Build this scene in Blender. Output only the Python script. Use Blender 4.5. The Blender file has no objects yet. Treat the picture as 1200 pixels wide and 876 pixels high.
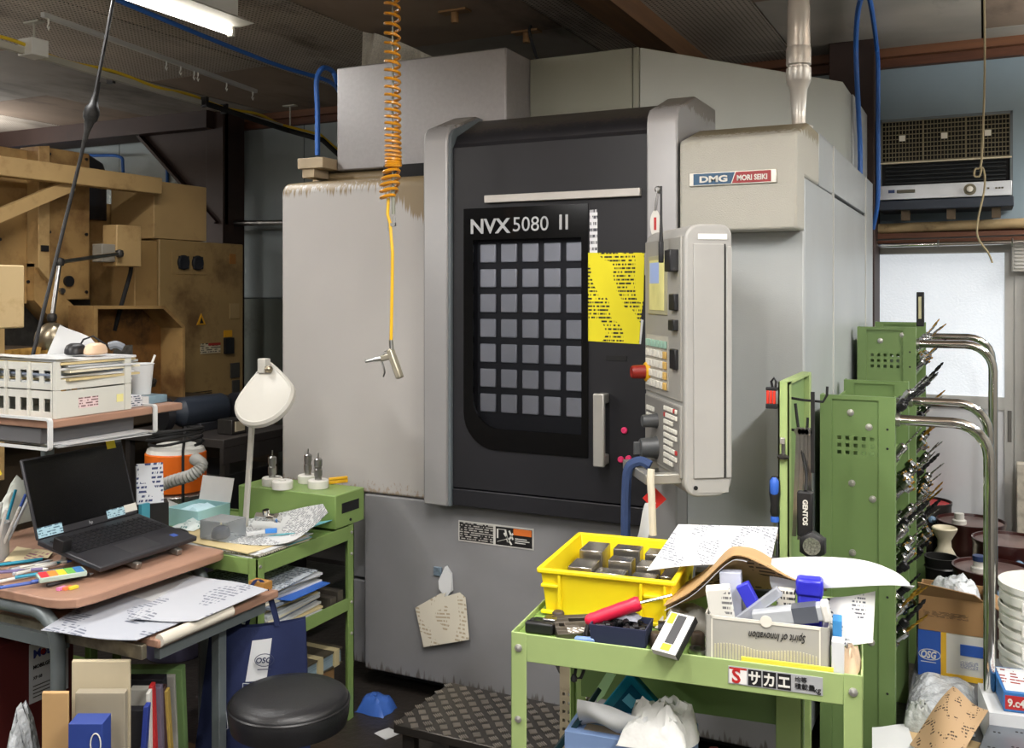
import bpy, bmesh, math, random
from mathutils import Vector, Matrix
random.seed(7)
S = bpy.context.scene
C = S.collection
# ---------------------------------------------------------------- camera, world, light, exposure
F = 1126.0; YAW = math.radians(26.2); CA, SA = math.cos(YAW), math.sin(YAW); EYE = 1.5
cam_d = bpy.data.cameras.new('camera'); cam = bpy.data.objects.new('camera', cam_d); C.objects.link(cam)
cam_d.sensor_fit = 'HORIZONTAL'; cam_d.sensor_width = 36.0; cam_d.lens = 36.0*F/1200.0
cam_d.shift_y = -96.0/1200.0; cam_d.clip_start = 0.05
cam.location = (0, 0, EYE); cam.rotation_euler = (math.pi/2, 0, YAW)
S.camera = cam
S.view_settings.view_transform = 'Standard'; S.view_settings.look = 'None'
S.view_settings.gamma = 1.0; S.view_settings.use_curve_mapping = False
S.view_settings.exposure = 0.3
wd = bpy.data.worlds.new('world'); S.world = wd; wd.use_nodes = True
wd.node_tree.nodes['Background'].inputs[0].default_value = (0.75, 0.85, 1.0, 1)
wd.node_tree.nodes['Background'].inputs[1].default_value = 1.0
def area_light(name, loc, sx, sy, power, col=(1, .99, .975), rot=(0, 0, 0)):
    l = bpy.data.lights.new(name, 'AREA'); l.shape = 'RECTANGLE'; l.size = sx; l.size_y = sy
    l.energy = power; l.color = col
    o = bpy.data.objects.new(name, l); C.objects.link(o); o.location = loc; o.rotation_euler = rot
    return o
# light of the one batten in view, plus unseen battens added as fill (their fittings are built below)
BATTENS_AND_FILL = [(-2.95, 2.62, 15, 2.595), (-1.05, 1.35, 26, 2.36), (0.55, 1.1, 52, 2.36), (-3.2, 0.7, 27, 2.36), (-0.6, -0.9, 30, 2.36), (-2.9, -1.3, 26, 2.36), (1.0, 3.2, 24, 2.36), (-5.6, 2.2, 34, 2.36), (-6.8, 3.9, 40, 2.36), (1.15, 4.6, 26, 2.36)]
for k, (x, y, p, z) in enumerate(BATTENS_AND_FILL):
    area_light('batten_or_fill_light', (x, y, z), 0.10, 1.15, p)
    if z < 2.5: area_light('fill_light_up', (x, y, z+.085), 0.06, 1.15, p*1.15, rot=(math.pi, 0, 0))  # upward fill, only for the added battens out of view
# ---------------------------------------------------------------- pixel rays (a pixel gives a direction, the plane gives the distance)
def ray(px, py):
    u = (px-600)/F; v = (342-py)/F
    return Vector((CA*u-SA, SA*u+CA, v))
O = Vector((0, 0, EYE))
def atY(px, py, Y): d = ray(px, py); return O+d*(Y/d.y)
def atX(px, py, X): d = ray(px, py); return O+d*(X/d.x)
def atZ(px, py, Z): d = ray(px, py); return O+d*((Z-EYE)/d.z)
def atP(px, py, p, n): d = ray(px, py); return O+d*((Vector(p)-O).dot(n)/d.dot(n))
# ---------------------------------------------------------------- mesh builder
class MB:
    def __init__(s): s.v = []; s.f = []; s.m = []; s.cm = 0
    def add(s, vs, fs):
        n = len(s.v); s.v += [Vector(p) for p in vs]
        for q in fs: s.f.append([i+n for i in q]); s.m.append(s.cm)
        return s
    def mat(s, i): s.cm = i; return s
    def box(s, x0, x1, y0, y1, z0, z1):
        vs = [(x, y, z) for z in (z0, z1) for y in (y0, y1) for x in (x0, x1)]
        return s.add(vs, [(0,2,3,1),(4,5,7,6),(0,1,5,4),(2,6,7,3),(0,4,6,2),(1,3,7,5)])
    def obox(s, c, sx, sy, sz, mtx=None):
        n = len(s.v); s.box(-sx/2, sx/2, -sy/2, sy/2, -sz/2, sz/2)
        m = (mtx or Matrix.Identity(3)).to_3x3()
        for i in range(n, len(s.v)): s.v[i] = m @ s.v[i]+Vector(c)
        return s
    def bar(s, p0, p1, w, h, up=(0, 0, 1)):
        p0 = Vector(p0); p1 = Vector(p1); d = (p1-p0).normalized(); u = Vector(up)
        if abs(d.dot(u)) > .98: u = Vector((0, 1, 0))
        r = d.cross(u).normalized(); u = r.cross(d)
        vs = [p+r*(a*w/2)+u*(b*h/2) for p in (p0, p1) for a, b in ((-1,-1),(1,-1),(1,1),(-1,1))]
        return s.add(vs, [(0,1,2,3),(7,6,5,4),(0,4,5,1),(1,5,6,2),(2,6,7,3),(3,7,4,0)])
    def tube(s, pts, r, n=10, cap=True):
        pts = [Vector(p) for p in pts]; k = len(pts); rs = r if isinstance(r, (list, tuple)) else [r]*k
        t0 = (pts[1]-pts[0]).normalized(); u = t0.orthogonal().normalized(); vs = []
        for i, p in enumerate(pts):
            t = (pts[min(i+1, k-1)]-pts[max(i-1, 0)]).normalized()
            u = (u-t*u.dot(t)).normalized(); w = t.cross(u)
            for j in range(n):
                a = 2*math.pi*j/n; vs.append(p+(u*math.cos(a)+w*math.sin(a))*rs[i])
        fs = [(i*n+j, i*n+(j+1) % n, (i+1)*n+(j+1) % n, (i+1)*n+j) for i in range(k-1) for j in range(n)]
        if cap: fs += [tuple(reversed(range(n))), tuple((k-1)*n+j for j in range(n))]
        return s.add(vs, fs)
    def cyl(s, p0, p1, r, r1=None, n=20): return s.tube([p0, p1], [r, r if r1 is None else r1], n)
    def lathe(s, c, prof, n=28, mtx=None, cap=True):
        k = len(prof); m = (mtx or Matrix.Identity(3)).to_3x3(); c = Vector(c)
        vs = [c+m @ Vector((r*math.cos(2*math.pi*j/n), r*math.sin(2*math.pi*j/n), z)) for r, z in prof for j in range(n)]
        fs = [(i*n+j, i*n+(j+1) % n, (i+1)*n+(j+1) % n, (i+1)*n+j) for i in range(k-1) for j in range(n)]
        if cap:
            if prof[0][0] > 1e-5: fs.append(tuple(reversed(range(n))))
            if prof[-1][0] > 1e-5: fs.append(tuple((k-1)*n+j for j in range(n)))
        return s.add(vs, fs)
    def prism(s, poly, ax, a, b):
        mk = {'y': lambda p, t: (p[0], t, p[1]), 'x': lambda p, t: (t, p[0], p[1]), 'z': lambda p, t: (p[0], p[1], t)}[ax]
        n = len(poly); vs = [mk(p, a) for p in poly]+[mk(p, b) for p in poly]
        return s.add(vs, [tuple(range(n)), tuple(reversed(range(n, 2*n)))]+[(i, i+n, (i+1) % n+n, (i+1) % n) for i in range(n)])
    def holed(s, x0, x1, z0, z1, y0, y1, holes):
        xs = sorted({x0, x1, *[h[0] for h in holes], *[h[1] for h in holes]}); zs = sorted({z0, z1, *[h[2] for h in holes], *[h[3] for h in holes]})
        for i in range(len(zs)-1):
            run = None
            for j in range(len(xs)):
                solid = False
                if j < len(xs)-1:
                    cx, cz = (xs[j]+xs[j+1])/2, (zs[i]+zs[i+1])/2
                    solid = not any(h[0] < cx < h[1] and h[2] < cz < h[3] for h in holes)
                if solid and run is None: run = xs[j]
                if not solid and run is not None: s.box(run, xs[j], y0, y1, zs[i], zs[i+1]); run = None
        return s
    def sheet(s, fn, nu, nv, th=0.0012):
        g = [[Vector(fn(i/nu, j/nv)) for i in range(nu+1)] for j in range(nv+1)]
        vs = []; W = nu+1
        for j in range(nv+1):
            for i in range(W): vs.append(g[j][i])
        for j in range(nv+1):
            for i in range(W):
                a = g[j][min(i+1, nu)]-g[j][max(i-1, 0)]; b = g[min(j+1, nv)][i]-g[max(j-1, 0)][i]
                n = a.cross(b); n = n.normalized() if n.length > 1e-9 else Vector((0, 0, 1))
                vs.append(g[j][i]-n*th)
        K = W*(nv+1); fs = []
        for j in range(nv):
            for i in range(nu):
                q = (j*W+i, j*W+i+1, (j+1)*W+i+1, (j+1)*W+i); fs.append(q); fs.append(tuple(K+t for t in reversed(q)))
        edge = [i for i in range(W)]+[j*W+nu for j in range(1, nv+1)]+[nv*W+i for i in range(nu-1, -1, -1)]+[j*W for j in range(nv-1, 0, -1)]
        for a, b in zip(edge, edge[1:]+edge[:1]): fs.append((b, a, a+K, b+K))
        return s.add(vs, fs)
    def xf(s, m, start=0):
        for i in range(start, len(s.v)): s.v[i] = m @ s.v[i]
        return s
def mesh_of(name, mb, mats, shift):
    me = bpy.data.meshes.new(name); me.from_pydata([p-shift for p in mb.v], [], mb.f)
    for m in (mats if isinstance(mats, (list, tuple)) else [mats]): me.materials.append(m)
    if any(mb.m): me.polygons.foreach_set('material_index', mb.m)
    bm = bmesh.new(); bm.from_mesh(me); bmesh.ops.recalc_face_normals(bm, faces=bm.faces); bm.to_mesh(me); bm.free()
    me.polygons.foreach_set('use_smooth', [True]*len(me.polygons)); me.set_sharp_from_angle(angle=math.radians(38))
    me.update(); return me
def obj(name, mb, mats, parent=None, local=False, bevel=0, subsurf=0):
    """one mesh object; world coordinates unless local (then in the frame of its parent)"""
    if parent is not None: sh = Vector((0, 0, 0)) if local else WLOC[parent.name]
    else:
        lo = [min(p[i] for p in mb.v) for i in range(3)]; hi = [max(p[i] for p in mb.v) for i in range(3)]
        sh = Vector(((lo[0]+hi[0])/2, (lo[1]+hi[1])/2, lo[2]))
    o = bpy.data.objects.new(name, mesh_of(name, mb, mats, sh)); C.objects.link(o)
    if parent is not None: o.parent = parent; WLOC[o.name] = sh
    else: o.location = sh; WLOC[o.name] = sh
    if bevel:
        b = o.modifiers.new('bevel', 'BEVEL'); b.width = bevel; b.segments = 2; b.limit_method = 'ANGLE'; b.angle_limit = math.radians(40)
    if subsurf:
        b = o.modifiers.new('sub', 'SUBSURF'); b.levels = subsurf; b.render_levels = subsurf
    return o
WLOC = {}
def tag(o, label, cat, group=None):
    o['label'] = label; o['category'] = cat
    if group: o['group'] = group
    return o
def thing(name, label, cat, loc=(0, 0, 0), rz=0, group=None):
    o = bpy.data.objects.new(name, None); C.objects.link(o); o.location = loc; o.rotation_euler = (0, 0, rz); o.empty_display_size = .05
    WLOC[o.name] = Vector(loc); return tag(o, label, cat, group)
def struct(name, mb, mats, parent=None, bevel=0):
    o = obj(name, mb, mats, parent, bevel=bevel)
    if parent is None: o['kind'] = 'structure'
    return o
def dup(root, loc=None, rot=None, label=None, group=None):
    r = root.copy(); C.objects.link(r)
    if loc is not None: r.location = loc; WLOC[r.name] = Vector(loc)
    if rot is not None: r.rotation_euler = rot
    if label: r['label'] = label
    if group: r['group'] = group
    for ch in root.children:
        c = ch.copy(); C.objects.link(c); c.parent = r
        for g in ch.children:
            d = g.copy(); C.objects.link(d); d.parent = c
    return r
def text(name, body, size, mtx, mat, parent=None, shear=0, bold=0, ext=.0006, sx=1.0, align='LEFT', world_parent=True):
    cu = bpy.data.curves.new('t', 'FONT'); cu.body = body; cu.size = size; cu.extrude = ext; cu.offset = bold; cu.align_x = align; cu.shear = shear; cu.resolution_u = 3
    t = bpy.data.objects.new('t', cu); C.objects.link(t); dg = bpy.context.evaluated_depsgraph_get()
    me = bpy.data.meshes.new_from_object(t.evaluated_get(dg)); me.name = name
    bpy.data.objects.remove(t); bpy.data.curves.remove(cu)
    m = mtx @ Matrix.Diagonal((sx, 1, 1, 1))
    if parent is not None and world_parent: m = Matrix.Translation(-WLOC[parent.name]) @ m
    me.transform(m); me.materials.clear(); me.materials.append(mat)
    o = bpy.data.objects.new(name, me); C.objects.link(o)
    if parent is not None: o.parent = parent
    return o
def front_m(p, rz=0, tilt=0):   # text plane standing upright, facing -Y
    return Matrix.Translation(p) @ Matrix.Rotation(rz, 4, 'Z') @ Matrix.Rotation(math.pi/2, 4, 'X') @ Matrix.Rotation(tilt, 4, 'Z')
# ---------------------------------------------------------------- materials
def lin(c): return tuple(((x/255/12.92) if x/255 <= .04045 else ((x/255+.055)/1.055)**2.4) for x in c)+(1,)
MATS = {}
def M(name, rgb=(128, 128, 128), rough=.5, metal=0, var=.10, vs=4, bump=0, bs=120, dirt=None, stretch=(1, 1, 1), emit=0, coat=0, trans=0, ior=1.45, spec=.5):
    if name in MATS: return MATS[name]
    m = bpy.data.materials.new(name); m.use_nodes = True; nt = m.node_tree; N, L = nt.nodes, nt.links
    b = N['Principled BSDF']; c = lin(rgb)
    tc = N.new('ShaderNodeTexCoord'); mp = N.new('ShaderNodeMapping'); mp.inputs['Scale'].default_value = stretch; L.new(tc.outputs['Object'], mp.inputs['Vector'])
    nz = N.new('ShaderNodeTexNoise'); nz.inputs['Scale'].default_value = vs; nz.inputs['Detail'].default_value = 6; L.new(mp.outputs[0], nz.inputs['Vector'])
    mr = N.new('ShaderNodeMapRange'); mr.inputs['From Min'].default_value = .3; mr.inputs['From Max'].default_value = .7; mr.inputs['To Min'].default_value = 1-var; mr.inputs['To Max'].default_value = 1+var
    L.new(nz.outputs['Fac'], mr.inputs['Value'])
    mx = N.new('ShaderNodeMix'); mx.data_type = 'RGBA'; mx.blend_type = 'MULTIPLY'; mx.inputs['Factor'].default_value = 1; mx.inputs[6].default_value = c
    L.new(mr.outputs[0], mx.inputs[7]); out = mx.outputs[2]
    if dirt:      # (colour, amount 0..1, scale, stretch)
        dc, amt, ds = dirt[:3]; mp2 = N.new('ShaderNodeMapping'); mp2.inputs['Scale'].default_value = dirt[3] if len(dirt) > 3 else (1, 1, 1); L.new(tc.outputs['Object'], mp2.inputs['Vector'])
        n2 = N.new('ShaderNodeTexNoise'); n2.inputs['Scale'].default_value = ds; n2.inputs['Detail'].default_value = 9; n2.inputs['Roughness'].default_value = .65; L.new(mp2.outputs[0], n2.inputs['Vector'])
        r2 = N.new('ShaderNodeMapRange'); t = .72-.4*amt; r2.inputs['From Min'].default_value = t; r2.inputs['From Max'].default_value = t+.16; r2.inputs['To Max'].default_value = .85
        L.new(n2.outputs['Fac'], r2.inputs['Value'])
        m2 = N.new('ShaderNodeMix'); m2.data_type = 'RGBA'; m2.inputs[7].default_value = lin(dc); L.new(r2.outputs[0], m2.inputs['Factor']); L.new(out, m2.inputs[6]); out = m2.outputs[2]
    L.new(out, b.inputs['Base Color'])
    b.inputs['Roughness'].default_value = rough; b.inputs['Metallic'].default_value = metal; b.inputs['IOR'].default_value = ior
    b.inputs['Specular IOR Level'].default_value = spec
    if coat: b.inputs['Coat Weight'].default_value = coat; b.inputs['Coat Roughness'].default_value = .1
    if trans: b.inputs['Transmission Weight'].default_value = trans
    if emit: L.new(out, b.inputs['Emission Color']); b.inputs['Emission Strength'].default_value = emit
    if bump:
        n3 = N.new('ShaderNodeTexNoise'); n3.inputs['Scale'].default_value = bs; L.new(mp.outputs[0], n3.inputs['Vector'])
        bp = N.new('ShaderNodeBump'); bp.inputs['Strength'].default_value = bump; bp.inputs['Distance'].default_value = .01; L.new(n3.outputs['Fac'], bp.inputs['Height']); L.new(bp.outputs[0], b.inputs['Normal'])
    MATS[name] = m; return m
def stain(m, col, z0, z1, amt=1.0, xs=30, zs=2.5, deep=None):
    """dripping stain running down from height z1 (object z) and fading out at z0 with ragged edges"""
    nt = m.node_tree; N, L = nt.nodes, nt.links; b = N['Principled BSDF']; src = b.inputs['Base Color'].links[0].from_socket
    tc = N.new('ShaderNodeTexCoord'); sp = N.new('ShaderNodeSeparateXYZ'); L.new(tc.outputs['Object'], sp.inputs[0])
    mp = N.new('ShaderNodeMapping'); mp.inputs['Scale'].default_value = (xs, xs, zs); L.new(tc.outputs['Object'], mp.inputs[0])
    nz = N.new('ShaderNodeTexNoise'); nz.inputs['Scale'].default_value = 1; nz.inputs['Detail'].default_value = 5; L.new(mp.outputs[0], nz.inputs['Vector'])
    mr = N.new('ShaderNodeMapRange'); mr.inputs['From Min'].default_value = z0; mr.inputs['From Max'].default_value = z1; mr.inputs['To Min'].default_value = -.45; mr.inputs['To Max'].default_value = .45; mr.clamp = True
    zo = sp.outputs['Z']
    if deep:      # (x0, x1, dz): the stain runs dz further down between x0 and x1
        sm = N.new('ShaderNodeMapRange'); sm.inputs['From Min'].default_value = deep[0]; sm.inputs['From Max'].default_value = deep[1]; sm.inputs['To Max'].default_value = deep[2]; L.new(sp.outputs['X'], sm.inputs['Value'])
        az = N.new('ShaderNodeMath'); L.new(zo, az.inputs[0]); L.new(sm.outputs[0], az.inputs[1]); zo = az.outputs[0]
    L.new(zo, mr.inputs['Value'])
    ad = N.new('ShaderNodeMath'); ad.operation = 'ADD'; L.new(nz.outputs['Fac'], ad.inputs[0]); L.new(mr.outputs[0], ad.inputs[1])
    r2 = N.new('ShaderNodeMapRange'); r2.inputs['From Min'].default_value = .56; r2.inputs['From Max'].default_value = .66; r2.inputs['To Max'].default_value = amt; L.new(ad.outputs[0], r2.inputs['Value'])
    mx = N.new('ShaderNodeMix'); mx.data_type = 'RGBA'; mx.inputs[7].default_value = lin(col); L.new(r2.outputs[0], mx.inputs['Factor']); L.new(src, mx.inputs[6])
    L.new(mx.outputs[2], b.inputs['Base Color']); return m
def glass_mat(name, tint=(230, 235, 235), rough=.05, clear=.85, haze=True):
    if name in MATS: return MATS[name]
    m = bpy.data.materials.new(name); m.use_nodes = True; nt = m.node_tree; N, L = nt.nodes, nt.links; N.remove(N['Principled BSDF'])
    t = N.new('ShaderNodeBsdfTransparent'); t.inputs[0].default_value = lin(tint); g = N.new('ShaderNodeBsdfPrincipled'); g.inputs['Base Color'].default_value = lin(tint) if haze else (.01, .01, .012, 1); g.inputs['Roughness'].default_value = rough
    fr = N.new('ShaderNodeFresnel'); fr.inputs[0].default_value = 1.5; mr = N.new('ShaderNodeMapRange'); mr.inputs['To Min'].default_value = 1-clear; mr.inputs['To Max'].default_value = 1; L.new(fr.outputs[0], mr.inputs['Value'])
    mx = N.new('ShaderNodeMixShader'); L.new(mr.outputs[0], mx.inputs[0]); L.new(t.outputs[0], mx.inputs[1]); L.new(g.outputs[0], mx.inputs[2]); L.new(mx.outputs[0], N['Material Output'].inputs[0])
    MATS[name] = m; return m
def print_mat(name, rgb=(235, 235, 232), ink=(60, 65, 75), rows=26, amt=.5, rough=.75, blotch=3.0, ax='f'):
    """paper with rows of small print in blocks; ax: f stands facing -Y, s faces +X, h lies flat"""
    if name in MATS: return MATS[name]
    m = M(name, rgb, rough, var=.03); nt = m.node_tree; N, L = nt.nodes, nt.links; b = N['Principled BSDF']; src = b.inputs['Base Color'].links[0].from_socket
    tc = N.new('ShaderNodeTexCoord'); sp = N.new('ShaderNodeSeparateXYZ'); L.new(tc.outputs['Generated'], sp.inputs[0])
    U, V = {'f': ('X', 'Z'), 's': ('Y', 'Z'), 'h': ('X', 'Y')}[ax]
    def mth(op, a, b_=None):
        n = N.new('ShaderNodeMath'); n.operation = op
        for i, q in enumerate((a, b_)):
            if q is None: continue
            if isinstance(q, (int, float)): n.inputs[i].default_value = q
            else: L.new(q, n.inputs[i])
        return n.outputs[0]
    vr = mth('MULTIPLY', sp.outputs[V], rows); row = mth('GREATER_THAN', mth('FRACT', vr), .52)
    cb = N.new('ShaderNodeCombineXYZ'); L.new(mth('MULTIPLY', sp.outputs[U], rows*1.5), cb.inputs[0]); L.new(mth('MULTIPLY', mth('FLOOR', vr), 7.31), cb.inputs[1])
    nz = N.new('ShaderNodeTexNoise'); nz.inputs['Scale'].default_value = 1; nz.inputs['Detail'].default_value = 2; L.new(cb.outputs[0], nz.inputs['Vector']); word = mth('GREATER_THAN', nz.outputs['Fac'], .47)
    cb2 = N.new('ShaderNodeCombineXYZ'); L.new(sp.outputs[U], cb2.inputs[0]); L.new(mth('MULTIPLY', sp.outputs[V], .7), cb2.inputs[1])
    n2 = N.new('ShaderNodeTexNoise'); n2.inputs['Scale'].default_value = blotch; n2.inputs['Detail'].default_value = .5; L.new(cb2.outputs[0], n2.inputs['Vector']); blk = mth('GREATER_THAN', n2.outputs['Fac'], .62-.25*amt)
    fac = mth('MULTIPLY', mth('MULTIPLY', row, word), blk)
    mx = N.new('ShaderNodeMix'); mx.data_type = 'RGBA'; mx.inputs[7].default_value = lin(ink); L.new(fac, mx.inputs['Factor']); L.new(src, mx.inputs[6]); L.new(mx.outputs[2], b.inputs['Base Color'])
    return m
STEEL = M('steel', (170, 170, 168), .28, 1, .12, 30)
CHROME = M('chrome', (215, 215, 212), .08, 1, .04, 8)
BLACKP = M('black_plastic', (26, 26, 28), .45, 0, .15, 20)
RUBBER = M('black_rubber', (20, 20, 21), .7)
WHITEP = M('white_plastic', (214, 212, 205), .45, 0, .05, 6, dirt=((140, 130, 110), .12, 6))
WHITE = M('white_paper', (206, 208, 209), .8, 0, .03, 3)
# ================================================================ the room
ZC = 2.78; YB = 5.5; XL, XR, YF = -8.2, 1.7, -3.0
m_floor = M('floor_oily_concrete', (52, 47, 43), .42, 0, .35, 2.2, bump=.25, bs=40, dirt=((105, 98, 90), .22, 14))
struct('floor', MB().box(XL, XR, YF, YB, -.1, 0), m_floor)
m_wall = M('wall_painted_board', (156, 166, 167), .7, 0, .14, 1.6, dirt=((62, 58, 54), .22, 1.4, (1, 1, .35)))
m_wallr = M('wall_blue_board', (138, 156, 166), .65, 0, .12, 1.2, dirt=((70, 78, 84), .2, 1.5, (1, 1, 2)))
m_shop = M('wall_shop', (128, 124, 116), .8, 0, .15, 1.2)
m_brown = M('brown_steel', (50, 33, 27), .6, 0, .22, 3, dirt=((32, 24, 20), .3, 5))
m_wood_d = M('dark_wood', (96, 58, 38), .6, 0, .25, 5, stretch=(1, 1, 12))
wb = struct('wall_back', MB().box(XL, XR, YB+.03, YB+.2, 0, ZC), m_wall)
# boards that clad the back wall, split where the joints show
seams = [XL, -6.2, -5.28, -4.36, -3.44, -2.52, -1.6, -.62]
for a, b in zip(seams, seams[1:]):
    obj('wall_board', MB().box(a+.004, b-.004, YB, YB+.03, 1.46, ZC), m_wall, wb)
    obj('wall_board', MB().box(a+.004, b-.004, YB+.008, YB+.03, 0, 1.45), M('wall_dark_board', (104, 110, 102), .7, 0, .2, 2, dirt=((50, 46, 40), .35, 2)), wb)
obj('wall_board', MB().box(-.62, XR, YB, YB+.03, 1.79, ZC), m_wallr, wb)
obj('wall_board', MB().box(.18, XR, YB, YB+.03, 0, 1.785), m_wallr, wb)
struct('wall_left', MB().box(XL-.15, XL, YF, YB, 0, ZC), m_shop)
struct('wall_right', MB().box(XR, XR+.15, YF, YB, 0, ZC), m_shop)
struct('wall_front', MB().box(XL, XR, YF-.15, YF, 0, ZC), m_shop)
# ceiling boards
def ceil_mat(name, rgb, holes, damt):
    m = M(name, rgb, .8, 0, .22, 1.6, dirt=((62, 50, 40), damt, 1.1, (1.2, .5, 1)))
    if holes:
        nt = m.node_tree; N, L = nt.nodes, nt.links; b = N['Principled BSDF']; src = b.inputs['Base Color'].links[0].from_socket
        tc = N.new('ShaderNodeTexCoord'); vo = N.new('ShaderNodeTexVoronoi'); vo.inputs['Scale'].default_value = 44; vo.inputs['Randomness'].default_value = 0; L.new(tc.outputs['Object'], vo.inputs['Vector'])
        sp = N.new('ShaderNodeVectorMath'); sp.operation = 'MULTIPLY'; sp.inputs[1].default_value = (1, 1, 0); L.new(tc.outputs['Object'], sp.inputs[0]); L.new(sp.outputs[0], vo.inputs['Vector'])
        lt = N.new('ShaderNodeMath'); lt.operation = 'LESS_THAN'; lt.inputs[1].default_value = .22; L.new(vo.outputs['Distance'], lt.inputs[0])
        mx = N.new('ShaderNodeMix'); mx.data_type = 'RGBA'; mx.inputs[7].default_value = lin((26, 20, 17)); L.new(lt.outputs[0], mx.inputs['Factor']); L.new(src, mx.inputs[6]); L.new(mx.outputs[2], b.inputs['Base Color'])
    return m
cm = [ceil_mat('ceiling_perforated', (176, 165, 152), True, .5), ceil_mat('ceiling_brown', (140, 122, 106), False, .55), ceil_mat('ceiling_grey', (142, 135, 126), False, .45), ceil_mat('ceiling_pale', (172, 166, 156), False, .4)]
cl = struct('ceiling', MB().box(XL, XR, YF, YB+.2, ZC+.02, ZC+.12), M('ceiling_void', (40, 32, 27), .9))
rr = random.Random(3); xs = [XL]
while xs[-1] < XR-.01: xs.append(min(xs[-1]+.91, XR))
for i, (a, b) in enumerate(zip(xs, xs[1:])):
    y = YF-(.9 if i % 2 else 0)
    while y < YB:
        y2 = y+1.82; ya, yb = max(y, YF), min(y2, YB); y = y2
        if yb-ya < .05: continue
        if i in (4, 5) and ya < 4.2: k = 0
        elif ya > 3.5 and a > -1.4: k = rr.choice((2, 3))
        else: k = rr.choice((0, 1, 1, 2))
        obj('ceiling_board', MB().box(a+.005, b-.005, ya+.005, yb-.005, ZC-rr.choice((0, .003)), ZC+.02), cm[k], cl)
# timber and steel under the ceiling
struct('trim_1', MB().box(XL, XR, YB-.05, YB, 2.69, ZC), m_wood_d)
struct('trim_2', MB().box(XL, XR, YB-.10, YB-.05, 2.735, ZC), M('wood_ledge', (112, 72, 46), .6, 0, .2, 5, stretch=(.2, 1, 6)))
struct('trim_3', MB().box(-1.5, -1.36, 2.4, YB-.1, 2.68, ZC), M('ceiling_joist', (104, 74, 48), .6, 0, .25, 6, stretch=(6, .3, 6)))
# brown steel frame: post with gusset on the left, post at the right behind the machine
p = MB().box(-4.98, -4.82, YB-.32, YB-.1, 0, ZC)
struct('trim_4', p, m_brown, bevel=.004)
g = MB().prism([(-5.75, ZC), (-4.82, ZC), (-4.82, 1.98), (-4.86, 1.98)], 'y', YB-.30, YB-.27)
g.bar((-5.73, YB-.285, ZC-.03), (-4.87, YB-.285, 1.99), .13, .02, up=(.7, 0, .7))
struct('trim_5', g, m_brown)
struct('trim_6', MB().box(-.72, -.50, YB-.34, YB-.06, 0, ZC), m_brown, bevel=.004)
struct('trim_7', MB().box(XL, -4.9, YB-.4, YB-.12, 2.655, ZC), m_brown)
# sliding door with frosted glass in the back wall at the right
dr = struct('door_1', MB().box(-.60, .20, YB+.0, YB+.03, 0, 1.79).box(-.62, -.555, YB-.03, YB+.03, 0, 1.79).box(.135, .20, YB-.03, YB+.03, 0, 1.79).box(-.62, .20, YB-.03, YB+.03, 1.70, 1.79), M('aluminium', (196, 196, 192), .4, .3, .06, 5))
obj('stile', MB().box(-.555, -.53, YB-.02, YB, .02, 1.70), M('aluminium'), dr)
obj('stile', MB().box(.09, .135, YB-.02, YB, .02, 1.70), M('aluminium'), dr)
obj('rail', MB().box(-.53, .09, YB-.02, YB, .90, .965), M('aluminium'), dr)
m_frost = M('frosted_glass', (214, 220, 226), .5, 0, .06, 2.2, bump=.3, bs=90, emit=.52)
obj('pane', MB().box(-.53, .09, YB-.012, YB-.002, .965, 1.70), m_frost, dr)
obj('lower_panel', MB().box(-.53, .09, YB-.010, YB-.002, .02, .90), M('door_panel', (205, 207, 210), .5, 0, .06, 3), dr)
obj('pull_handle', MB().box(.104, .122, YB-.024, YB-.018, .74, .90), M('pull_dark', (120, 118, 114), .4, .5), dr, bevel=.002)
struct('trim_8', MB().box(.20, .26, YB-.10, YB+.03, 0, 1.80), M('red_wood', (120, 66, 40), .6, 0, .2, 5, stretch=(6, 6, .4)))
struct('trim_9', MB().box(-.62, XR, YB-.09, YB, 1.80, 1.86), m_wood_d)
# fluorescent battens: one with a reflector on the ceiling, the others unseen bare tubes added as fill, hung on rods
def batten(x, y, label, z=2.36, y0=None, y1=None):
    y0 = y-.62 if y0 is None else y0; y1 = y+.62 if y1 is None else y1; refl = z > 2.5; zt = z+.037
    t = thing('batten_or_fill_lamp', label, 'light', (x, (y0+y1)/2, z), group='ceiling battens')
    W = M('batten_white', (205, 202, 192), .5, 0, .05, 3)
    if refl:
        obj('reflector', MB().prism([(x-.035, zt+.068), (x-.11, zt+.033), (x-.112, zt+.03), (x-.035, zt+.023), (x+.035, zt+.023), (x+.112, zt+.03), (x+.11, zt+.033), (x+.035, zt+.068)], 'y', y0, y1), W, t)
        obj('housing', MB().box(x-.03, x+.03, y0+.01, y1-.01, zt+.068, ZC-.003), W, t)
    else:
        obj('housing', MB().box(x-.022, x+.022, y0, y1, zt+.02, zt+.045), W, t)
        for e in (y0+.15, y1-.15): obj('rod', MB().cyl((x, e, zt+.045), (x, e, ZC-.004), .004, n=8), W, t)
    for e in (y0+.012, y1-.03): obj('lamp_holder', MB().box(x-.016, x+.016, e, e+.018, zt-.02, zt+.024), W, t, bevel=.003)
    tm = M('lit_tube', (255, 250, 240), .4, 0, 0, emit=9)
    obj('tube', MB().cyl((x, y0+.03, zt), (x, y1-.03, zt), .0145, n=14), tm, t)
batten(-2.95, 2.62, 'lit fluorescent batten with white reflector above the magnifier lamp and green cart', 2.595, 2.0, 3.24)
for k, (x, y, p, z) in enumerate(BATTENS_AND_FILL[1:]):
    batten(x, y, 'unseen bare fluorescent tube on rods, added as fill light over the workshop floor', z)
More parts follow.
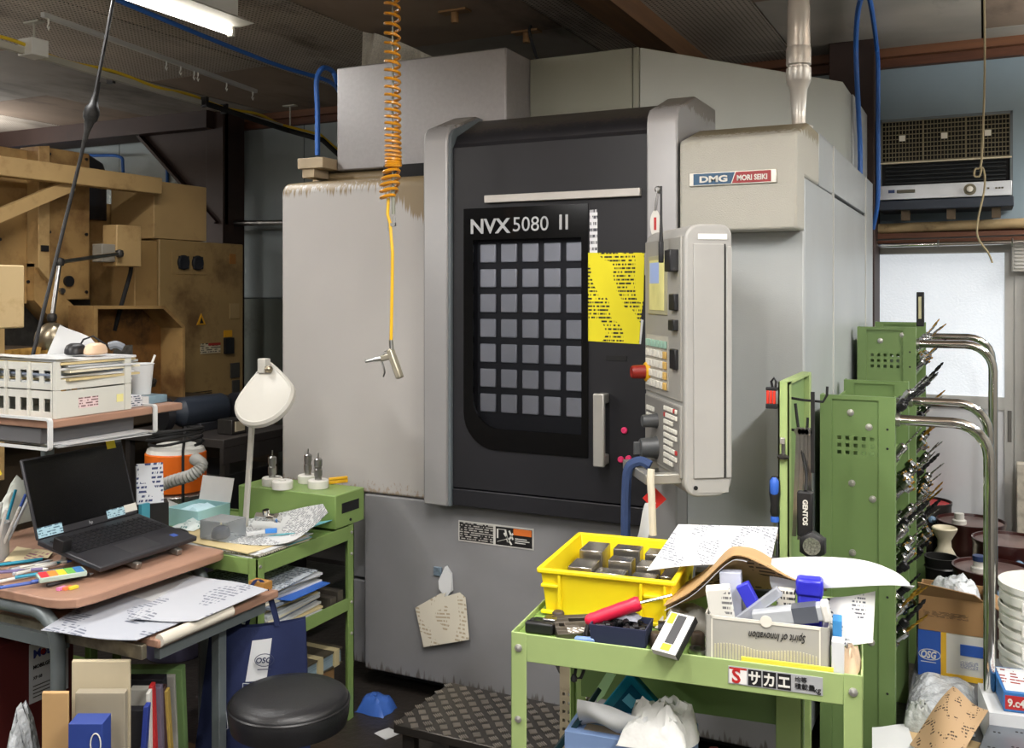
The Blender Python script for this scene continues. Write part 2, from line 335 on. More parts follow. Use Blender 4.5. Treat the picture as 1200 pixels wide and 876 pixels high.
# ================================================================ machining centre
GREY = M('machine_grey', (172, 176, 176), .42, 0, .05, 3, bump=.12, bs=420, dirt=((150, 128, 92), .10, 3, (1, 1, .4)))
COVER = stain(M('machine_cover_stained', (172, 169, 166), .42, 0, .04, 2, bump=.08, bs=420), (122, 100, 54), 1.80, 1.955, .85, 120, 5, deep=(-.52, -.36, .13))
stain(COVER, (140, 116, 84), .86, .70, .6, 70, 40)
SILV = M('machine_silver', (150, 149, 149), .38, .25, .05, 3)
BASE = M('machine_base_grey', (128, 128, 130), .38, 0, .10, 2.5, dirt=((96, 88, 78), .18, 3, (2, 2, .3)))
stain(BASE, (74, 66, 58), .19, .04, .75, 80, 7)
LOGOB = M('machine_cream_grey', (172, 170, 160), .5, 0, .05, 3, bump=.25, bs=300, dirt=((130, 116, 84), .15, 2.5))
stain(LOGOB, (112, 100, 66), 1.945, 2.02, .8, 70, 25); stain(SILV, (98, 90, 76), 2.04, 2.13, .7, 70, 25)
SIDE = M('machine_side', (166, 171, 173), .4, .1, .08, 2, dirt=((110, 116, 118), .12, 2, (1, 1, .3)))
TOPA = M('duct_grey', (142, 139, 139), .38, .35, .05, 60, bump=.1, bs=500)
TOPB = M('duct_green_grey', (138, 140, 128), .42, .2, .06, 2)
DOOR = M('door_black', (29, 29, 33), .45, 0, .12, 5, dirt=((60, 58, 56), .12, 6))
stain(DOOR, (70, 64, 56), 2.0, 2.12, .6, 80, 25)
DARK = M('dark_core', (22, 22, 24), .8)
YM = 3.0
mc = thing('machining_center', 'large grey vertical machining center with black sliding door and pendant control', 'machine', (-1.5, 4.0, 0))
# body behind the covers
obj('core', MB().box(-2.05, -.53, 3.06, 5.10, .05, 1.98), DARK, mc)
obj('base_panel', MB().box(-2.096, -.94, YM, 3.05, .085, .742), BASE, mc, bevel=.006)
obj('base_panel', MB().box(-.935, -.50, YM, 3.05, .085, .735), BASE, mc, bevel=.006)
obj('base_side_panel', MB().box(-2.20, -2.10, 3.04, 3.10, .085, .40), BASE, mc, bevel=.005)
obj('base_side_panel', MB().box(-2.20, -2.10, 3.04, 3.10, .41, .742), BASE, mc, bevel=.005)
obj('base_end_panel', MB().box(-2.20, -2.14, 3.10, 5.0, .06, .742), BASE, mc)
# left cover with rounded top edge
prof = [(YM, .745), (YM, 1.885)]+[(YM+.045-.045*math.cos(a), 1.885+.045*math.sin(a)) for a in (math.radians(d) for d in (20, 45, 70, 90))]+[(YM+.19, 1.955), (YM+.19, 1.985), (YM+.26, 1.985), (YM+.26, .745)]
obj('left_cover', MB().prism(prof, 'x', -2.489, -1.80), COVER, mc, bevel=.01)
obj('left_end_cover', MB().box(-2.489, -2.45, YM+.262, 5.0, .745, 1.96), COVER, mc)
# sliding door surround: two silver columns with swept-back tops
def swept(off, z0): return [(2.92+off, z0), (2.92+off, 2.03-off), (2.926+off, 2.058-off), (2.945+off, 2.08-off), (3.135, 2.150-off), (3.40, 2.152-off), (3.40, z0)]
obj('door_column', MB().prism(swept(0, .748), 'x', -1.788, -1.690), SILV, mc, bevel=.006)
obj('door_column', MB().prism(swept(0, .70), 'x', -.962, -.862), SILV, mc, bevel=.006)
obj('door_seal', MB().prism(swept(.008, .75), 'x', -1.690, -1.680), M('seal_grey', (96, 104, 108), .4), mc)
# the door itself
DX0, DX1, DY = -1.678, -.966, 2.94
wx0, wx1, wz0, wz1 = -1.632, -1.167, .957, 1.790
dm = MB().prism([(DY+.012, 2.018), (DY+.03, 2.05), (3.135, 2.13), (3.38, 2.13), (3.38, 2.0), (DY+.012, 2.0)], 'x', DX0, DX1)
dm.holed(DX0, DX1, .816, 2.0, DY, DY+.03, [(wx0+.036, wx1-.02, wz0+.04, wz1-.03)])
dm.prism([(DY, 2.0), (DY, 2.005), (DY+.012, 2.02), (DY+.03, 2.02), (DY+.03, 2.0)], 'x', DX0, DX1)
door = obj('door', dm, DOOR, mc)
obj('door_sill', MB().box(DX0, DX1+.1, DY-.004, DY+.05, .752, .811), M('door_black'), mc, bevel=.003)
# window: glossy black border with a rounded lower left corner
def rcorner(x0, x1, z0, z1, r, n=8): return [(x1, z0), (x1, z1), (x0, z1), (x0, z0+r)]+[(x0+r-r*math.cos(a), z0+r-r*math.sin(a)) for a in (math.pi/2*i/n for i in range(1, n))]+[(x0+r, z0)]
GLB = M('black_glass', (10, 10, 11), .12, 0, 0, spec=.5)
ix0, ix1, iz0, iz1 = -1.595, -1.190, 1.030, 1.680
outer = rcorner(wx0, wx1, wz0, wz1, .125); inner = rcorner(ix0, ix1, iz0, iz1, .10)
wm = MB(); n = len(outer)
for y in (DY-.006, DY+.004): wm.add([(a, y, b) for a, b in outer]+[(a, y, b) for a, b in inner], [(i, (i+1) % n, n+(i+1) % n, n+i) for i in range(n)])
wm.add([(a, y, b) for y in (DY-.006, DY+.004) for a, b in outer], [(i, (i+1) % n, n+(i+1) % n, n+i) for i in range(n)])
wm.add([(a, y, b) for y in (DY-.006, DY+.004) for a, b in inner], [(i, (i+1) % n, n+(i+1) % n, n+i) for i in range(n)])
obj('window_border', wm, GLB, door)
obj('window_back', MB().box(wx0-.01, wx1+.01, DY+.0305, DY+.036, wz0-.01, wz1+.01), M('window_mask', (50, 50, 54), .5), door)
obj('window_glass', MB().prism(inner, 'y', DY+.000, DY+.003), glass_mat('window_glass', (246, 247, 249), .04, .95, False), door)
PANE = M('grid_pane', (214, 215, 222), .32, .2, .16, 3, dirt=((120, 108, 104), .2, 3))
cw = (ix1-ix0)/5; rh = .0865
for r in range(7):
    for c in range(5):
        x = ix0+.012+c*(cw+.0005); z = iz1-.012-r*(rh)-.066
        obj('grid_pane', MB().box(x, x+.062, DY+.022, DY+.0304, z, z+.064), PANE, door, bevel=.004)
LET = M('lettering_grey', (176, 178, 180), .5)
text('lettering', 'NVX', .070, front_m((-1.607, DY-.0065, 1.703)), LET, door, bold=.0016, sx=1.05)
text('lettering', '5080', .070, front_m((-1.443, DY-.0065, 1.706)), LET, door, sx=.98)
for x in (-1.268, -1.246): obj('lettering', MB().box(x, x+.009, DY-.0072, DY-.006, 1.707, 1.757), LET, door)
obj('trim_bar', MB().box(-1.545, -.985, DY-.018, DY, 1.806, 1.832), M('bar_alu', (196, 192, 186), .35, .3), door, bevel=.002)
h = MB().box(-1.128, -1.090, DY-.062, DY-.045, .940, 1.175).box(-1.124, -1.094, DY-.05, DY, 1.140, 1.172).box(-1.124, -1.094, DY-.05, DY, .943, .975)
obj('door_handle', h, M('handle_silver', (188, 186, 180), .35, .6), door, bevel=.004)
obj('slot', MB().box(-1.105, -1.035, DY-.002, DY+.004, 1.278, 1.294), M('slot_black', (14, 14, 15), .6), door)
# upper enclosures
obj('top_duct', MB().box(-2.345, -1.582, 3.165, 4.6, 1.988, 2.402), TOPA, mc, bevel=.006)
obj('top_enclosure', MB().box(-1.582, -1.165, 3.37, 4.6, 1.98, 2.400), TOPB, mc, bevel=.004)
obj('enclosure_post', MB().box(-1.163, -1.140, 3.372, 3.42, 1.98, 2.400), TOPB, mc, bevel=.003)
obj('top_enclosure', MB().prism([(-1.138, 3.376), (-.545, 4.315), (-.545, 4.60), (-1.138, 4.60)], 'z', 1.98, 2.400), M('duct_pale', (158, 162, 156), .45, .1, .05, 2), mc, bevel=.004)
obj('rear_enclosure', MB().box(-2.0, -.535, 4.602, 5.24, .9, 2.398), SIDE, mc, bevel=.004)
# right: logo box with chamfered top edge, wall under it, side panels
XS = -.498
obj('logo_box', MB().prism([(2.92, 1.687), (2.92, 1.955), (2.928, 1.972), (3.13, 2.033), (3.34, 2.033), (3.34, 1.857), (3.054, 1.857), (3.054, 1.687)], 'x', -.855, XS), LOGOB, mc, bevel=.008)
obj('right_wall', MB().box(-.862, XS, 3.03, 3.055, .74, 1.687), GREY, mc, bevel=.003)
obj('wall_foot', MB().box(-.862, XS, 3.012, 3.06, .736, .752), M('foot_trim', (196, 192, 178), .5), mc, bevel=.003)
def side(y0, y1, z0, z1, x=XS): return obj('side_panel', MB().box(x-.02, x, y0, y1, z0, z1), SIDE, mc, bevel=.003)
side(3.058, 3.663, .09, 1.853); side(3.342, 3.663, 1.857, 2.033); side(3.671, 4.724, .09, 1.850); side(3.671, 4.724, 1.864, 2.03); side(4.732, 5.06, .09, 2.03)
obj('side_top', MB().box(-1.0, XS, 3.342, 5.06, 2.028, 2.034), SIDE, mc)
obj('seam_strip', MB().box(XS-.005, XS+.004, 3.663, 3.672, .09, 2.032), M('seam_pale', (205, 205, 200), .4), mc)
obj('seam_strip', MB().box(XS-.005, XS+.004, 4.724, 4.732, .09, 2.032), M('seam_pale'), mc)
# maker's plate
bp = obj('maker_plate', MB().box(-.822, -.556, 2.913, 2.921, 1.826, 1.868), M('plate_chrome', (200, 196, 186), .3, .6), mc, bevel=.002)
obj('badge_blue', MB().prism([(-.808, 1.830), (-.692, 1.830), (-.680, 1.864), (-.808, 1.864)], 'y', 2.9115, 2.9135), M('badge_blue', (38, 80, 112), .4), bp)
obj('badge_red', MB().prism([(-.689, 1.830), (-.572, 1.830), (-.572, 1.864), (-.677, 1.864)], 'y', 2.9115, 2.9135), M('badge_red', (150, 34, 36), .4), bp)
text('lettering', 'DMG', .026, front_m((-.790, 2.9113, 1.837)), M('badge_white', (214, 212, 204), .5), bp, bold=.001, sx=1.5)
text('lettering', 'MORI SEIKI', .022, front_m((-.674, 2.9113, 1.838)), M('badge_white'), bp, bold=.0008, sx=.86)
# signal tower
tw = (-.549, 3.25)
st = obj('signal_tower', MB().lathe((*tw, 2.034), [(.045, 0), (.046, .008), (.024, .014), (.022, .02), (.023, .06), (.028, .13), (.038, .155), (.040, .16), (.040, .20), (.034, .203), (.034, .208), (.040, .212), (.040, .262), (.038, .27)]), M('tower_silver', (196, 192, 184), .3, .4), mc)
obj('tower_lens', MB().lathe((*tw, 2.304), [(.038, 0), (.0365, .06), (.0365, .13), (.035, .135), (.0345, .26), (.032, .32)]), M('tower_lens', (206, 202, 194), .15, .2, .04, 3, coat=.6), st)
# warning plates on the base
wp = obj('warning_plate', MB().box(-1.688, -1.392, YM-.003, YM, .612, .685), M('plate_frame', (200, 198, 192), .5), mc)
BK = M('plate_black', (24, 23, 24), .5)
obj('plate_face', MB().box(-1.683, -1.548, YM-.0045, YM-.003, .617, .680), print_mat('plate_print', (24, 23, 24), (170, 166, 160), 8, 1.4), wp)
obj('plate_face', MB().box(-1.538, -1.397, YM-.0045, YM-.003, .617, .680), BK, wp)
obj('plate_orange', MB().box(-1.468, -1.399, YM-.0055, YM-.0045, .657, .679), M('plate_orange', (214, 112, 48), .5), wp)
pw = MB()
for a, b in (((-1.53, .64), (-1.53, .672)), ((-1.53, .672), (-1.50, .672)), ((-1.50, .672), (-1.49, .63)), ((-1.49, .63), (-1.47, .662)), ((-1.505, .66), (-1.475, .622)), ((-1.53, .628), (-1.495, .64)), ((-1.485, .67), (-1.47, .64))): pw.bar((a[0], YM-.005, a[1]), (b[0], YM-.005, b[1]), .001, .006, up=(1, 0, .3))
obj('plate_pictogram', pw, M('plate_white', (215, 213, 206), .5), wp)
for i, (w0, z0) in enumerate(((.045, .643), (.055, .636), (.04, .629))): obj('plate_text', MB().box(-1.462, -1.462+w0, YM-.005, YM-.0044, z0, z0+.003), M('plate_white'), wp)
# ---------------------------------------------------------------- pendant control
R34 = math.radians(34.4); PN = Vector((-.713, 2.490, 0)); PL, PT = .375, .130; PZ0, PZ1 = .954, 1.681
PM = Matrix.Translation(PN) @ Matrix.Rotation(R34, 4, 'Z'); PA = Vector((-math.sin(R34), math.cos(R34), 0)); PB = Vector((math.cos(R34), math.sin(R34), 0))
def pface(px, py):                                  # pixel on the key side of the pendant -> (local y, z)
    p = atP(px, py, PN, PB); return (p-PN).dot(PA), p.z
PG = M('pendant_grey', (158, 157, 153), .42, 0, .06, 4, dirt=((140, 122, 92), .12, 3))
def rr2(x0, x1, z0, z1, r, n=5):
    out = []
    for cx, cz, a0 in ((x1-r[0], z0+r[0], -90), (x1-r[1], z1-r[1], 0), (x0+r[2], z1-r[2], 90), (x0+r[3], z0+r[3], 180)):
        rad = r[len(out)//(n+1)]
        for i in range(n+1): a = math.radians(a0+90*i/n); out.append((cx+rad*math.cos(a), cz+rad*math.sin(a)))
    return out
pd = obj('control_pendant', MB().prism(rr2(0, PT, PZ0, PZ1, (.045, .03, .04, .035)), 'y', 0, PL).xf(PM), PG, mc, bevel=.006)
def pbox(name, x0, x1, y0, y1, z0, z1, mat, bevel=0): return obj(name, MB().box(x0, x1, y0, y1, z0, z1).xf(PM), mat, pd, bevel=bevel)
pbox('service_door', .022, .106, -.006, .002, 1.005, 1.628, PG, .002)
pbox('gap_strip', .106, .111, -.003, .002, 1.005, 1.628, M('gap_black', (30, 30, 32), .6))
pbox('edge_strip', .112, .127, -.006, .002, 1.005, 1.622, PG, .002)
pbox('foot_strip', .02, .12, -.002, .002, .966, 1.000, PG)
pbox('name_strip', .035, .115, -.003, .001, 1.640, 1.655, M('label_white', (228, 228, 224), .5))
obj('foot_screw', MB().cyl((.028, -.004, .980), (.028, .001, .980), .006, n=12).xf(PM), BLACKP, pd)
pbox('face_plate', -.006, .002, .02, PL-.015, 1.205, 1.650, M('pendant_face', (146, 144, 138), .45), .003)
pbox('lower_face', -.006, .002, .02, PL-.015, 1.0, 1.195, M('pendant_face'), .003)
scr = pbox('screen', -.010, -.004, .135, .315, 1.435, 1.605, M('screen_bezel', (160, 156, 130), .4), .002)
obj('display', MB().box(-.0115, -.010, .155, .295, 1.448, 1.592).xf(PM), M('display', (196, 190, 128), .3, 0, .25, 8, emit=.25), scr)
obj('display_window', MB().box(-.0122, -.0115, .20, .29, 1.525, 1.585).xf(PM), M('display_blue', (130, 150, 196), .3, emit=.3), scr)
KEY = M('key_white', (212, 210, 200), .5); KG = M('key_yellow', (204, 168, 96), .5)
kp = pbox('upper_keypad', -.008, -.005, .125, .335, 1.225, 1.375, M('pad_grey', (176, 172, 160), .5))
for r in range(5):
    for c in range(6):
        y = .33-.034*c; z = 1.362-.029*r
        obj('key', MB().box(-.014, -.008, y-.026, y, z-.021, z).xf(PM), KG if c in (5,) and r else (KEY if r else M('key_green', (150, 186, 168), .5)), kp, bevel=.002)
lp = pbox('lower_keypad', -.008, -.005, .03, .345, 1.010, 1.190, M('pad_dark', (120, 118, 114), .5))
for r in range(9):
    for c in range(7):
        y = .155-.017*c; z = 1.182-.0185*r
        if c > 4 and r % 3 == 2: continue
        obj('key', MB().box(-.013, -.008, y-.012, y, z-.012, z).xf(PM), M('key_red', (176, 50, 50), .5) if (r, c) in ((0, 5), (6, 6), (1, 0)) else KEY, lp, bevel=.0015)
for c in range(4):
    for r in range(2): obj('key', MB().box(-.013, -.008, .325-.02*c-.013, .325-.02*c, 1.165-.022*r-.014, 1.165-.022*r).xf(PM), KEY, lp, bevel=.0015)
def knob(name, y, z, r, l, mat, n=20): return obj(name, MB().lathe(PM @ Vector((-.006, y, z)), [(r*1.15, 0), (r*1.1, .006), (r, .01), (r*.92, l*.9), (r*.8, l)], n, Matrix.Rotation(R34, 3, 'Z') @ Matrix.Rotation(-math.pi/2, 3, 'Y')), mat, pd)
knob('stop_collar', .325, 1.262, .028, .012, M('stop_yellow', (222, 168, 30), .45))
knob('emergency_stop', .325, 1.262, .021, .052, M('stop_red', (140, 38, 30), .4))
knob('rotary_switch', .235, 1.128, .020, .045, M('knob_grey', (74, 76, 78), .4)); knob('feed_dial', .24, 1.050, .030, .05, M('knob_grey'))
obj('dial_grip', MB().box(-.075, -.05, .235, .245, 1.030, 1.068).xf(PM), M('knob_grey'), pd, bevel=.003)
pbox('indicator', -.02, -.006, .335, .345, 1.035, 1.055, M('key_red'))
sb = pbox('side_bay', -.004, .001, .03, .105, 1.215, 1.64, M('bay_grey', (130, 128, 124), .5))
for z0, z1, d in ((1.555, 1.615, .03), (1.45, 1.495, .018), (1.395, 1.425, .02), (1.29, 1.345, .016)):
    obj('bay_module', MB().box(-d, -.004, .04, .09, z0, z1).xf(PM), BLACKP, sb, bevel=.003)
ant = pbox('antenna', -.045, -.032, .085, .098, 1.58, 1.64, BLACKP, .003)
obj('whip', MB().tube([PM @ Vector((-.038, .092, 1.64)), PM @ Vector((-.038, .092, 1.69)), PM @ Vector((-.038, .092, 1.79))], [.006, .004, .003], 8), BLACKP, ant)
# bracket bar under the pendant
br = MB().box(-.075, 0.02, .24, .268, .987, 1.012).box(-.10, -.075, .05, .268, .985, 1.013).box(-.10, .02, .03, .058, .985, 1.013)
obj('grab_bar', br.xf(PM), M('bar_steel', (170, 168, 160), .35, .6), pd, bevel=.003)
obj('pendant_arm', MB().box(-.93, -.78, 2.80, 3.0, 1.55, 1.62), PG, mc, bevel=.004)
obj('column_foot', MB().box(-.962, -.862, 2.925, 3.0, .60, .70), SILV, mc, bevel=.004)
# ================================================================ things on the back wall
ac = thing('air_conditioner', 'old box air conditioner with dark grille above the frosted sliding door', 'air conditioner', (-.18, 5.3, 1.91))
ACX0, ACX1, ACY = -.482, .121, 5.2
obj('case', MB().box(ACX0, ACX1, ACY+.03, 5.49, 1.935, 2.372).box(ACX0, ACX0+.012, ACY, ACY+.03, 1.935, 2.372).box(ACX1-.012, ACX1, ACY, ACY+.03, 1.935, 2.372).box(ACX0, ACX1, ACY, ACY+.03, 2.358, 2.372), M('ac_case', (92, 100, 104), .5), ac)
obj('cavity', MB().box(ACX0+.012, ACX1-.012, ACY+.022, ACY+.03, 1.96, 2.358), M('ac_dark', (18, 19, 21), .7), ac)
GB = M('ac_grille', (120, 112, 88), .5)
gx = (ACX1-ACX0-.03)/3
for k in range(3):
    a = ACX0+.014+k*(gx+.002); g = MB()
    for i in range(13): x = a+i*(gx-.003)/12; g.box(x, x+.003, ACY+.003, ACY+.014, 2.155, 2.358)
    for i in range(10): z = 2.156+i*.0222; g.box(a, a+gx, ACY+.001, ACY+.010, z, z+.0035)
    go = obj('grille', g, GB, ac); go['kind'] = 'stuff'
    cx = a+gx/2; obj('grille_stud', MB().prism([(cx-.014, 2.258), (cx+.014, 2.258), (cx+.014, 2.286), (cx-.014, 2.286)], 'y', ACY-.003, ACY+.002), M('stud_white', (220, 216, 204), .4), ac)
    if k: obj('grille_divider', MB().box(a-.005, a+.001, ACY-.002, ACY+.02, 2.152, 2.36), GB, ac)
obj('trim_strip', MB().box(ACX0+.005, ACX1-.005, ACY-.004, ACY+.02, 2.146, 2.153), M('trim_pale', (206, 196, 168), .4), ac)
for i in range(5): obj('louver', MB().prism([(ACY+.004, 2.045+i*.02), (ACY+.02, 2.055+i*.02), (ACY+.02, 2.058+i*.02), (ACY+.004, 2.049+i*.02)], 'x', ACX0+.03, ACX1-.03), M('louver_dark', (34, 38, 40), .5), ac)
cp = obj('control_strip', MB().box(ACX0+.004, ACX1-.004, ACY-.008, ACY+.02, 1.965, 2.036), M('strip_silver', (192, 196, 200), .35, .4), ac, bevel=.002)
obj('strip_badge', MB().box(ACX0+.045, ACX0+.075, ACY-.010, ACY-.008, 1.998, 2.014), M('badge_navy', (48, 66, 110), .4), cp)
obj('strip_pull', MB().box(ACX0+.085, ACX0+.17, ACY-.016, ACY-.008, 1.996, 2.012), M('pull_brown', (84, 80, 66), .5), cp, bevel=.002)
obj('dial', MB().lathe((-.065, ACY-.008, 2.000), [(.028, 0), (.028, .006), (.016, .007), (.015, .02), (.013, .024)], 24, Matrix.Rotation(math.pi/2, 3, 'X')), [M('dial_ring', (110, 104, 84), .4)], cp)
obj('dial_cap', MB().lathe((-.065, ACY-.031, 2.000), [(.0145, 0), (.0145, .003), (.011, .005)], 20, Matrix.Rotation(math.pi/2, 3, 'X')), M('stud_white'), cp)
for x in (.01, .045, .058, .071): obj('push_key', MB().box(x, x+.010, ACY-.011, ACY-.008, 1.998, 2.006), M('pull_brown'), cp)
obj('base_rail', MB().box(ACX0-.004, ACX1+.004, ACY-.012, 5.48, 1.912, 1.960), M('ac_base', (40, 48, 60), .5), ac, bevel=.004)
for x in (-.38, -.17, .03): obj('foot_block', MB().box(x, x+.04, ACY+.03, ACY+.09, 1.862, 1.912), M('foot_wood', (92, 78, 60), .7), ac)
tag(obj('wooden_pole', MB().tube([(-.56, 5.36, 1.83), (.1, 5.36, 1.838), (1.6, 5.36, 1.845)], .026, 12), M('pole_wood', (168, 146, 108), .7, 0, .2, 10, dirt=((80, 60, 44), .3, 12))), 'weathered wooden pole running under the old air conditioner', 'pole')
tag(obj('wooden_beam', MB().box(-.56, 1.65, 5.33, 5.41, 1.742, 1.803), M('dark_wood')), 'dark timber beam under the wooden pole above the sliding door', 'beam')
cr = thing('curtain_rod', 'thin steel rod with end fittings across the top of the sliding door', 'rod', (0, 5.27, 1.73))
obj('rod', MB().cyl((-.55, 5.27, 1.738), (1.6, 5.27, 1.752), .011, n=12), CHROME, cr)
obj('end_fitting', MB().cyl((-.55, 5.27, 1.715), (-.55, 5.27, 1.84), .012, n=12), STEEL, cr)
obj('thin_wire', MB().cyl((-.50, 5.27, 1.768), (1.6, 5.27, 1.79), .004, n=8), M('wire_dark', (60, 58, 56), .4, .5), cr)
for x in (-.21, .12): obj('hook', MB().tube([(x, 5.27, 1.76), (x, 5.255, 1.74), (x, 5.262, 1.72)], .004, 6), STEEL, cr)
# blue air hoses
BH = M('hose_blue', (48, 100, 178), .4)
def hose(name, pts, r, mat, label, cat='hose', group=None, n=8, sub=6):
    P = [Vector(p) for p in pts]; out = []
    for i in range(len(P)-1):
        p0, p1, p2, p3 = P[max(i-1, 0)], P[i], P[i+1], P[min(i+2, len(P)-1)]
        for k in range(sub):
            t = k/sub; out.append(.5*((2*p1)+(p2-p0)*t+(2*p0-5*p1+4*p2-p3)*t*t+(3*p1-p0-3*p2+p3)*t**3))
    out.append(P[-1]); o = obj(name, MB().tube(out, r, n), mat)
    return tag(o, label, cat, group) if label else o
hose('air_hose', [atX(1009, -2, -.44), atX(1005, 16, -.48), atX(1003, 50, -.512), atX(1004, 90, -.512), atX(1007, 150, -.512), atX(1008, 180, -.512), Vector((-.512, atX(1008, 205, -.512).y, 2.036))], .011, BH, 'blue air hose dropping behind the side panels of the machining center')
hose('air_hose', [atZ(1017, -10, 2.75), atZ(1022, 14, 2.745), atY(1027, 52, 5.08), atY(1029, 80, 5.10), atY(1029, 150, 5.10), atY(1029, 230, 5.10), atY(1023, 268, 5.16)], .011, BH, 'blue air hose running down the brown post to the curtain rod fitting')
# cord with a slip knot
CD = M('cord_beige', (150, 138, 108), .8)
k = [atY(1153, -30, 4.6), atY(1154, 60, 4.6), atY(1153, 120, 4.6), atY(1150, 190, 4.6), atY(1143, 198, 4.59), atY(1142, 206, 4.58), atY(1148, 206, 4.58), atY(1151, 196, 4.59), atY(1154, 206, 4.6), atY(1153, 225, 4.6), atY(1146, 258, 4.6), atY(1146, 278, 4.6), atY(1158, 296, 4.6), atY(1163, 308, 4.6)]
hose('pull_cord', k, .0045, CD, 'beige pull cord with a slip knot hanging before the air conditioner', 'cord', n=6)
# louvred vent at the door frame and the spotted slab
v = thing('louvre_vent', 'small white louvred cover on the post beside the sliding door', 'vent', (.17, 5.4, 1.55))
obj('backing', MB().box(.12, .30, 5.36, 5.398, 1.60, 1.745), M('vent_white', (206, 204, 198), .5), v, bevel=.006)
for i in range(7): obj('slat', MB().box(.132, .30, 5.350, 5.362, 1.615+i*.018, 1.626+i*.018), M('vent_white'), v, bevel=.002)
# magazine of hoses at the left, wooden offcut on the cover
tag(obj('wood_block', MB().box(-2.475, -2.35, 3.08, 3.30, 1.993, 2.035).box(-2.46, -2.40, 3.09, 3.185, 1.958, 1.994), M('block_wood', (168, 152, 126), .7, 0, .15, 8), bevel=.002), 'pale wooden block lying on the rear edge of the stained cover', 'block')
hose('air_hose', [atY(372, 182, 3.6), atY(372, 130, 3.6), atY(371, 95, 3.6), atY(378, 80, 3.6), atY(390, 84, 3.7), atY(396, 100, 3.7)], .012, BH, 'blue air hose looping up behind the grey top duct')
hose('air_hose', [atZ(105, -14, 2.74), atZ(190, 22, 2.74), atZ(270, 55, 2.74), atZ(330, 78, 2.73), atZ(385, 95, 2.70), atY(400, 112, 3.75)], .012, BH, 'blue air hose strung under the ceiling past the fluorescent batten')
hose('air_hose', [(-7.5, 5.15, 2.66), (-6.8, 5.2, 2.60), (-6.3, 5.3, 2.57), (-6.02, 5.33, 2.55), (-5.97, 5.33, 2.46), (-5.97, 5.33, 2.1)], .012, BH, 'blue air line bending down the wall behind the old beige machine')
hose('air_hose', [atY(195, 160, 5.486), atY(196, 215, 5.486), atY(196, 300, 5.486)], .012, BH, 'straight blue air line dropping down the wall beside the brown gusset')
hose('steel_pipe', [atY(225, 262, 5.3), atY(330, 261, 5.3), atY(420, 260, 5.3)], .02, STEEL, 'horizontal steel pipe on the back wall between brown post and machining center', 'pipe', n=12)
# ================================================================ the old beige machine at the back left
BEI = M('old_beige', (160, 128, 80), .55, 0, .18, 2.2, dirt=((98, 66, 36), .58, 2.6))
BEI2 = M('old_beige_pale', (178, 148, 100), .55, 0, .12, 2.5, dirt=((120, 84, 46), .45, 3))
RUST = M('old_stained_guard', (132, 92, 46), .6, 0, .3, 4, dirt=((40, 28, 18), .6, 4))
om = thing('old_machine_tool', 'old beige milling machine caked in brown coolant stains with electric cabinet', 'machine', (-4.4, 3.8, 0))
obj('bed', MB().box(-5.3, -4.0, 2.6, 4.8, .0, .84), M('bed_dark', (70, 58, 44), .6, 0, .3, 3), om, bevel=.02)
obj('column', MB().box(-5.0, -4.45, 3.2, 4.4, .84, 2.0), BEI, om, bevel=.01)
hc = obj('head_cover', MB().box(-4.75, -4.2, 3.26, 3.535, 1.46, 2.222), BEI, om, bevel=.006)
obj('head_cover', MB().box(-4.75, -4.24, 2.98, 3.20, 1.44, 2.20), BEI, om, bevel=.006)
obj('head_fin', MB().prism([(3.2, 1.62), (3.265, 1.55), (3.265, 2.225), (3.2, 2.215)], 'x', -4.30, -4.16), BEI2, om, bevel=.004)
obj('head_skirt', MB().prism([(3.20, 1.64), (3.34, 1.50), (3.44, 1.42), (3.44, 1.30), (3.30, 1.36), (3.2, 1.46)], 'x', -4.32, -4.19), BEI, om)
obj('pale_post', MB().box(-4.30, -4.18, 2.90, 2.975, .84, 2.21), BEI2, om, bevel=.006)
for y, z in ((3.29, 2.19), (3.51, 2.19), (3.29, 1.80), (3.51, 1.80), (3.29, 1.5), (3.51, 1.5), (3.02, 1.75), (3.17, 1.55)):
    obj('bolt', MB().cyl((-4.2, y, z), (-4.192, y, z), .008, n=8), BLACKP, om)
obj('slot', MB().box(-4.162, -4.155, 3.212, 3.255, 1.70, 1.73), BLACKP, om)
obj('port', MB().cyl((-4.2, 3.40, 1.555), (-4.185, 3.40, 1.555), .028, n=16), BLACKP, om)
obj('port', MB().cyl((-4.2, 3.355, 1.505), (-4.18, 3.355, 1.505), .016, n=14), STEEL, om)
cb = obj('crossbeam', MB().box(-4.06, -4.0, 2.3, 3.838, 2.028, 2.118), BEI2, om, bevel=.005)
obj('beam_brace', MB().bar((-4.05, 3.30, 2.03), (-4.05, 2.80, 1.80), .03, .06), BEI2, om)
obj('motor', MB().lathe((-4.55, 3.72, 1.9), [(.17, 0), (.17, .26), (.15, .32), (.09, .36), (.0, .37)], 24), M('motor_black', (30, 31, 36), .6), om)
obj('top_box', MB().box(-4.42, -4.09, 3.862, 4.26, 1.795, 2.112), BEI2, om, bevel=.004)
cab = obj('electric_cabinet', MB().box(-4.62, -4.09, 3.90, 4.57, .855, 1.792), M('cabinet_beige', (150, 124, 80), .5, 0, .15, 2, dirt=((92, 66, 38), .52, 2.4)), om, bevel=.006)
obj('cabinet_side', MB().box(-4.44, -4.10, 3.74, 3.895, 1.0, 1.78), BEI, om, bevel=.004)
fp = obj('fan_plate', MB().box(-4.09, -4.086, 3.99, 4.26, 1.60, 1.735), M('cabinet_beige'), cab, bevel=.001)
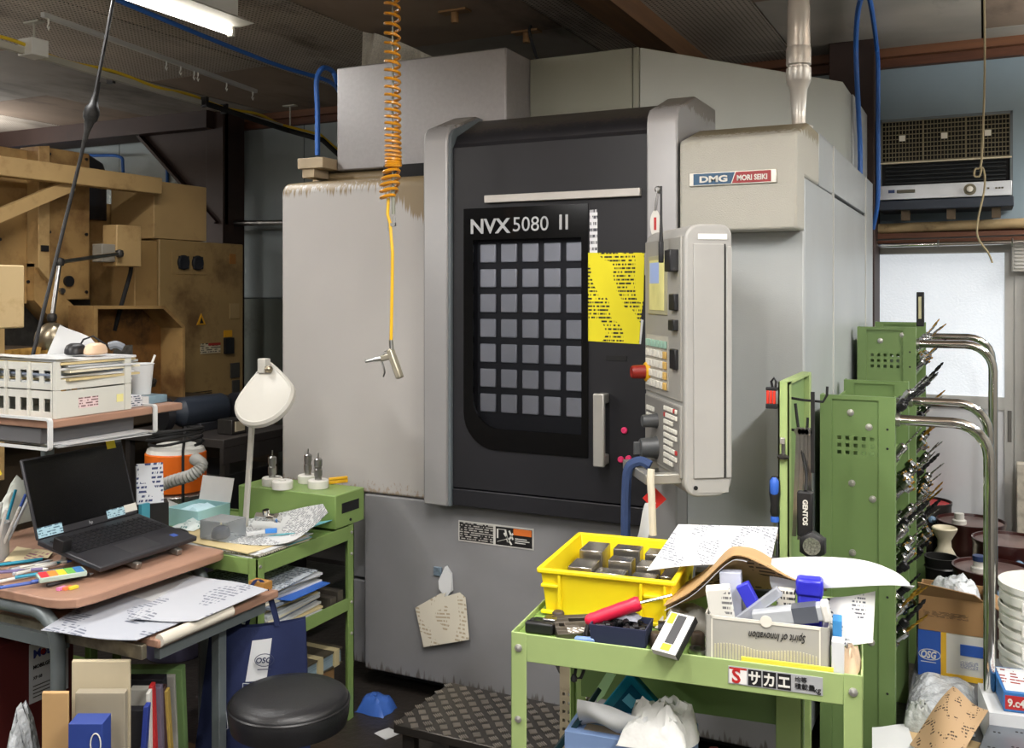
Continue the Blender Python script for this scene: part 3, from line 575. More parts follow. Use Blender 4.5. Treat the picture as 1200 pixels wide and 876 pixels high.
for y in (4.07, 4.18):
    f = MB().lathe((-4.086, y, 1.668), [(.042, 0), (.042, .012), (.036, .016), (.015, .012), (.0, .012)], 20, Matrix.Rotation(math.pi/2, 3, 'Y'))
    for k in range(4): a = math.pi/4+k*math.pi/2; f.obox((-4.078, y+.042*math.cos(a), 1.668+.042*math.sin(a)), .010, .012, .012)
    obj('fan', f, M('motor_black'), cab)
def cbox(name, y0, y1, z0, z1, mat, d=.004): return obj(name, MB().box(-4.09, -4.09+d, y0, y1, z0, z1), mat, cab)
o = obj('hazard_sign', MB().prism([(4.18, 1.31), (4.25, 1.31), (4.215, 1.375)], 'x', -4.09, -4.086), M('hazard_yellow', (206, 150, 30), .5), cab)
obj('hazard_bolt', MB().prism([(4.20, 1.318), (4.23, 1.318), (4.215, 1.352)], 'x', -4.086, -4.084), BLACKP, cab)
cbox('instruction_label', 4.21, 4.37, 1.14, 1.20, print_mat('cab_label', (190, 178, 150), (70, 60, 50), 5, 1.1, ax='s')); cbox('label_red', 4.27, 4.37, 1.185, 1.20, M('label_red', (150, 40, 34), .5), .0055)
cbox('switch_plate', 4.40, 4.47, 1.23, 1.27, M('switch_yellow', (206, 150, 30), .5)); cbox('main_switch', 4.40, 4.47, 1.13, 1.225, BLACKP, .02); cbox('corner_sticker', 4.45, 4.50, 1.67, 1.73, M('sticker_orange', (150, 100, 46), .5))
cbox('grey_sticker', 4.45, 4.53, 1.34, 1.43, M('sticker_tan', (158, 134, 92), .5)); cbox('black_plate', 4.455, 4.53, .98, 1.07, M('plate_grey', (66, 64, 60), .4), .008); cbox('black_plate', 4.47, 4.53, .80+.06, .965, M('plate_grey'), .008)
for i in range(5): cbox('vent_slot', 4.10, 4.30, .87+i*.012, .874+i*.012, BLACKP)
# small box with the work lamp arm
obj('lamp_box', MB().box(-4.02, -3.92, 3.46, 3.62, 1.63, 1.84), M('old_beige_pale'), om, bevel=.005)
obj('lamp_mount', MB().box(-4.0, -3.93, 3.38, 3.47, 1.65, 1.74), M('mount_grey', (140, 134, 122), .5), om, bevel=.004)
A0, A1, A2 = atX(140, 297, -3.9), atX(70, 307, -3.8), atX(61, 372, -3.75)
obj('lamp_arm', MB().cyl(A0, A1, .010, n=10), STEEL, om); obj('lamp_arm', MB().cyl(A1, A2, .010, n=10), STEEL, om)
for q in (A0, A1, A2): obj('arm_joint', MB().lathe(q-Vector((0, 0, .022)), [(.0, 0), (.018, .006), (.022, .022), (.018, .038), (0, .044)], 14), M('joint_dark', (60, 58, 56), .4, .6), om)
hm = Matrix.Rotation(math.radians(35), 3, 'Y') @ Matrix.Rotation(math.radians(20), 3, 'X')
obj('work_lamp', MB().lathe(A2-Vector((0, 0, .11)), [(.062, 0), (.075, .012), (.072, .04), (.05, .075), (.02, .095), (0, .1)], 22, hm), M('lamp_steel', (150, 140, 120), .3, .8), om)
# splash guard: an open tray with a stained back
gp = [(p.y, p.z) for p in (atX(110, 358, -3.9), atX(193, 358, -3.9), atX(217, 382, -3.9), atX(217, 480, -3.9), atX(110, 480, -3.9))]
gc = (sum(a for a, b in gp)/5, sum(b for a, b in gp)/5)
gi = [(gc[0]+(a-gc[0])*.93, gc[1]+(b-gc[1])*.93) for a, b in gp]
g = MB(); n = 5
g.add([(-3.90, *q) for q in gp]+[(-3.90, *q) for q in gi]+[(-4.08, *q) for q in gp]+[(-4.08, *q) for q in gi], [(i, (i+1) % n, n+(i+1) % n, n+i) for i in range(n)]+[(2*n+i, 2*n+(i+1) % n, (i+1) % n, i) for i in range(n)]+[(n+i, n+(i+1) % n, 3*n+(i+1) % n, 3*n+i) for i in range(n)])
obj('splash_guard', g, BEI, om)
obj('guard_back', MB().prism(gi, 'x', -4.08, -4.06), RUST, om)
obj('guard_plate', MB().box(-4.06, -4.05, 3.56, 3.68, 1.10, 1.22), M('plate_speckle', (100, 98, 92), .5, 0, .4, 40), om)
def pile(u, v): return (-4.05+.12*u, 3.32+.40*v, 1.03+.11*math.sin(math.pi*u)*math.sin(math.pi*min(1, v*1.2))+.02*math.sin(23*u+17*v))
ch = obj('swarf_heap', MB().sheet(pile, 14, 22, .02), M('swarf', (96, 92, 86), .4, .5, .6, 60, bump=.8, bs=90), om); ch['kind'] = 'stuff'
# pleated way cover, lower table and swing panel
y0, y1 = atX(11, 420, -3.72).y, atX(104, 420, -3.72).y; zt0, zt1 = atX(11, 410, -3.72).z, atX(104, 402, -3.72).z
for i in range(22):
    a = y0+(y1-y0)*i/22; b = y0+(y1-y0)*(i+1)/22; zt = zt0+(zt1-zt0)*i/22
    obj('pleat', MB().prism([(-3.75, a), (-3.72+.014*(i % 2)+.004*math.sin(i*2.1), (a+b)/2), (-3.75, b)], 'z', zt-.30, zt), M('pleat_tan', (178, 140, 72), .6, 0, .2, 9), om)
obj('way_block', MB().box(-4.5, -3.752, y0, y1, .84, 1.24), M('bed_dark'), om)
obj('spindle_zone', MB().box(-4.35, -4.3, 3.05, 3.62, .84, 1.46), M('zone_dark', (44, 42, 38), .6, 0, .5, 30), om)
obj('side_post', MB().box(-3.80, -3.74, y0-.16, y0-.005, .7, 1.45), BEI2, om, bevel=.005)
sp = [atX(0, 310, -3.3), atX(29, 384, -3.3)]
obj('swing_panel', MB().box(-3.36, -3.3, sp[0].y-.25, sp[1].y, sp[1].z, sp[0].z), M('swing_pale', (202, 178, 134), .55, 0, .1, 3, dirt=((150, 116, 70), .4, 3)), om, bevel=.006)
obj('swing_arm', MB().bar((-3.33, 2.35, 1.36), (-3.9, 2.7, 1.36), .04, .04), BEI2, om)
obj('table', MB().box(-4.45, -3.755, 3.3, 4.1, .84, .93), M('bed_dark'), om, bevel=.01)
obj('sagging_cable', MB().tube([(-4.05, 3.70, 1.83), (-4.01, 3.65, 1.75), (-4.0, 3.62, 1.6), (-4.03, 3.59, 1.44), (-4.06, 3.57, 1.3)], .011, 8), RUBBER, om)
# pale duct mouth at the far left
tag(obj('duct_mouth', MB().lathe((-4.62, 2.72, 1.9), [(.13, 0), (.14, .3), (.09, .48), (.05, .52)], 20), M('duct_white', (190, 188, 178), .5)), 'pale round hood standing behind the old beige machine', 'hood')
# ================================================================ green tool racks, tool board and the corner by the door
GRN = M('rack_green', (112, 138, 84), .45, 0, .07, 3, dirt=((74, 90, 56), .10, 5))
GRL = M('cart_green', (152, 172, 112), .45, 0, .07, 4, dirt=((88, 104, 56), .14, 7))
BOLT = M('bolt_zinc', (190, 188, 182), .35, .7)
def rack(name, label, y0, y1, ztop, pz, px1, holes_z, bolts, rows):
    x0, x1 = -.474, -.250
    t = thing(name, label, 'tool rack', (-.36, (y0+y1)/2, 0))
    for k, y in enumerate((y0, y1-.02)):
        m = MB()
        hx = [x0+.052+i*.0245 for i in range(6)]
        m.holed(x0+.036, x1-.048, .0, ztop-.012, y+.008, y+.014, [(a, a+.012, z, z+.012) for a in hx for z in holes_z])
        m.box(x0+.004, x0+.036, y, y+.02, 0, ztop).box(x1-.048, x1-.004, y, y+.02, 0, ztop).box(x0+.036, x1-.048, y, y+.02, ztop-.012, ztop).box(x0, x0+.004, y, y+.06, 0, ztop).box(x1-.004, x1, y, y+.045, 0, ztop)
        obj('side_frame', m, GRN, t)
    for bx, bz in bolts: obj('bolt', MB().lathe((bx, y0+.008, bz), [(.011, 0), (.011, .003), (.006, .004), (.006, .008), (0, .009)], 12, Matrix.Rotation(math.pi/2, 3, 'X')), BOLT, t)
    for z in (ztop-.10, ztop-.16, .55, .25):
        obj('flange_hole', MB().cyl((x1-.022, y0-.001, z), (x1-.022, y0+.002, z), .004, n=8), BLACKP, t)
    for z in rows:
        s = MB().prism([(x0+.06, z-.05), (x1-.012, z-.075), (x1-.006, z-.06), (x0+.066, z-.035)], 'y', y0+.061, y1-.021)
        obj('holder_shelf', s, GRN, t)
    obj('back_sheet', MB().box(x0+.004, x0+.008, y0+.06, y1-.02, .06, ztop-.04), GRN, t)
    for y in (y0+.035, y1+.012):
        pts = [(x1-.002, y, pz), (px1-.10, y, pz)]+[(px1-.10+.10*math.sin(a), y, pz-.10+.10*math.cos(a)) for a in (math.radians(d) for d in range(15, 91, 15))]+[(px1, y, .24)]
        obj('handle_pipe', MB().tube(pts+[(px1, y, .182 if y0 < 3.5 else .0)], .0165, 16), CHROME, t)
        obj('pipe_collar', MB().cyl((x1-.002, y, pz), (x1+.012, y, pz), .021, n=16), STEEL, t)
    return t
rows_n = [1.15, 1.0, .88, .74, .62, .50, .40]
rows_f = [1.30, 1.22, 1.10, .99, .88, .77, .66, .55, .44]
rack('tool_rack', 'low green tool rack with chrome handle pipes next to the crowded cart', 3.20, 3.80, 1.172, 1.10, .012, (.985, 1.008, 1.031), [(-.382, 1.118), (-.327, 1.075), (-.378, .895), (-.316, .85), (-.376, .675), (-.32, .40)], rows_n)
rack('tool_rack', 'taller green tool rack standing before the frosted sliding door', 4.20, 4.94, 1.357, 1.29, .030, (1.19, 1.213, 1.236), [(-.385, 1.33-.03), (-.30, 1.325)], rows_f)
# tool holders
HOLD = M('holder_steel', (176, 176, 174), .25, 1, .2, 40); HBLK = M('holder_black', (38, 38, 40), .35, .5); GOLD = M('tin_gold', (196, 150, 62), .3, .9)
def holder_proto(kind, label):
    t = thing('tool_holder', label, 'tool holder', (0, 0, 0), group='tool holders in the green racks')
    dk = HBLK if kind in (1, 4) else HOLD
    obj('shank', MB().lathe((0, 0, 0), [(.009, -.055), (.016, -.01), (.016, 0)], 14), HOLD, t, local=True)
    obj('flange', MB().lathe((0, 0, 0), [(.022, 0), (.025, .004), (.022, .009), (.025, .014), (.022, .018)], 16), HOLD, t, local=True)
    if kind == 3:
        obj('mill_body', MB().lathe((0, 0, 0), [(.018, .018), (.018, .05), (.030, .056), (.030, .085), (.02, .088)], 16), dk, t, local=True)
        c = MB()
        for k in range(5): a = k*2*math.pi/5; c.obox((.029*math.cos(a), .029*math.sin(a), .084), .008, .008, .012)
        obj('inserts', c, GOLD, t, local=True)['kind'] = 'stuff'
    else:
        obj('chuck', MB().lathe((0, 0, 0), [(.015, .018), (.015, .045), (.019, .047), (.019, .072), (.012, .078)], 16), dk, t, local=True)
        r, l, mt = {0: (.004, .10, HOLD), 1: (.0055, .07, HBLK), 2: (.006, .115, GOLD), 4: (.010, .12, HBLK)}[kind]
        n = 14; pr = []
        m = MB()
        for s in range(n+1):                                     # two-lobed twisted bit
            a = s*.55; z = .078+l*s/n; q = 1 if s < n-1 else (.6 if s < n else .1)
            for j in range(6):
                b = j*math.pi/3; rad = r*q*(1 if j % 3 else .62); m.v.append(Vector((rad*math.cos(a+b), rad*math.sin(a+b), z)))
        for s in range(n):
            for j in range(6): m.f.append([s*6+j, s*6+(j+1) % 6, s*6+6+(j+1) % 6, s*6+6+j]); m.m.append(0)
        m.f.append([n*6+j for j in range(6)]); m.m.append(0)
        obj('cutter', m, mt, t, local=True)
    return t
KL = {0: 'steel collet holder with a thin drill', 1: 'black chuck holder with a short end mill', 2: 'collet holder with a gold coated drill', 3: 'face mill holder with small gold inserts', 4: 'black holder with a long thick twist drill'}
protos = {}
rr = random.Random(11)
TILT = math.radians(42)
for rk, (rows, ys, where) in enumerate(((rows_n, (3.29, 3.37, 3.46, 3.55, 3.64, 3.72), 'in the low rack beside the cart'), (rows_f, (4.29, 4.38, 4.47, 4.56, 4.66, 4.76, 4.86), 'in the tall rack before the door'))):
    for ri, z in enumerate(rows):
        for yi, y in enumerate(ys):
            if rr.random() < .34: continue
            k = rr.choice((0, 0, 0, 1, 2, 3, 3, 4))
            if rk == 0 and yi == 0: k = {0: 1, 1: 1, 2: 3, 3: 0, 4: 0, 5: 2, 6: 4}[ri]
            pos = (-.272, y, z-.045); rot = (rr.uniform(-.12, .06), TILT+rr.uniform(-.12, .12), rr.uniform(-.25, .12))
            lab = KL[k]+', '+('top', 'second', 'third', 'fourth', 'fifth', 'sixth', 'seventh', 'eighth', 'ninth')[ri]+' shelf of the '+('low' if rk == 0 else 'tall')+' rack'
            if k not in protos: protos[k] = holder_proto(k, lab); protos[k].location = pos; protos[k].rotation_euler = rot; protos[k].scale = (.8, .8, .8)
            else: dup(protos[k], pos, rot, lab)
# black level standing on the tall rack
lv = thing('spirit_level', 'black upright spirit level with a pale window on top of the tall green rack', 'level', (-.24, 4.3, 1.358))
lp0 = atY(1074, 379, 4.3); lp1 = atY(1083, 342, 4.3)
obj('body', MB().box(lp0.x, lp1.x, 4.29, 4.32, 1.358, lp1.z), BLACKP, lv, bevel=.003)
obj('window', MB().box(lp0.x+.008, lp1.x-.010, 4.287, 4.291, 1.39, lp1.z-.02), M('level_vial', (206, 200, 160), .3), lv)
# tool board on edge, left of the low rack
tb = thing('tool_board', 'narrow upright green board hung with hand tools between cart and machine', 'tool board', (-.476, 2.78, 0))
obj('front_upright', MB().box(-.492, -.464, 2.60, 2.604, 0, 1.262).box(-.492, -.488, 2.60, 2.635, 0, 1.262).box(-.468, -.464, 2.60, 2.635, 0, 1.262), GRL, tb)
obj('rear_upright', MB().box(-.488, -.462, 2.925, 2.955, 0, 1.262), GRL, tb, bevel=.002)
obj('board_sheet', MB().box(-.482, -.478, 2.636, 2.924, .2, 1.255), GRN, tb)
obj('top_rail', MB().box(-.490, -.464, 2.604, 2.955, 1.255, 1.263), GRL, tb)
for z in (1.215, 1.13):
    obj('hook', MB().tube([(-.476, 2.66, z), (-.44, 2.655, z-.004), (-.385 if z > 1.2 else -.43, 2.65, z-.006), (-.375 if z > 1.2 else -.425, 2.65, z+.012), (-.374 if z > 1.2 else -.424, 2.65, z+.035)], .0035, 8), RUBBER, tb)
rs = thing('bit_set', 'red and black hex key set clipped to the machine side of the green board', 'tool', (-.505, 2.60, 1.19))
for i in range(3): obj('bit_sleeve', MB().box(-.522+.0085*i, -.515+.0085*i, 2.592, 2.60, 1.203, 1.238), M('set_red', (206, 52, 36), .4), rs, bevel=.002)
obj('holder_bar', MB().box(-.524, -.493, 2.594, 2.606, 1.238, 1.247).box(-.524, -.493, 2.594, 2.606, 1.190, 1.203), BLACKP, rs, bevel=.002)
obj('clip_loop', MB().tube([(-.507, 2.6, 1.247), (-.510, 2.6, 1.262), (-.503, 2.6, 1.272), (-.497, 2.6, 1.262), (-.499, 2.6, 1.247)], .0035, 8), BLACKP, rs)
sd = thing('screwdriver', 'blue and black handled screwdriver hanging beside the green board', 'screwdriver', (-.51, 2.6, .8))
spx = atY(908, 580, 2.6)
obj('grip', MB().lathe((spx.x, 2.6, .905), [(.010, 0), (.013, .012), (.011, .03), (.015, .06), (.014, .095), (.008, .105)], 16), BLACKP, sd)
obj('grip_inlay', MB().lathe((spx.x, 2.596, .955), [(.006, 0), (.0125, .012), (.0125, .045), (.006, .054)], 14), M('grip_blue', (50, 96, 190), .4), sd)
obj('ferrule', MB().lathe((spx.x, 2.6, .89), [(.011, 0), (.012, .008), (.010, .015)], 14), M('grip_blue'), sd)
obj('blade', MB().cyl((spx.x, 2.6, .80), (spx.x, 2.6, .905), .004, n=8), STEEL, sd)
sh = MB()
wr = thing('wrench_bundle', 'bunch of long steel wrenches hanging from the hook on the green board', 'wrench', (-.44, 2.65, .85))
for i in range(4):
    x = -.448+.009*i; obj('wrench', MB().bar((x, 2.646+.004*i, 1.13), (x+.004*(i-2), 2.63+.006*i, .85-.01*i), .004, .011, up=(1, 0, 0)).cyl((x, 2.64, 1.128), (x, 2.652, 1.128), .010, n=12), STEEL, wr)
kc = thing('magnet_clip', 'small steel clip with black tips on the green board edge', 'clip', (-.478, 2.59, 1.05))
obj('clip_body', MB().box(-.487, -.474, 2.594, 2.6, 1.098, 1.115), BOLT, kc, bevel=.002)
obj('clip_spring', MB().cyl((-.478, 2.596, 1.072), (-.478, 2.596, 1.098), .005, n=10), STEEL, kc)
obj('clip_tip', MB().lathe((-.478, 2.592, 1.060), [(.014, 0), (.016, .006), (.006, .013)], 12), M('joint_dark'), kc)
# flashlight
fl = thing('work_light', 'black slim work light with hexagonal lens head hanging on the green board', 'flashlight', (-.41, 2.6, .85))
f0 = atY(944, 575, 2.6); f1 = atY(950, 628, 2.6)
obj('body', MB().box(f0.x-.020, f0.x+.020, 2.585, 2.612, f1.z, f0.z), BLACKP, fl, bevel=.004)
obj('bezel', MB().lathe((f1.x+.008, 2.598, f1.z-.018), [(.036, 0), (.038, .008), (.036, .028), (.030, .032)], 6, Matrix.Rotation(math.pi/2, 3, 'X') @ Matrix.Rotation(math.pi/6, 3, 'Z')), BLACKP, fl)
obj('lens', MB().lathe((f1.x+.008, 2.566, f1.z-.018), [(.023, 0), (.022, .003), (.01, .001), (.0, .001)], 20, Matrix.Rotation(math.pi/2, 3, 'X')), M('lens_glass', (130, 130, 120), .15, .4, .5, 200), fl)
text('lettering', 'GENTOS', .017, Matrix.Translation((f0.x-.004, 2.5845, f0.z-.02)) @ Matrix.Rotation(math.pi/2, 4, 'X') @ Matrix.Rotation(-math.pi/2, 4, 'Z'), M('badge_white'), fl, bold=.0006)
hose('light_strap', [(-.458, 2.66, 1.20), (-.45, 2.655, 1.14), (-.44, 2.65, 1.08), (-.425, 2.63, 1.02), (f0.x, 2.60, f0.z+.001)], .004, RUBBER, 'thin black strap holding the work light on the green board', 'strap')
tag(obj('black_ruler', MB().box(-.415, -.405, 2.64, 2.645, 1.02, 1.235), BLACKP), 'thin black rule hanging from the hook beside the green board', 'ruler')
# ---------------------------------------------------------------- low platform with parcels
PZ = .18
tag(obj('low_platform', MB().box(-.225, .9, 2.55, 3.88, .10, PZ).box(-.20, -.1, 2.6, 2.7, 0, .10).box(.6, .7, 2.6, 2.7, 0, .10).box(-.20, -.1, 3.7, 3.8, 0, .10).box(.6, .7, 3.7, 3.8, 0, .10), M('platform_grey', (88, 90, 92), .6, 0, .2, 3, dirt=((50, 48, 46), .3, 5)), bevel=.004), 'low grey platform on blocks covered with wrapping and parcels', 'platform')
bx = thing('parcel_box', 'white parcel with blue end and yellow stripes under the open carton', 'box', (-.09, 3.70, PZ))
BW = M('parcel_white', (206, 206, 198), .7); BBL = M('parcel_blue', (40, 84, 168), .6); BYE = M('parcel_yellow', (222, 176, 44), .6)
obj('carton', MB().box(-.205, -.005, 3.60, 3.81, PZ, .335), BW, bx, bevel=.002)
obj('blue_end', MB().box(-.207, -.135, 3.598, 3.80, PZ+.001, .336), BBL, bx); obj('yellow_stripe', MB().box(-.135, -.118, 3.597, 3.80, PZ+.001, .3365), BYE, bx)
obj('yellow_base', MB().box(-.118, -.003, 3.597, 3.60, PZ+.001, PZ+.02), BYE, bx); obj('blue_label', MB().box(-.075, -.004, 3.5965, 3.60, .268, .305), BBL, bx)
text('lettering', 'OSG', .034, front_m((-.200, 3.5965, .243)), BW, bx, bold=.0012, sx=.72, shear=.2)
ring = MB().tube([(-.170+.034*math.cos(a), 3.597, .255+.018*math.sin(a)) for a in (math.pi*2*i/24 for i in range(25))], .0013, 6)
obj('logo_oval', ring, BW, bx); obj('logo_line', MB().box(-.198, -.150, 3.5965, 3.598, .228, .230), BW, bx)
obj('print_block', MB().box(-.075, -.02, 3.5965, 3.60, .225, .25), print_mat('parcel_print', (206, 206, 198), (40, 70, 140), 8, 1.3), bx)
ca = thing('open_carton', 'open brown carton filled with bubble wrap on the blue and white parcel', 'box', (-.09, 3.70, .3375))
KR = M('carton_brown', (150, 116, 76), .8, 0, .08, 6)
cb_ = MB().box(-.205, .0, 3.60, 3.605, .3375, .455).box(-.205, .0, 3.80, 3.805, .3375, .455).box(-.205, -.200, 3.605, 3.80, .3375, .455).box(-.005, .0, 3.605, 3.80, .3375, .455).box(-.20, -.005, 3.605, 3.80, .3375, .343)
obj('carton', cb_, KR, ca)
obj('flap', MB().sheet(lambda u, v: (-.205+.205*u-.03*v*u, 3.60-.05*v, .455+.055*v-.02*u*v), 2, 2, .003), KR, ca)
obj('flap', MB().sheet(lambda u, v: (.0+.06*v, 3.60+.17*u, .455-.03*v), 2, 2, .003), KR, ca)
obj('carton_print', MB().box(-.19, -.05, 3.5985, 3.60, .385, .405), print_mat('carton_ink', (150, 116, 76), (60, 46, 34), 6, 1.4), ca)
def crumple(c, sx, sy, h, seed, n=14, th=.0015):
    r = random.Random(seed); ph = [(r.uniform(1, 4.2), r.uniform(1, 4.2), r.uniform(0, 6)) for _ in range(6)]
    def fn(u, v):
        e = (1-(2*u-1)**4)*(1-(2*v-1)**4)
        z = h*e**.7*(.72+.07*sum(math.sin(a*u*3+b*v*3+p) for a, b, p in ph))
        z *= 1+.13*sum(abs(math.sin(b*u*5.5-a*v*5+p))-.5 for a, b, p in ph[:3])
        return (c[0]+(u-.5)*sx*(1+.06*math.sin(9*v+seed)), c[1]+(v-.5)*sy*(1+.06*math.sin(8*u+seed)), c[2]+max(z, .0)+th)
    return MB().sheet(fn, n, n, th)
BUB = M('bubble_wrap', (205, 210, 214), .22, 0, .18, 40, bump=.9, bs=70, coat=.4)
tag(obj('bubble_wrap', crumple((-.10, 3.70, .43), .17, .17, .075, 4, 16), BUB), 'clear bubble wrap bulging out of the open brown carton', 'bubble wrap')
tag(obj('plastic_sheet', crumple((-.122, 3.36, PZ+.002), .19, .42, .06, 9, 22), BUB), 'crumpled glossy plastic sheet beside the foot of the low green rack', 'plastic sheet')
tag(obj('plastic_wad', crumple((-.18, 3.16, PZ+.002), .08, .10, .09, 5, 10), M('wad_clear', (176, 180, 176), .25, 0, .3, 30, bump=.6, bs=60)), 'small wad of clear film pressed against the low green rack', 'plastic sheet')
def flat_sheet(name, label, cat, pts, mat, wave=.004, th=.0015, nu=10, nv=8, seed=1, group=None, bulge=0):
    a, b, c, d = [Vector(p) for p in pts]              # corners: near left, near right, far right, far left
    r = random.Random(seed); p1, p2 = r.uniform(0, 6), r.uniform(0, 6)
    def fn(u, v):
        p = (a*(1-u)+b*u)*(1-v)+(d*(1-u)+c*u)*v
        return p+Vector((0, 0, abs(wave)*(1+math.sin(5*u+p1)*math.cos(4*v+p2))+bulge*math.sin(math.pi*u)*math.sin(math.pi*v)))
    return tag(obj(name, MB().sheet(fn, nu, nv, th), mat), label, cat, group)
flat_sheet('brown_paper', 'creased brown wrapping paper with black marks on the low platform', 'paper', [atZ(1066, 872, .22), atZ(1118, 905, .22), atZ(1158, 838, .30), atZ(1117, 812, .31)], print_mat('kraft_print', (168, 140, 106), (60, 46, 34), 26, .15, blotch=12, ax='h'), .014, seed=3, bulge=.03)
flat_sheet('card_sheet', 'tan card sheet under the crumpled plastic on the platform', 'paper', [(-.21, 3.02, PZ+.004), (-.03, 3.0, PZ+.004), (-.01, 3.12, PZ+.004), (-.21, 3.16, PZ+.004)], M('card_tan', (196, 168, 124), .8), .001)
flat_sheet('white_board', 'plain white sheet on the floor edge before the low green rack', 'paper', [atZ(1022, 900, .19), atZ(1082, 905, .19), atZ(1063, 849, .19), atZ(1022, 852, .19)], WHITE, .002)
pl = thing('metal_plate', 'grey metal plate with rows of small holes on the platform', 'plate', (.12, 2.85, PZ))
q = [atZ(1136, 905, .26), atZ(1260, 905, .26), atZ(1260, 835, .26), atZ(1165, 834, .26)]
obj('plate', MB().add([(*p[:2], .262) for p in q]+[(*p[:2], .252) for p in q], [(0, 1, 2, 3), (7, 6, 5, 4), (0, 4, 5, 1), (1, 5, 6, 2), (2, 6, 7, 3), (3, 7, 4, 0)]), M('plate_blue_grey', (122, 128, 136), .3, .7, .12, 8), pl)
obj('support_block', MB().box(q[3].x+.02, q[2].x-.02, q[0].y+.03, q[2].y-.01, PZ, .252), M('platform_grey'), pl)
for i in range(4):
    for j in range(4):
        c = (q[0]*(1-(i+.5)/4)+q[1]*((i+.5)/4))*(1-(j+.5)/4)+(q[3]*(1-(i+.5)/4)+q[2]*((i+.5)/4))*((j+.5)/4)
        for s in (-.006, .006): obj('hole', MB().cyl((c.x+s, c.y, .2615), (c.x+s, c.y, .2628), .0038, n=8), BLACKP, pl)
gb = thing('glove_box', 'blue and white carton with red corner label on the platform', 'box', (.1, 3.3, PZ))
g0 = atZ(1176, 832, .30)
mt = Matrix.Translation((g0.x, g0.y, 0)) @ Matrix.Rotation(math.radians(8), 4, 'Z')
obj('stack', MB().box(-.04, .3, -.02, .2, PZ, .297).xf(mt), M('stack_white', (210, 212, 214), .5), gb)
obj('carton', MB().box(0, .28, 0, .20, .298, .355).xf(mt), M('glove_blue', (52, 112, 176), .5), gb, bevel=.002)
obj('lid_print', MB().box(.008, .275, .01, .19, .3552, .3562).xf(mt), print_mat('glove_print', (222, 226, 230), (150, 60, 60), 9, .7, ax='h'), gb)
obj('red_label', MB().box(.004, .085, -.0015, 0, .306, .345).xf(mt), M('label_red2', (176, 40, 40), .5), gb)
text('lettering', '9.c4h.', .03, mt @ front_m((.010, -.0022, .315)), M('badge_white'), gb, bold=.0008, sx=.9)
# stacked white pails
WB = M('pail_white', (224, 224, 216), .4, 0, .03, 4)
zb = PZ
for i in range(4):
    b = thing('white_pail', ('topmost empty white pail in the stack by the chrome pipes', 'second white pail from the top of the stack by the chrome pipes', 'third white pail from the top of the stack by the chrome pipes', 'lowest white pail of the stack by the chrome pipes')[3-i], 'bucket', (.185, 3.42, zb), group='stacked white pails')
    h = .21
    obj('body', MB().lathe((.185, 3.42, zb), [(.110, .003), (.124, .085), (.136, .150), (.136, .152), (.145, .154), (.145, .178), (.140, .18), (.140, .19), (.148, .191), (.148, h), (.142, h), (.134, h-.03), (.118, .03), (.110, .012), (.0, .012)], 32), WB, b)
    if i < 4: obj('handle_lug', MB().box(.10, .145, 3.30-.012, 3.30+.01, zb+.135, zb+.175), WB, b, bevel=.004)
    obj('wire_handle', MB().tube([(.11, 3.293, zb+.15), (.125, 3.288, zb+.125), (.15, 3.285, zb+.118)], .0025, 6), STEEL, b)
    zb += .068
# dark drums
DR = M('drum_maroon', (58, 26, 24), .3, 0, .1, 5, coat=.5); DT = M('drum_top', (120, 100, 96), .3, .3, .25, 6)
def drum(x, y, r, h, label, cap, mat=None, top=None):
    t = thing('oil_pail', label, 'drum', (x, y, 0))
    obj('body', MB().lathe((x, y, 0), [(r*.97, 0), (r*.97, .01), (r, .02), (r, h*.30), (r*1.02, h*.33), (r, h*.36), (r, h*.66), (r*1.02, h*.69), (r, h*.72), (r, h-.02), (r*1.03, h-.012), (r*1.03, h), (r*.98, h), (r*.96, h-.012)], 36), mat or DR, t)
    obj('lid', MB().lathe((x, y, h-.016), [(r*.96, 0), (r*.96, .004), (r*.9, .006), (0, .006)], 36), top or DT, t)
    if cap:
        c = obj('spout', MB().lathe((x-.05, y-.06, h-.010), [(.032, 0), (.032, .018), (.022, .022), (.022, .05), (.0, .051)], 18), WHITEP, t)
        if cap == 2: obj('spout_cap', MB().lathe((x-.05, y-.06, h+.035), [(.026, 0), (.026, .02), (.0, .021)], 18), M('cap_blue', (40, 56, 96), .4), c)
    obj('ear', MB().lathe((x+.03, y-r, h-.07), [(.018, 0), (.018, .006), (.006, .012)], 14, Matrix.Rotation(math.pi/2, 3, 'X')), M('ear_blue', (130, 160, 190), .4), t)
    obj('bail', MB().tube([(x+.03, y-r-.012, h-.07), (x+.08, y-r-.004, h-.12), (x+.13, y-r+.06, h-.14)], .0025, 6), STEEL, t)
    return t
drum(-.06, 5.14, .15, .40, 'maroon steel drum with open white spout behind the other drums', 1)
drum(.10, 4.71, .15, .425, 'maroon steel drum with a bare lid between two capped drums', 0)
drum(.03, 4.40, .15, .375, 'maroon steel drum with a dark blue spout cap nearest the open carton', 2)
drum(-.265, 5.345, .115, .435, 'drum with a bright red lid against the back wall', 0, M('drum_dark', (50, 46, 44), .4), M('drum_red', (176, 40, 44), .4))
b = thing('black_bucket', 'open black bucket between the drums and the tall green rack', 'bucket', (-.17, 4.58, 0))
obj('body', MB().lathe((-.17, 4.58, 0), [(.055, 0), (.066, .32), (.068, .325), (.068, .345), (.070, .35), (.064, .35), (.052, .02), (0, .02)], 26), M('bucket_black', (36, 36, 35), .35), b)
obj('rim_bead', MB().lathe((-.17, 4.58, .30), [(.066, 0), (.071, .004), (.066, .010)], 26), M('bucket_black'), b)
j = thing('white_jug', 'cream funnel topped jug behind the open black bucket', 'jug', (-.165, 4.80, 0))
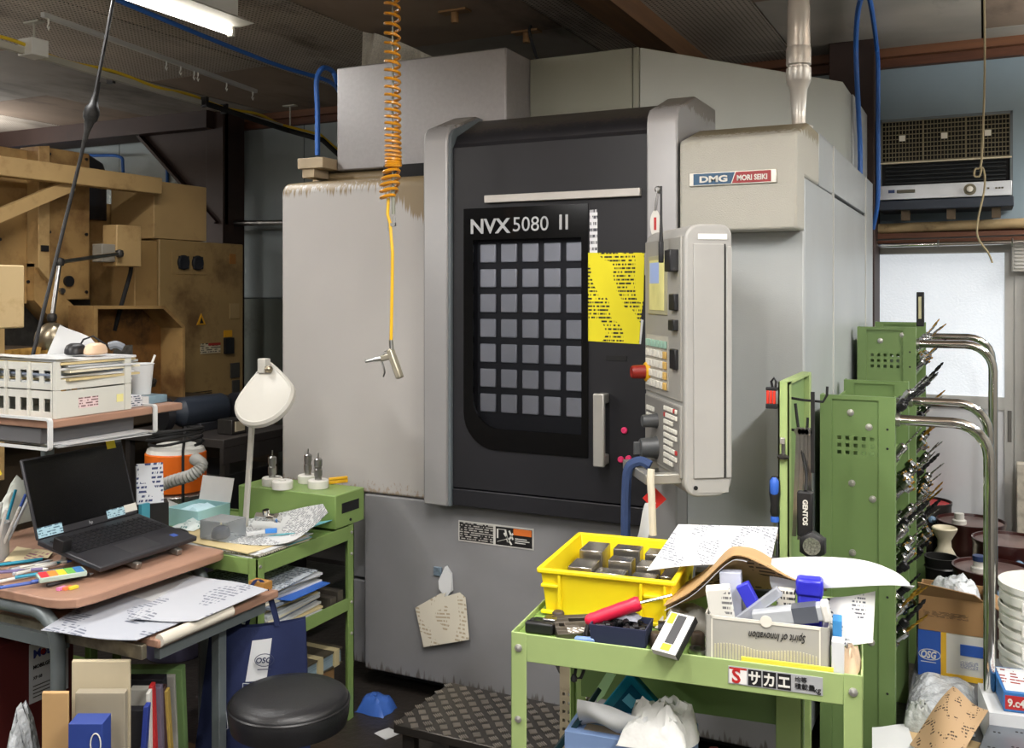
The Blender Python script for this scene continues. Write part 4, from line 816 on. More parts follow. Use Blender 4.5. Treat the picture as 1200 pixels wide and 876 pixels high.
obj('body', MB().lathe((-.165, 4.80, 0), [(.05, 0), (.052, .01), (.052, .30), (.03, .34), (.028, .37), (.05, .41), (.055, .425), (.050, .43), (.03, .40)], 22), M('jug_cream', (214, 206, 180), .5), j)
obj('jug_handle', MB().tube([(-.117, 4.78, .30), (-.08, 4.77, .28), (-.075, 4.77, .18), (-.115, 4.78, .14)], .010, 8), M('jug_cream'), j)
sb_ = atY(1188, 590, 5.38)
tag(obj('concrete_block', MB().box(.14, .26, 5.30, 5.39, 0, .66), M('block_speckle', (176, 170, 156), .8, 0, .25, 30, dirt=((70, 60, 52), .25, 30)), bevel=.004), 'spotted pale slab leaning by the door post', 'slab')
# ================================================================ crowded green cart in front
CR = math.radians(6.5); CO = Vector((-.945, 1.915, 0)); CT = Matrix.Translation(CO) @ Matrix.Rotation(CR, 4, 'Z')
CW, CD_, CZ = .735, .50, .745; TZ = .733
c1 = thing('work_cart', 'green steel work cart crowded with parts and papers before the machine', 'cart', CO, 0)
def cbx(name, a, mat=GRL, bevel=.002, parent=c1): return obj(name, MB().box(*a).xf(CT), mat, parent, bevel=bevel)
cbx('front_rail', (.036, CW-.036, .0, .004, CZ-.062, CZ)); cbx('rail_lip', (.036, CW-.036, .0, .03, CZ-.062, CZ-.058))
cbx('back_rail', (.036, CW-.036, CD_-.004, CD_, CZ-.062, CZ)); cbx('side_rail', (-.001, .003, .036, CD_-.036, CZ-.062, CZ)); cbx('side_rail', (CW-.003, CW+.001, .036, CD_-.036, CZ-.062, CZ))
cbx('tray', (.004, CW-.004, .004, CD_-.004, TZ-.004, TZ), M('cart_tray', (120, 150, 76), .5, 0, .1, 5))
for x, y in ((0, 0), (CW, 0), (0, CD_), (CW, CD_)):
    sx = 1 if x == 0 else -1; sy = 1 if y == 0 else -1
    m = MB(); xa, xb = sorted((x, x+sx*.036)); ya, yb = sorted((y, y+sy*.004)); m.box(xa, xb, ya, yb, .07, CZ+.001)
    xa, xb = sorted((x, x+sx*.004)); ya, yb = sorted((y, y+sy*.036)); m.box(xa, xb, ya, yb, .07, CZ+.001)
    obj('leg', m.xf(CT), GRL, c1, bevel=.0015)
    obj('caster', MB().cyl((x+sx*.03, y+sy*.03-.015, .035), (x+sx*.03, y+sy*.03+.015, .035), .035, n=18).box(x+sx*.03-.02, x+sx*.03+.02, y+sy*.03-.02, y+sy*.03+.02, .066, .072).xf(CT), RUBBER, c1)
for x in (.018, CW-.018):
    for z in (CZ-.033, CZ-.19) if x < .3 else (CZ-.033,):
        obj('bolt', MB().lathe(CT @ Vector((x, -.0005, z)), [(.009 if z > CZ-.1 else .005, 0), (.008, .003), (.0, .006)], 14, Matrix.Rotation(CR, 3, 'Z') @ Matrix.Rotation(math.pi/2, 3, 'X')), BOLT, c1)
cbx('lower_shelf', (.004, CW-.004, .02, CD_-.004, .20, .206), M('cart_tray'))
cbx('lower_rail', (.036, CW-.036, CD_-.004, CD_, .17, .23)); cbx('lower_rail', (.036, CW-.036, .0, .004, .17, .23))
cbx('back_panel', (.03, CW-.20, CD_-.03, CD_-.024, .42, .655), GRN); cbx('panel_post', (CW-.20, CW-.14, CD_-.05, CD_-.02, .21, .70), GRL)
cbx('panel_brace', (CW-.139, CW-.134, CD_-.05, CD_+.0-.006, .21, .70), GRN)
lp_ = cbx('maker_label', (.475, .66, -.0015, .0, CZ-.048, CZ-.012), M('label_silver', (186, 188, 190), .4, .3), 0)
cbx('label_box', (.477, .512, -.0022, -.0014, CZ-.046, CZ-.014), M('label_white2', (230, 228, 224), .5), 0, lp_)
for k in range(3): cbx('label_box', (.515+k*.029, .541+k*.029, -.0022, -.0014, CZ-.046, CZ-.014), M('label_black', (28, 28, 30), .5), 0, lp_)
for k, ch in enumerate('サカエ'): text('lettering', ch, .030, CT @ front_m((.515+k*.029, -.0026, CZ-.0415)), M('badge_white'), lp_, bold=.0008, sx=.85)
text('lettering', 'S', .040, CT @ front_m((.482, -.0026, CZ-.044)), M('label_red2'), lp_, bold=.001)
cbx('label_ring', (.477, .512, -.0024, -.0014, CZ-.0175, CZ-.014), M('label_red2'), 0, lp_)
text('lettering', '積載量', .013, CT @ front_m((.606, -.0022, CZ-.040)), M('label_black'), lp_); text('lettering', 'kg', .016, CT @ front_m((.642, -.0022, CZ-.043)), M('label_black'), lp_)
text('lettering', '均等', .012, CT @ front_m((.606, -.0022, CZ-.026)), M('label_black'), lp_)
# ---- yellow crate with steel blocks
YEL = M('crate_yellow', (232, 208, 26), .45, 0, .06, 5, dirt=((120, 98, 30), .16, 7))
cx0, cx1, cy0, cy1, cz0, cz1 = .015, .33, .165, .515, TZ+.001, TZ+.112
cr_ = thing('plastic_crate', 'open yellow plastic crate with ribbed corners holding steel blocks', 'crate', CT @ Vector(((cx0+cx1)/2, (cy0+cy1)/2, TZ)))
def tray_mesh(x0, x1, y0, y1, z0, z1, w, taper):
    m = MB(); o0 = [(x0+taper, y0+taper), (x1-taper, y0+taper), (x1-taper, y1-taper), (x0+taper, y1-taper)]; o1 = [(x0, y0), (x1, y0), (x1, y1), (x0, y1)]
    i1 = [(x0+w, y0+w), (x1-w, y0+w), (x1-w, y1-w), (x0+w, y1-w)]; i0 = [(x0+taper+w, y0+taper+w), (x1-taper-w, y0+taper+w), (x1-taper-w, y1-taper-w), (x0+taper+w, y1-taper-w)]
    vs = [(*p, z0) for p in o0]+[(*p, z1) for p in o1]+[(*p, z1) for p in i1]+[(*p, z0+w) for p in i0]
    fs = [(3, 2, 1, 0), (12, 13, 14, 15)]
    for i in range(4): j = (i+1) % 4; fs += [(i, j, 4+j, 4+i), (4+i, 4+j, 8+j, 8+i), (8+i, 8+j, 12+j, 12+i)]
    return m.add(vs, fs)
obj('crate_body', tray_mesh(cx0, cx1, cy0, cy1, cz0, cz1, .004, .012).xf(CT), YEL, cr_, bevel=.006)
rim = MB()
for a in ((cx0-.006, cx1+.006, cy0-.008, cy0+.003), (cx0-.006, cx1+.006, cy1-.003, cy1+.008), (cx0-.008, cx0+.003, cy0-.006, cy1+.006), (cx1-.003, cx1+.008, cy0-.006, cy1+.006)): rim.box(*a, cz1-.012, cz1+.001)
obj('crate_rim', rim.xf(CT), YEL, cr_, bevel=.004)
for x in (cx0+.045, cx1-.075, cx1-.02): obj('crate_rib', MB().prism([(cy0+.012, cz0), (cy0-.002, cz0+.004), (cy0-.006, cz1-.012), (cy0+.004, cz1-.012)], 'x', x, x+.006).xf(CT), YEL, cr_)
for x0, x1 in ((cx0, cx0+.045), (cx1-.069, cx1-.02)):
    for z in (cz0+.004, cz0+.066): obj('corner_ledge', MB().box(x0+.002, x1, cy0-.004, cy0+.008, z, z+.008).xf(CT), YEL, cr_, bevel=.002)
BLK = M('ground_steel', (158, 154, 146), .22, .85, .2, 8)
k = 0; names = ['tall', 'short', 'square', 'long']
blocks = [(.085, .30, .06, .08, .088), (.085, .41, .06, .09, .102), (.160, .225, .07, .05, .062), (.155, .30, .075, .05, .075), (.165, .37, .06, .05, .088), (.165, .445, .07, .05, .098), (.235, .215, .06, .05, .060), (.24, .29, .06, .05, .075), (.24, .36, .06, .06, .085), (.245, .44, .06, .06, .095), (.297, .33, .035, .10, .08)]
for x, y, sx, sy, h in blocks:
    m = MB().box(x-sx/2, x+sx/2, y-sy/2, y+sy/2, cz0+.0065, cz0+.005+h); k += 1
    tag(obj('steel_block', m.xf(CT), BLK, bevel=.0025), 'ground steel block standing among others in the yellow crate' if k > 2 else ('large dark steel block in the crate corner nearest the machine door' if k == 2 else 'large steel block along the crate wall nearest the chequer step'), 'metal block', 'steel blocks in the crate')
# ---- red screwdriver with cord
RH = M('handle_red', (200, 30, 62), .4)
sd2 = thing('scriber', 'tool with ribbed crimson handle and steel tip resting on the cart', 'screwdriver', CT @ Vector((.25, .1, TZ)))
h0 = atY(686, 728, 1.98); h1 = atY(750, 706, 2.02); h2 = atY(787, 697, 2.06)
d = (h1-h0); pts = [h0+d*t for t in (0, .04, .12, .2, .35, .5, .65, .8, .94, 1.0)]
obj('handle', MB().tube(pts, [.006, .012, .0145, .0135, .015, .0145, .0155, .0145, .0165, .014], 16), RH, sd2)
obj('shaft', MB().tube([h1, h2], .0035, 8), STEEL, sd2)
obj('wrist_cord', MB().tube([h0+d*.06, h0+Vector((.003, -.02, -.03)), h0+Vector((-.008, -.026, -.075)), h0+Vector((-.016, -.026, -.120)), h0+Vector((.0, -.026, -.115)), h0+Vector((.016, -.026, -.075)), h0+Vector((.012, -.022, -.02)), h0+d*.08], .0035, 8), RUBBER, sd2)
obj('cord_knot', MB().lathe(h0+Vector((-.016, -.027, -.128)), [(0, 0), (.007, .004), (.008, .010), (.004, .018), (0, .019)], 10), RUBBER, sd2)
# ---- small things along the front of the tray
def ct(x, y, z=TZ+.001): return CT @ Vector((x, y, z))
kb = thing('fixture_block', 'slotted steel clamp block lying beside the navy tray of screws', 'clamp', ct(.12, .06))
tm = CT @ Matrix.Translation((.135, .075, TZ+.022)) @ Matrix.Rotation(.5, 4, 'Z') @ Matrix.Rotation(.28, 4, 'X')
DKS = M('dark_steel', (92, 86, 78), .4, .6, .2, 20)
n0 = MB().holed(-.055, .055, -.035, .035, 0, .028, [(-.02, .045, -.022, -.010), (-.02, .045, .010, .022), (-.045, -.033, -.006, .006)])
n0.xf(Matrix.Rotation(-math.pi/2, 4, 'X')); obj('block', n0.xf(tm), DKS, kb, bevel=.001)
obj('scale_marks', MB().box(-.03, .03, -.034, -.014, .0005, .0012).xf(tm @ Matrix.Translation((0, 0, .0))), print_mat('scale_print', (120, 112, 100), (220, 220, 214), 6, 1.1, ax='h'), kb)
cl_ = thing('clamp_arm', 'small black and steel clamp arm on the cart corner above the bare bolt', 'clamp', ct(.05, .05))
obj('arm', MB().box(.02, .085, .035, .055, TZ+.001, TZ+.026).xf(CT), BLACKP, cl_, bevel=.004); obj('jaw', MB().box(.055, .085, .058, .09, TZ+.001, TZ+.03).xf(CT), STEEL, cl_, bevel=.003)
kbx = thing('screw_box', 'small navy tray of black screws and caps on the cart edge', 'box', ct(.24, .06))
obj('tray', tray_mesh(.175, .30, .015, .10, TZ+.001, TZ+.045, .003, .004).xf(CT), M('tray_navy', (40, 46, 70), .6), kbx)
rr = random.Random(5)
for i in range(16):
    p = ct(rr.uniform(.19, .285), rr.uniform(.03, .085), TZ+rr.uniform(.03, .042)); a = rr.uniform(0, 3.1); q = Vector((math.cos(a), math.sin(a), rr.uniform(-.2, .3)))*.016
    tag(obj('cap_screw', MB().tube([p-q, p+q*.3, p+q*.3, p+q], [.0045, .0045, .008, .008], 10), M('screw_black', (30, 30, 32), .4, .5)), 'black socket screw in the small navy tray', 'screw', 'black screws in the navy tray')
tag(obj('folded_cloth', crumple(ct(.245, .075, TZ+.046), .06, .04, .012, 2, 8, .003), M('cloth_grey', (130, 132, 142), .9)), 'folded grey cloth lying on the navy tray of screws', 'cloth')
tag(obj('rag', crumple(ct(.36, .20), .13, .10, .05, 6, 14, .003), M('rag_white', (200, 198, 190), .9, 0, .1, 20)), 'crumpled white rag between the yellow crate and the grey box', 'cloth')
tag(obj('socket_tool', MB().tube([ct(.31, .10, TZ+.022), ct(.335, .105, TZ+.022), ct(.335, .105, TZ+.022), ct(.375, .11, TZ+.022)], [.018, .018, .021, .021], 16), BLACKP), 'black round socket lying beside the screw tray', 'tool')
mk = thing('blade_pack', 'white pack with yellow and grey print leaning over the cart edge', 'package', ct(.375, .05))
tm = CT @ Matrix.Translation((.345, .004, TZ+.022)) @ Matrix.Rotation(-.35, 4, 'Z') @ Matrix.Rotation(.62, 4, 'X')
obj('pack', MB().box(-.018, .040, -.025, .075, 0, .016).xf(tm), M('pack_white', (214, 212, 206), .5), mk, bevel=.001); obj('pack_side', MB().box(.040, .0425, -.025, .075, 0, .016).xf(tm), BLACKP, mk)
obj('yellow_print', MB().box(-.014, .000, .045, .072, .0161, .0168).xf(tm), BYE, mk); obj('grey_print', MB().box(.003, .024, -.002, .07, .0161, .0168).xf(tm), M('pack_grey', (60, 60, 62), .5), mk); obj('yellow_print', MB().box(.001, .022, -.020, -.004, .0161, .0168).xf(tm), BYE, mk)
# ---- the grey cutter box standing upside down, full of things
bx0, bx1, by0, by1, bz1 = .425, .672, .022, .13, TZ+.092
gb2 = thing('catalog_box', 'open grey box with upside down slogan full of tool packs on the cart', 'box', ct((bx0+bx1)/2, .07))
GBX = M('box_grey', (168, 166, 158), .55, 0, .06, 5, dirt=((120, 112, 84), .15, 5))
bm_ = MB().box(bx0, bx1, by0, by0+.003, TZ+.001, bz1).box(bx0, bx1, by1-.003, by1, TZ+.001, bz1).box(bx0, bx0+.003, by0, by1, TZ+.001, bz1+.004).box(bx1-.003, bx1, by0, by1, TZ+.001, bz1).box(bx0, bx1, by0, by1, TZ+.001, TZ+.004)
obj('carton', bm_.xf(CT), GBX, gb2)
obj('white_edge', MB().box(bx0+.012, bx1-.018, by0-.0012, by0, bz1-.006, bz1).box(bx0+.012, bx0+.015, by0-.0012, by0, TZ+.002, bz1).box(bx1-.02, bx1-.017, by0-.0012, by0, TZ+.002, bz1).xf(CT), M('edge_white', (226, 222, 210), .5), gb2)
obj('thumb_notch', MB().lathe(ct((bx0+bx1)/2, by0-.0013, bz1), [(.012, 0), (.012, .0012)], 20, Matrix.Rotation(CR, 3, 'Z') @ Matrix.Rotation(math.pi/2, 3, 'X')), M('edge_white'), gb2)
for i in range(34): obj('ridge', MB().box(bx0+.019+i*.0061, bx0+.0215+i*.0061, by0-.0012, by0, TZ+.002, TZ+.034+.004*math.sin(i*.3)).xf(CT), M('edge_yellow', (196, 190, 158), .5), gb2)
text('lettering', 'Spirit of Innovation', .0235, CT @ front_m((bx1-.045, by0-.0016, TZ+.072), tilt=math.pi+.03), BLACKP, gb2, sx=.62, shear=.35)
tag(obj('yellow_slip', MB().box(.50, .68, .006, .012, TZ+.001, TZ+.018).xf(CT), M('slip_yellow', (222, 212, 70), .7)), 'yellow paper slip between the grey box and the cart rail', 'paper')
# contents of the box
def leaning(name, label, cat, c, size, rz, ry, rx, mat, bevel=.002):
    m = CT @ Matrix.Translation(c) @ Matrix.Rotation(rz, 4, 'Z') @ Matrix.Rotation(ry, 4, 'Y') @ Matrix.Rotation(rx, 4, 'X')
    return tag(obj(name, MB().obox((0, 0, 0), *size).xf(m), mat, bevel=bevel), label, cat)
CLR = glass_mat('clear_plastic', (214, 218, 226), .15, .62)
leaning('white_carton', 'small white carton with print leaning in the grey box by the frosted case', 'box', (.455, .058, TZ+.085), (.05, .03, .12), .1, -.16, .1, print_mat('carton_white', (226, 224, 216), (120, 120, 120), 12, .4))
leaning('clear_case', 'frosted plastic case sticking up behind the white carton', 'case', (.470, .105, TZ+.10), (.045, .03, .13), 0, -.05, 0, M('case_frost', (188, 192, 206), .2, 0, .08, 20))
leaning('blue_case', 'bright blue plastic case slanting inside the grey box', 'case', (.525, .085, TZ+.088), (.028, .022, .13), 0, -.5, 0, M('case_blue', (54, 56, 186), .35))
leaning('clear_case', 'long clear plastic case crossing over the blue one in the grey box', 'case', (.52, .060, TZ+.10), (.020, .018, .14), 0, .85, 0, CLR)
lc = thing('tube_case', 'long clear tool tube with white end cap lying across the grey box', 'case', ct(.6, .06, TZ+.1))
a0, a1 = ct(.52, .045, TZ+.088), ct(.665, .05, TZ+.118)
obj('tube', MB().bar(a0, a1, .036, .032), M('tube_clear', (168, 172, 176), .2, 0, .1, 20), lc, bevel=.004); obj('label_band', MB().bar(a0*.45+a1*.55, a0*.12+a1*.88, .0368, .0328), M('band_dark', (84, 88, 96), .3), lc); obj('end_cap', MB().bar(a0*.06+a1*.94, a1+(a1-a0)*.05, .042, .038), WHITEP, lc, bevel=.004)
bc = thing('square_case', 'deep blue square capped case sticking up from the grey box', 'case', ct(.635, .10, TZ+.1))
obj('body', MB().box(.606, .655, .085, .12, TZ+.01, TZ+.145).xf(CT), M('case_blue'), bc, bevel=.006); obj('cap', MB().box(.603, .658, .082, .123, TZ+.13, TZ+.168).xf(CT), M('case_deep', (44, 44, 176), .3), bc, bevel=.007)
tag(obj('steel_insert', MB().box(.565, .602, .08, .11, TZ+.02, TZ+.14).xf(CT), print_mat('insert_print', (196, 192, 180), (50, 50, 50), 10, 1.0), bevel=.002), 'small printed insert box standing behind the clear tube', 'box')
# ---- papers and envelope piled on top
DRW = print_mat('drawing_paper', (200, 202, 205), (120, 124, 132), 30, .45, blotch=5, ax='h')
def quad_sheet(name, label, pts, mat, bend, nu=14, nv=12, cat='paper', th=.0012):
    a, b, c, d = [Vector(p) for p in pts]
    return tag(obj(name, MB().sheet(lambda u, v: (a*(1-u)+b*u)*(1-v)+(d*(1-u)+c*u)*v+Vector((0, 0, bend(u, v))), nu, nv, th), mat), label, cat)
quad_sheet('drawing_sheet', 'large white engineering drawing lying over the steel blocks on the cart', [atZ(758, 668, .862), atZ(902, 664, .845), atZ(912, 617, .905), atZ(795, 614, .915)], DRW, lambda u, v: .010*math.sin(math.pi*u)*(1-v))
# brown envelope: two arched leaves that gape towards the front
KE = M('envelope_kraft', (180, 146, 100), .7, 0, .07, 8)
env = thing('brown_envelope', 'arched brown paper envelope over the grey box of tool packs', 'envelope', ct(.5, .15, TZ))
def prj(px, py, Y): return atY(px, py, Y)
lo = [prj(778, 709, 2.02), prj(812, 690, 2.03), prj(850, 655, 2.05), prj(868, 650, 2.06), prj(893, 660, 2.08), prj(930, 678, 2.10), prj(968, 690, 2.12)]
hi = [prj(790, 690, 2.34), prj(825, 668, 2.34), prj(852, 643, 2.34), prj(868, 640, 2.34), prj(890, 645, 2.34), prj(925, 668, 2.36), prj(960, 684, 2.36)]
def curve(P, t):
    f = t*(len(P)-1); i = min(int(f), len(P)-2); g = f-i; p0, p1, p2, p3 = P[max(i-1, 0)], P[i], P[i+1], P[min(i+2, len(P)-1)]
    return .5*((2*p1)+(p2-p0)*g+(2*p0-5*p1+4*p2-p3)*g*g+(3*p1-p0-3*p2+p3)*g**3)
obj('upper_leaf', MB().sheet(lambda u, v: curve(lo, u)*(1-v)+curve(hi, u)*v, 28, 6, .002), KE, env)
lo2 = [prj(781, 712, 2.03), prj(820, 700, 2.10), prj(850, 690, 2.16), prj(880, 690, 2.18), prj(910, 690, 2.18), prj(940, 690, 2.16), prj(968, 692, 2.13)]
obj('inner_leaf', MB().sheet(lambda u, v: curve(lo2, u)*(1-v)+(curve(lo, u)+Vector((0, .012, -.004)))*v, 28, 6, .0015), print_mat('envelope_print', (176, 142, 98), (84, 66, 44), 12, .6, blotch=3), env)
obj('white_liner', MB().sheet(lambda u, v: curve(lo, u*.55)+Vector((0, .004+.05*v, -.012-.004*v)), 16, 2, .001), WHITE, env)
rolled = [prj(905, 654, 2.2), prj(940, 652, 2.2), prj(985, 653, 2.2), prj(1020, 658, 2.2), prj(1050, 670, 2.2), prj(1066, 683, 2.2)]
rl2 = [prj(905, 690, 2.12), prj(940, 690, 2.12), prj(985, 688, 2.1), prj(1020, 686, 2.1), prj(1050, 685, 2.1), prj(1072, 686, 2.1)]
tag(obj('drawing_sheet', MB().sheet(lambda u, v: curve(rl2, u)*(1-v)+curve(rolled, u)*v+Vector((0, -.03*math.sin(math.pi*v), .0)), 22, 8, .0012), WHITE), 'blank white sheet curling out towards the low rack under the brown envelope', 'paper')
s0 = [prj(962, 755, 2.08), prj(1023, 752, 2.10), prj(1026, 692, 2.14), prj(968, 700, 2.14)]
tag(obj('drawing_sheet', MB().sheet(lambda u, v: (s0[0]*(1-u)+s0[1]*u)*(1-v)+(s0[3]*(1-u)+s0[2]*u)*v+Vector((0, -.012*math.sin(3*u), 0)), 10, 10, .003), print_mat('sketch_paper', (220, 219, 214), (90, 92, 100), 16, .25, blotch=3)), 'worn sheet with a small sketch hanging over the cart end by the racks', 'paper')
tag(obj('blue_carton', MB().box(.677, .695, .05, .09, TZ+.001, TZ+.10).xf(CT), M('carton_cyan', (64, 140, 200), .5), bevel=.001), 'thin light blue carton squeezed beside the grey box', 'box')
tag(obj('white_carton', MB().box(.676, .70, .012, .045, TZ+.001, TZ+.07).xf(CT), WHITE, bevel=.001), 'plain white carton standing at the cart corner post by the racks', 'box')
tag(obj('printed_bag', crumple(ct(.712, .06), .035, .08, .06, 3, 10), M('bag_peach', (206, 180, 150), .4, 0, .2, 15, dirt=((150, 90, 70), .2, 20))), 'creased peach printed bag in the cart corner by the racks', 'bag')
# small clutter at the back of the cart
leaning('digital_gauge', 'clear cased label on the back edge of the cart behind the drawing', 'gauge', (.43, .47, TZ+.02), (.05, .03, .04), 0, 0, 0, print_mat('gauge_print', (180, 182, 178), (60, 60, 60), 9, 1))
leaning('black_bar', 'black bar on the back edge of the cart behind the drawing', 'bar', (.53, .47, TZ+.012), (.10, .025, .022), .0, 0, 0, BLACKP)
leaning('steel_vise', 'small dark steel vise on the back edge of the cart behind the crate', 'vise', (.365, .47, TZ+.03), (.06, .05, .055), .1, 0, 0, DKS)
# ---- things on the lower shelf and hanging below
SB = M('tissue_blue', (126, 152, 196), .6)
LZ = .207
tb_ = thing('tissue_box', 'light blue tissue box with a pulled tissue under the cart', 'tissue box', ct(.24, .16, LZ))
obj('carton', MB().box(.10, .38, .08, .22, LZ, LZ+.30).xf(CT), SB, tb_, bevel=.002)
def tis(u, v): p = ct(.13+.17*u, .12-.05*math.sin(2.2*v)+.008*math.sin(9*u+3*v), LZ+.30+.075*v*(1-.2*u)+.006*math.sin(7*u)); return p
obj('tissue', MB().sheet(tis, 14, 8, .001), WHITE, tb_)
obj('slot', MB().box(.14, .30, .10, .13, LZ+.3, LZ+.3012).xf(CT), M('slot_tan', (140, 128, 110), .7), tb_)
tag(obj('plastic_bag', crumple(ct(.315, .10, LZ+.303), .15, .13, .10, 8, 18), M('bag_white', (226, 226, 222), .35, 0, .05, 10, bump=.3, bs=40)), 'crumpled white plastic bag lying on the blue tissue box', 'bag')
tl = thing('document_case', 'translucent teal document case tilted under the cart', 'case', ct(.30, .33, LZ))
def pixpoly(pts, Y, k=1.0):
    q = [atY(a_, b_, Y) for a_, b_ in pts]; c_ = (sum(p.x for p in q)/len(q), sum(p.z for p in q)/len(q)); return [(c_[0]+(p.x-c_[0])*k, c_[1]+(p.z-c_[1])*k) for p in q]
TQ = [(737, 787), (798, 856), (758, 892), (701, 832)]
obj('shell', MB().prism(pixpoly(TQ, 2.29), 'y', 2.29, 2.315), M('teal_clear', (20, 110, 130), .15, 0, .3, 9, coat=.4), tl, bevel=.004)
obj('inset', MB().prism(pixpoly(TQ, 2.29, .74), 'y', 2.288, 2.29), M('teal_dark', (16, 70, 92), .2), tl); obj('label', MB().prism(pixpoly([(737, 812), (748, 822), (740, 830), (729, 820)], 2.288), 'y', 2.2865, 2.288), M('teal_pale', (90, 160, 180), .3), tl)
tag(obj('green_folder', MB().prism(pixpoly([(712, 786), (722, 790), (708, 815), (700, 822), (700, 805)], 2.325), 'y', 2.322, 2.326), M('folder_pale', (170, 206, 150), .6)), 'pale green folder edge behind the teal document case', 'folder')
leaning('dark_panel', 'dark teal panel leaning against the light blue tissue box', 'panel', (.075, .18, LZ+.24), (.012, .16, .22), 0, .6, 0, M('panel_teal', (24, 54, 60), .4))
# perforated steel holder hung on the back leg
ph = thing('perforated_holder', 'rusty perforated metal holder with a rod hanging behind the cart', 'holder', ct(-.01, .52, .25))
hm = MB().holed(.005, .085, .46, .70, .43, .433, [(.013+i*.0155, .021+i*.0155, .49+j*.024, .499+j*.024) for i in range(5) for j in range(6)])
hm.box(.005, .008, .433, .47, .46, .66).box(.082, .085, .433, .47, .46, .66).box(.005, .085, .433, .47, .46, .463)
obj('sleeve', hm.xf(CT @ Matrix.Translation((-.045, .075, -.21))), M('rust_pale', (150, 138, 116), .6, .2, .2, 12, dirt=((84, 62, 44), .4, 14)), ph)
obj('rod', MB().cyl(ct(-.01, .525, .40), ct(-.06, .515, .50), .008, n=12), STEEL, ph)
# magazines on the lower shelf
flat_sheet('magazine', 'magazine with red and yellow cover on the lower shelf of the cart', 'magazine', [ct(.40, .06, LZ+.006), ct(.56, .04, LZ+.03), ct(.55, .17, LZ+.05), ct(.42, .18, LZ+.02)], M('magazine_cover', (214, 206, 150), .5, 0, .1, 9, dirt=((176, 50, 34), .45, 14)), .004, .004)
flat_sheet('white_card', 'white card sheet across the lower shelf of the cart', 'paper', [ct(.54, .03, LZ+.03), ct(.725, .03, LZ+.04), ct(.725, .16, LZ+.05), ct(.53, .18, LZ+.04)], WHITE, .004, .003)
for i in range(9):
    x = .39+.028*i; leaning('tool_pack', ('small red tool pack', 'small black tool pack', 'small blue tool pack', 'small beige tool pack')[i % 4]+(' beside the tissue box', ' mid row', ' by the corner post')[i//4]+' on the lower cart shelf', 'package', (x, .42, LZ+.075), (.022, .06, .14-.012*(i % 3)), 0, .1*((i % 3)-1), 0, M('tp%d' % (i % 4), ((120, 40, 36), (40, 40, 42), (50, 110, 190), (160, 150, 130))[i % 4], .5))
# more small parts strewn over the front of the tray
for i, (x, y, kind, lb) in enumerate(((.03, .10, 'ring', 'steel ring lying near the crate corner on the cart tray'), (.075, .115, 'cap', 'small brown cap behind the clamp arm on the cart'), (.115, .13, 'pin', 'short steel pin behind the slotted clamp block'), (.20, .13, 'pin', 'bright dowel pin between the crate and the screw tray'), (.315, .055, 'cap', 'dark cap standing between the screw tray and the white pack'), (.40, .085, 'cap', 'black bottle cap next to the grey box'), (.405, .045, 'ring', 'dark ring leaning between the grey box and the white pack'), (.165, .02, 'pin', 'blue pin lying against the front rail of the cart'))):
    m_ = {'ring': STEEL, 'cap': M('cap_brown', (70, 58, 48), .5), 'pin': STEEL}[kind]
    if i == 7: m_ = M('pin_blue', (110, 140, 190), .4)
    p = ct(x, y)
    if kind == 'ring': m = MB().lathe(p, [(.010, 0), (.018, 0), (.019, .004), (.018, .010), (.010, .010), (.010, 0)], 20, cap=False)
    elif kind == 'cap': m = MB().lathe(p, [(.014, 0), (.015, .004), (.014, .026), (.011, .03), (0, .03)], 18)
    else: m = MB().tube([p+Vector((-.022, -.006, .007)), p+Vector((-.018, -.005, .007)), p+Vector((.018, .005, .007)), p+Vector((.022, .006, .007))], [.004, .007, .007, .004], 12)
    tag(obj({'ring': 'steel_ring', 'cap': 'round_cap', 'pin': 'dowel_pin'}[kind], m, m_), lb, {'ring': 'ring', 'cap': 'cap', 'pin': 'pin'}[kind])
# ================================================================ things stuck to the machine, the step
def yplate(name, label, cat, pts, Y, mat, th=.001):
    q = [atY(px, py, Y) for px, py in pts]; m = MB(); n = len(q)
    return tag(obj(name, m.add([(p.x, Y, p.z) for p in q]+[(p.x, Y+th, p.z) for p in q], [tuple(range(n)), tuple(reversed(range(n, 2*n)))]+[(i, (i+1) % n, n+(i+1) % n, n+i) for i in range(n)]), mat), label, cat)
NOTE = print_mat('note_yellow', (226, 214, 36), (40, 40, 30), 24, .6, blotch=3.0)
yplate('note_sheet', 'bright yellow handwritten sheet with a torn corner on the machine door', 'paper', [(683, 399), (749, 403), (751, 372), (754, 352), (755, 296), (686, 296)], 2.9375, NOTE)
yplate('torn_paper', 'torn white paper backing showing behind the yellow sheet', 'paper', [(740, 402), (751, 403), (754, 375), (748, 372)], 2.9390, WHITE)
yplate('number_strip', 'narrow white strip of numbers above the yellow sheet on the door', 'label', [(691, 297), (700, 297), (700, 245), (691, 246)], 2.9385, print_mat('strip_print', (226, 227, 230), (70, 70, 80), 7, 1.0))
for i, (px, py, w) in enumerate(((732, 504, 'alone above two others'), (728, 538, 'lower and beside the door handle'), (737, 537, 'lower and next to the pendant bar'))):
    p = atY(px, py, 2.94); tag(obj('magnet', MB().lathe((p.x, 2.9399, p.z), [(.0105, 0), (.0105, .006), (.008, .009), (0, .009)], 18, Matrix.Rotation(math.pi/2, 3, 'X')), M('magnet_pink', (226, 60, 110), .4)), 'round pink magnet on the black door, '+w, 'magnet', 'pink magnets')
ky = thing('key_tag', 'oval white key tag hanging from the lock on the silver column', 'key tag', (-.925, 2.91, 1.69))
kp_ = atY(772, 222, 2.92); kt = atY(768, 262, 2.915)
obj('lock', MB().lathe((kp_.x, 2.919, kp_.z), [(.011, 0), (.011, .008), (.006, .014), (0, .014)], 14, Matrix.Rotation(math.pi/2, 3, 'X')), STEEL, ky)
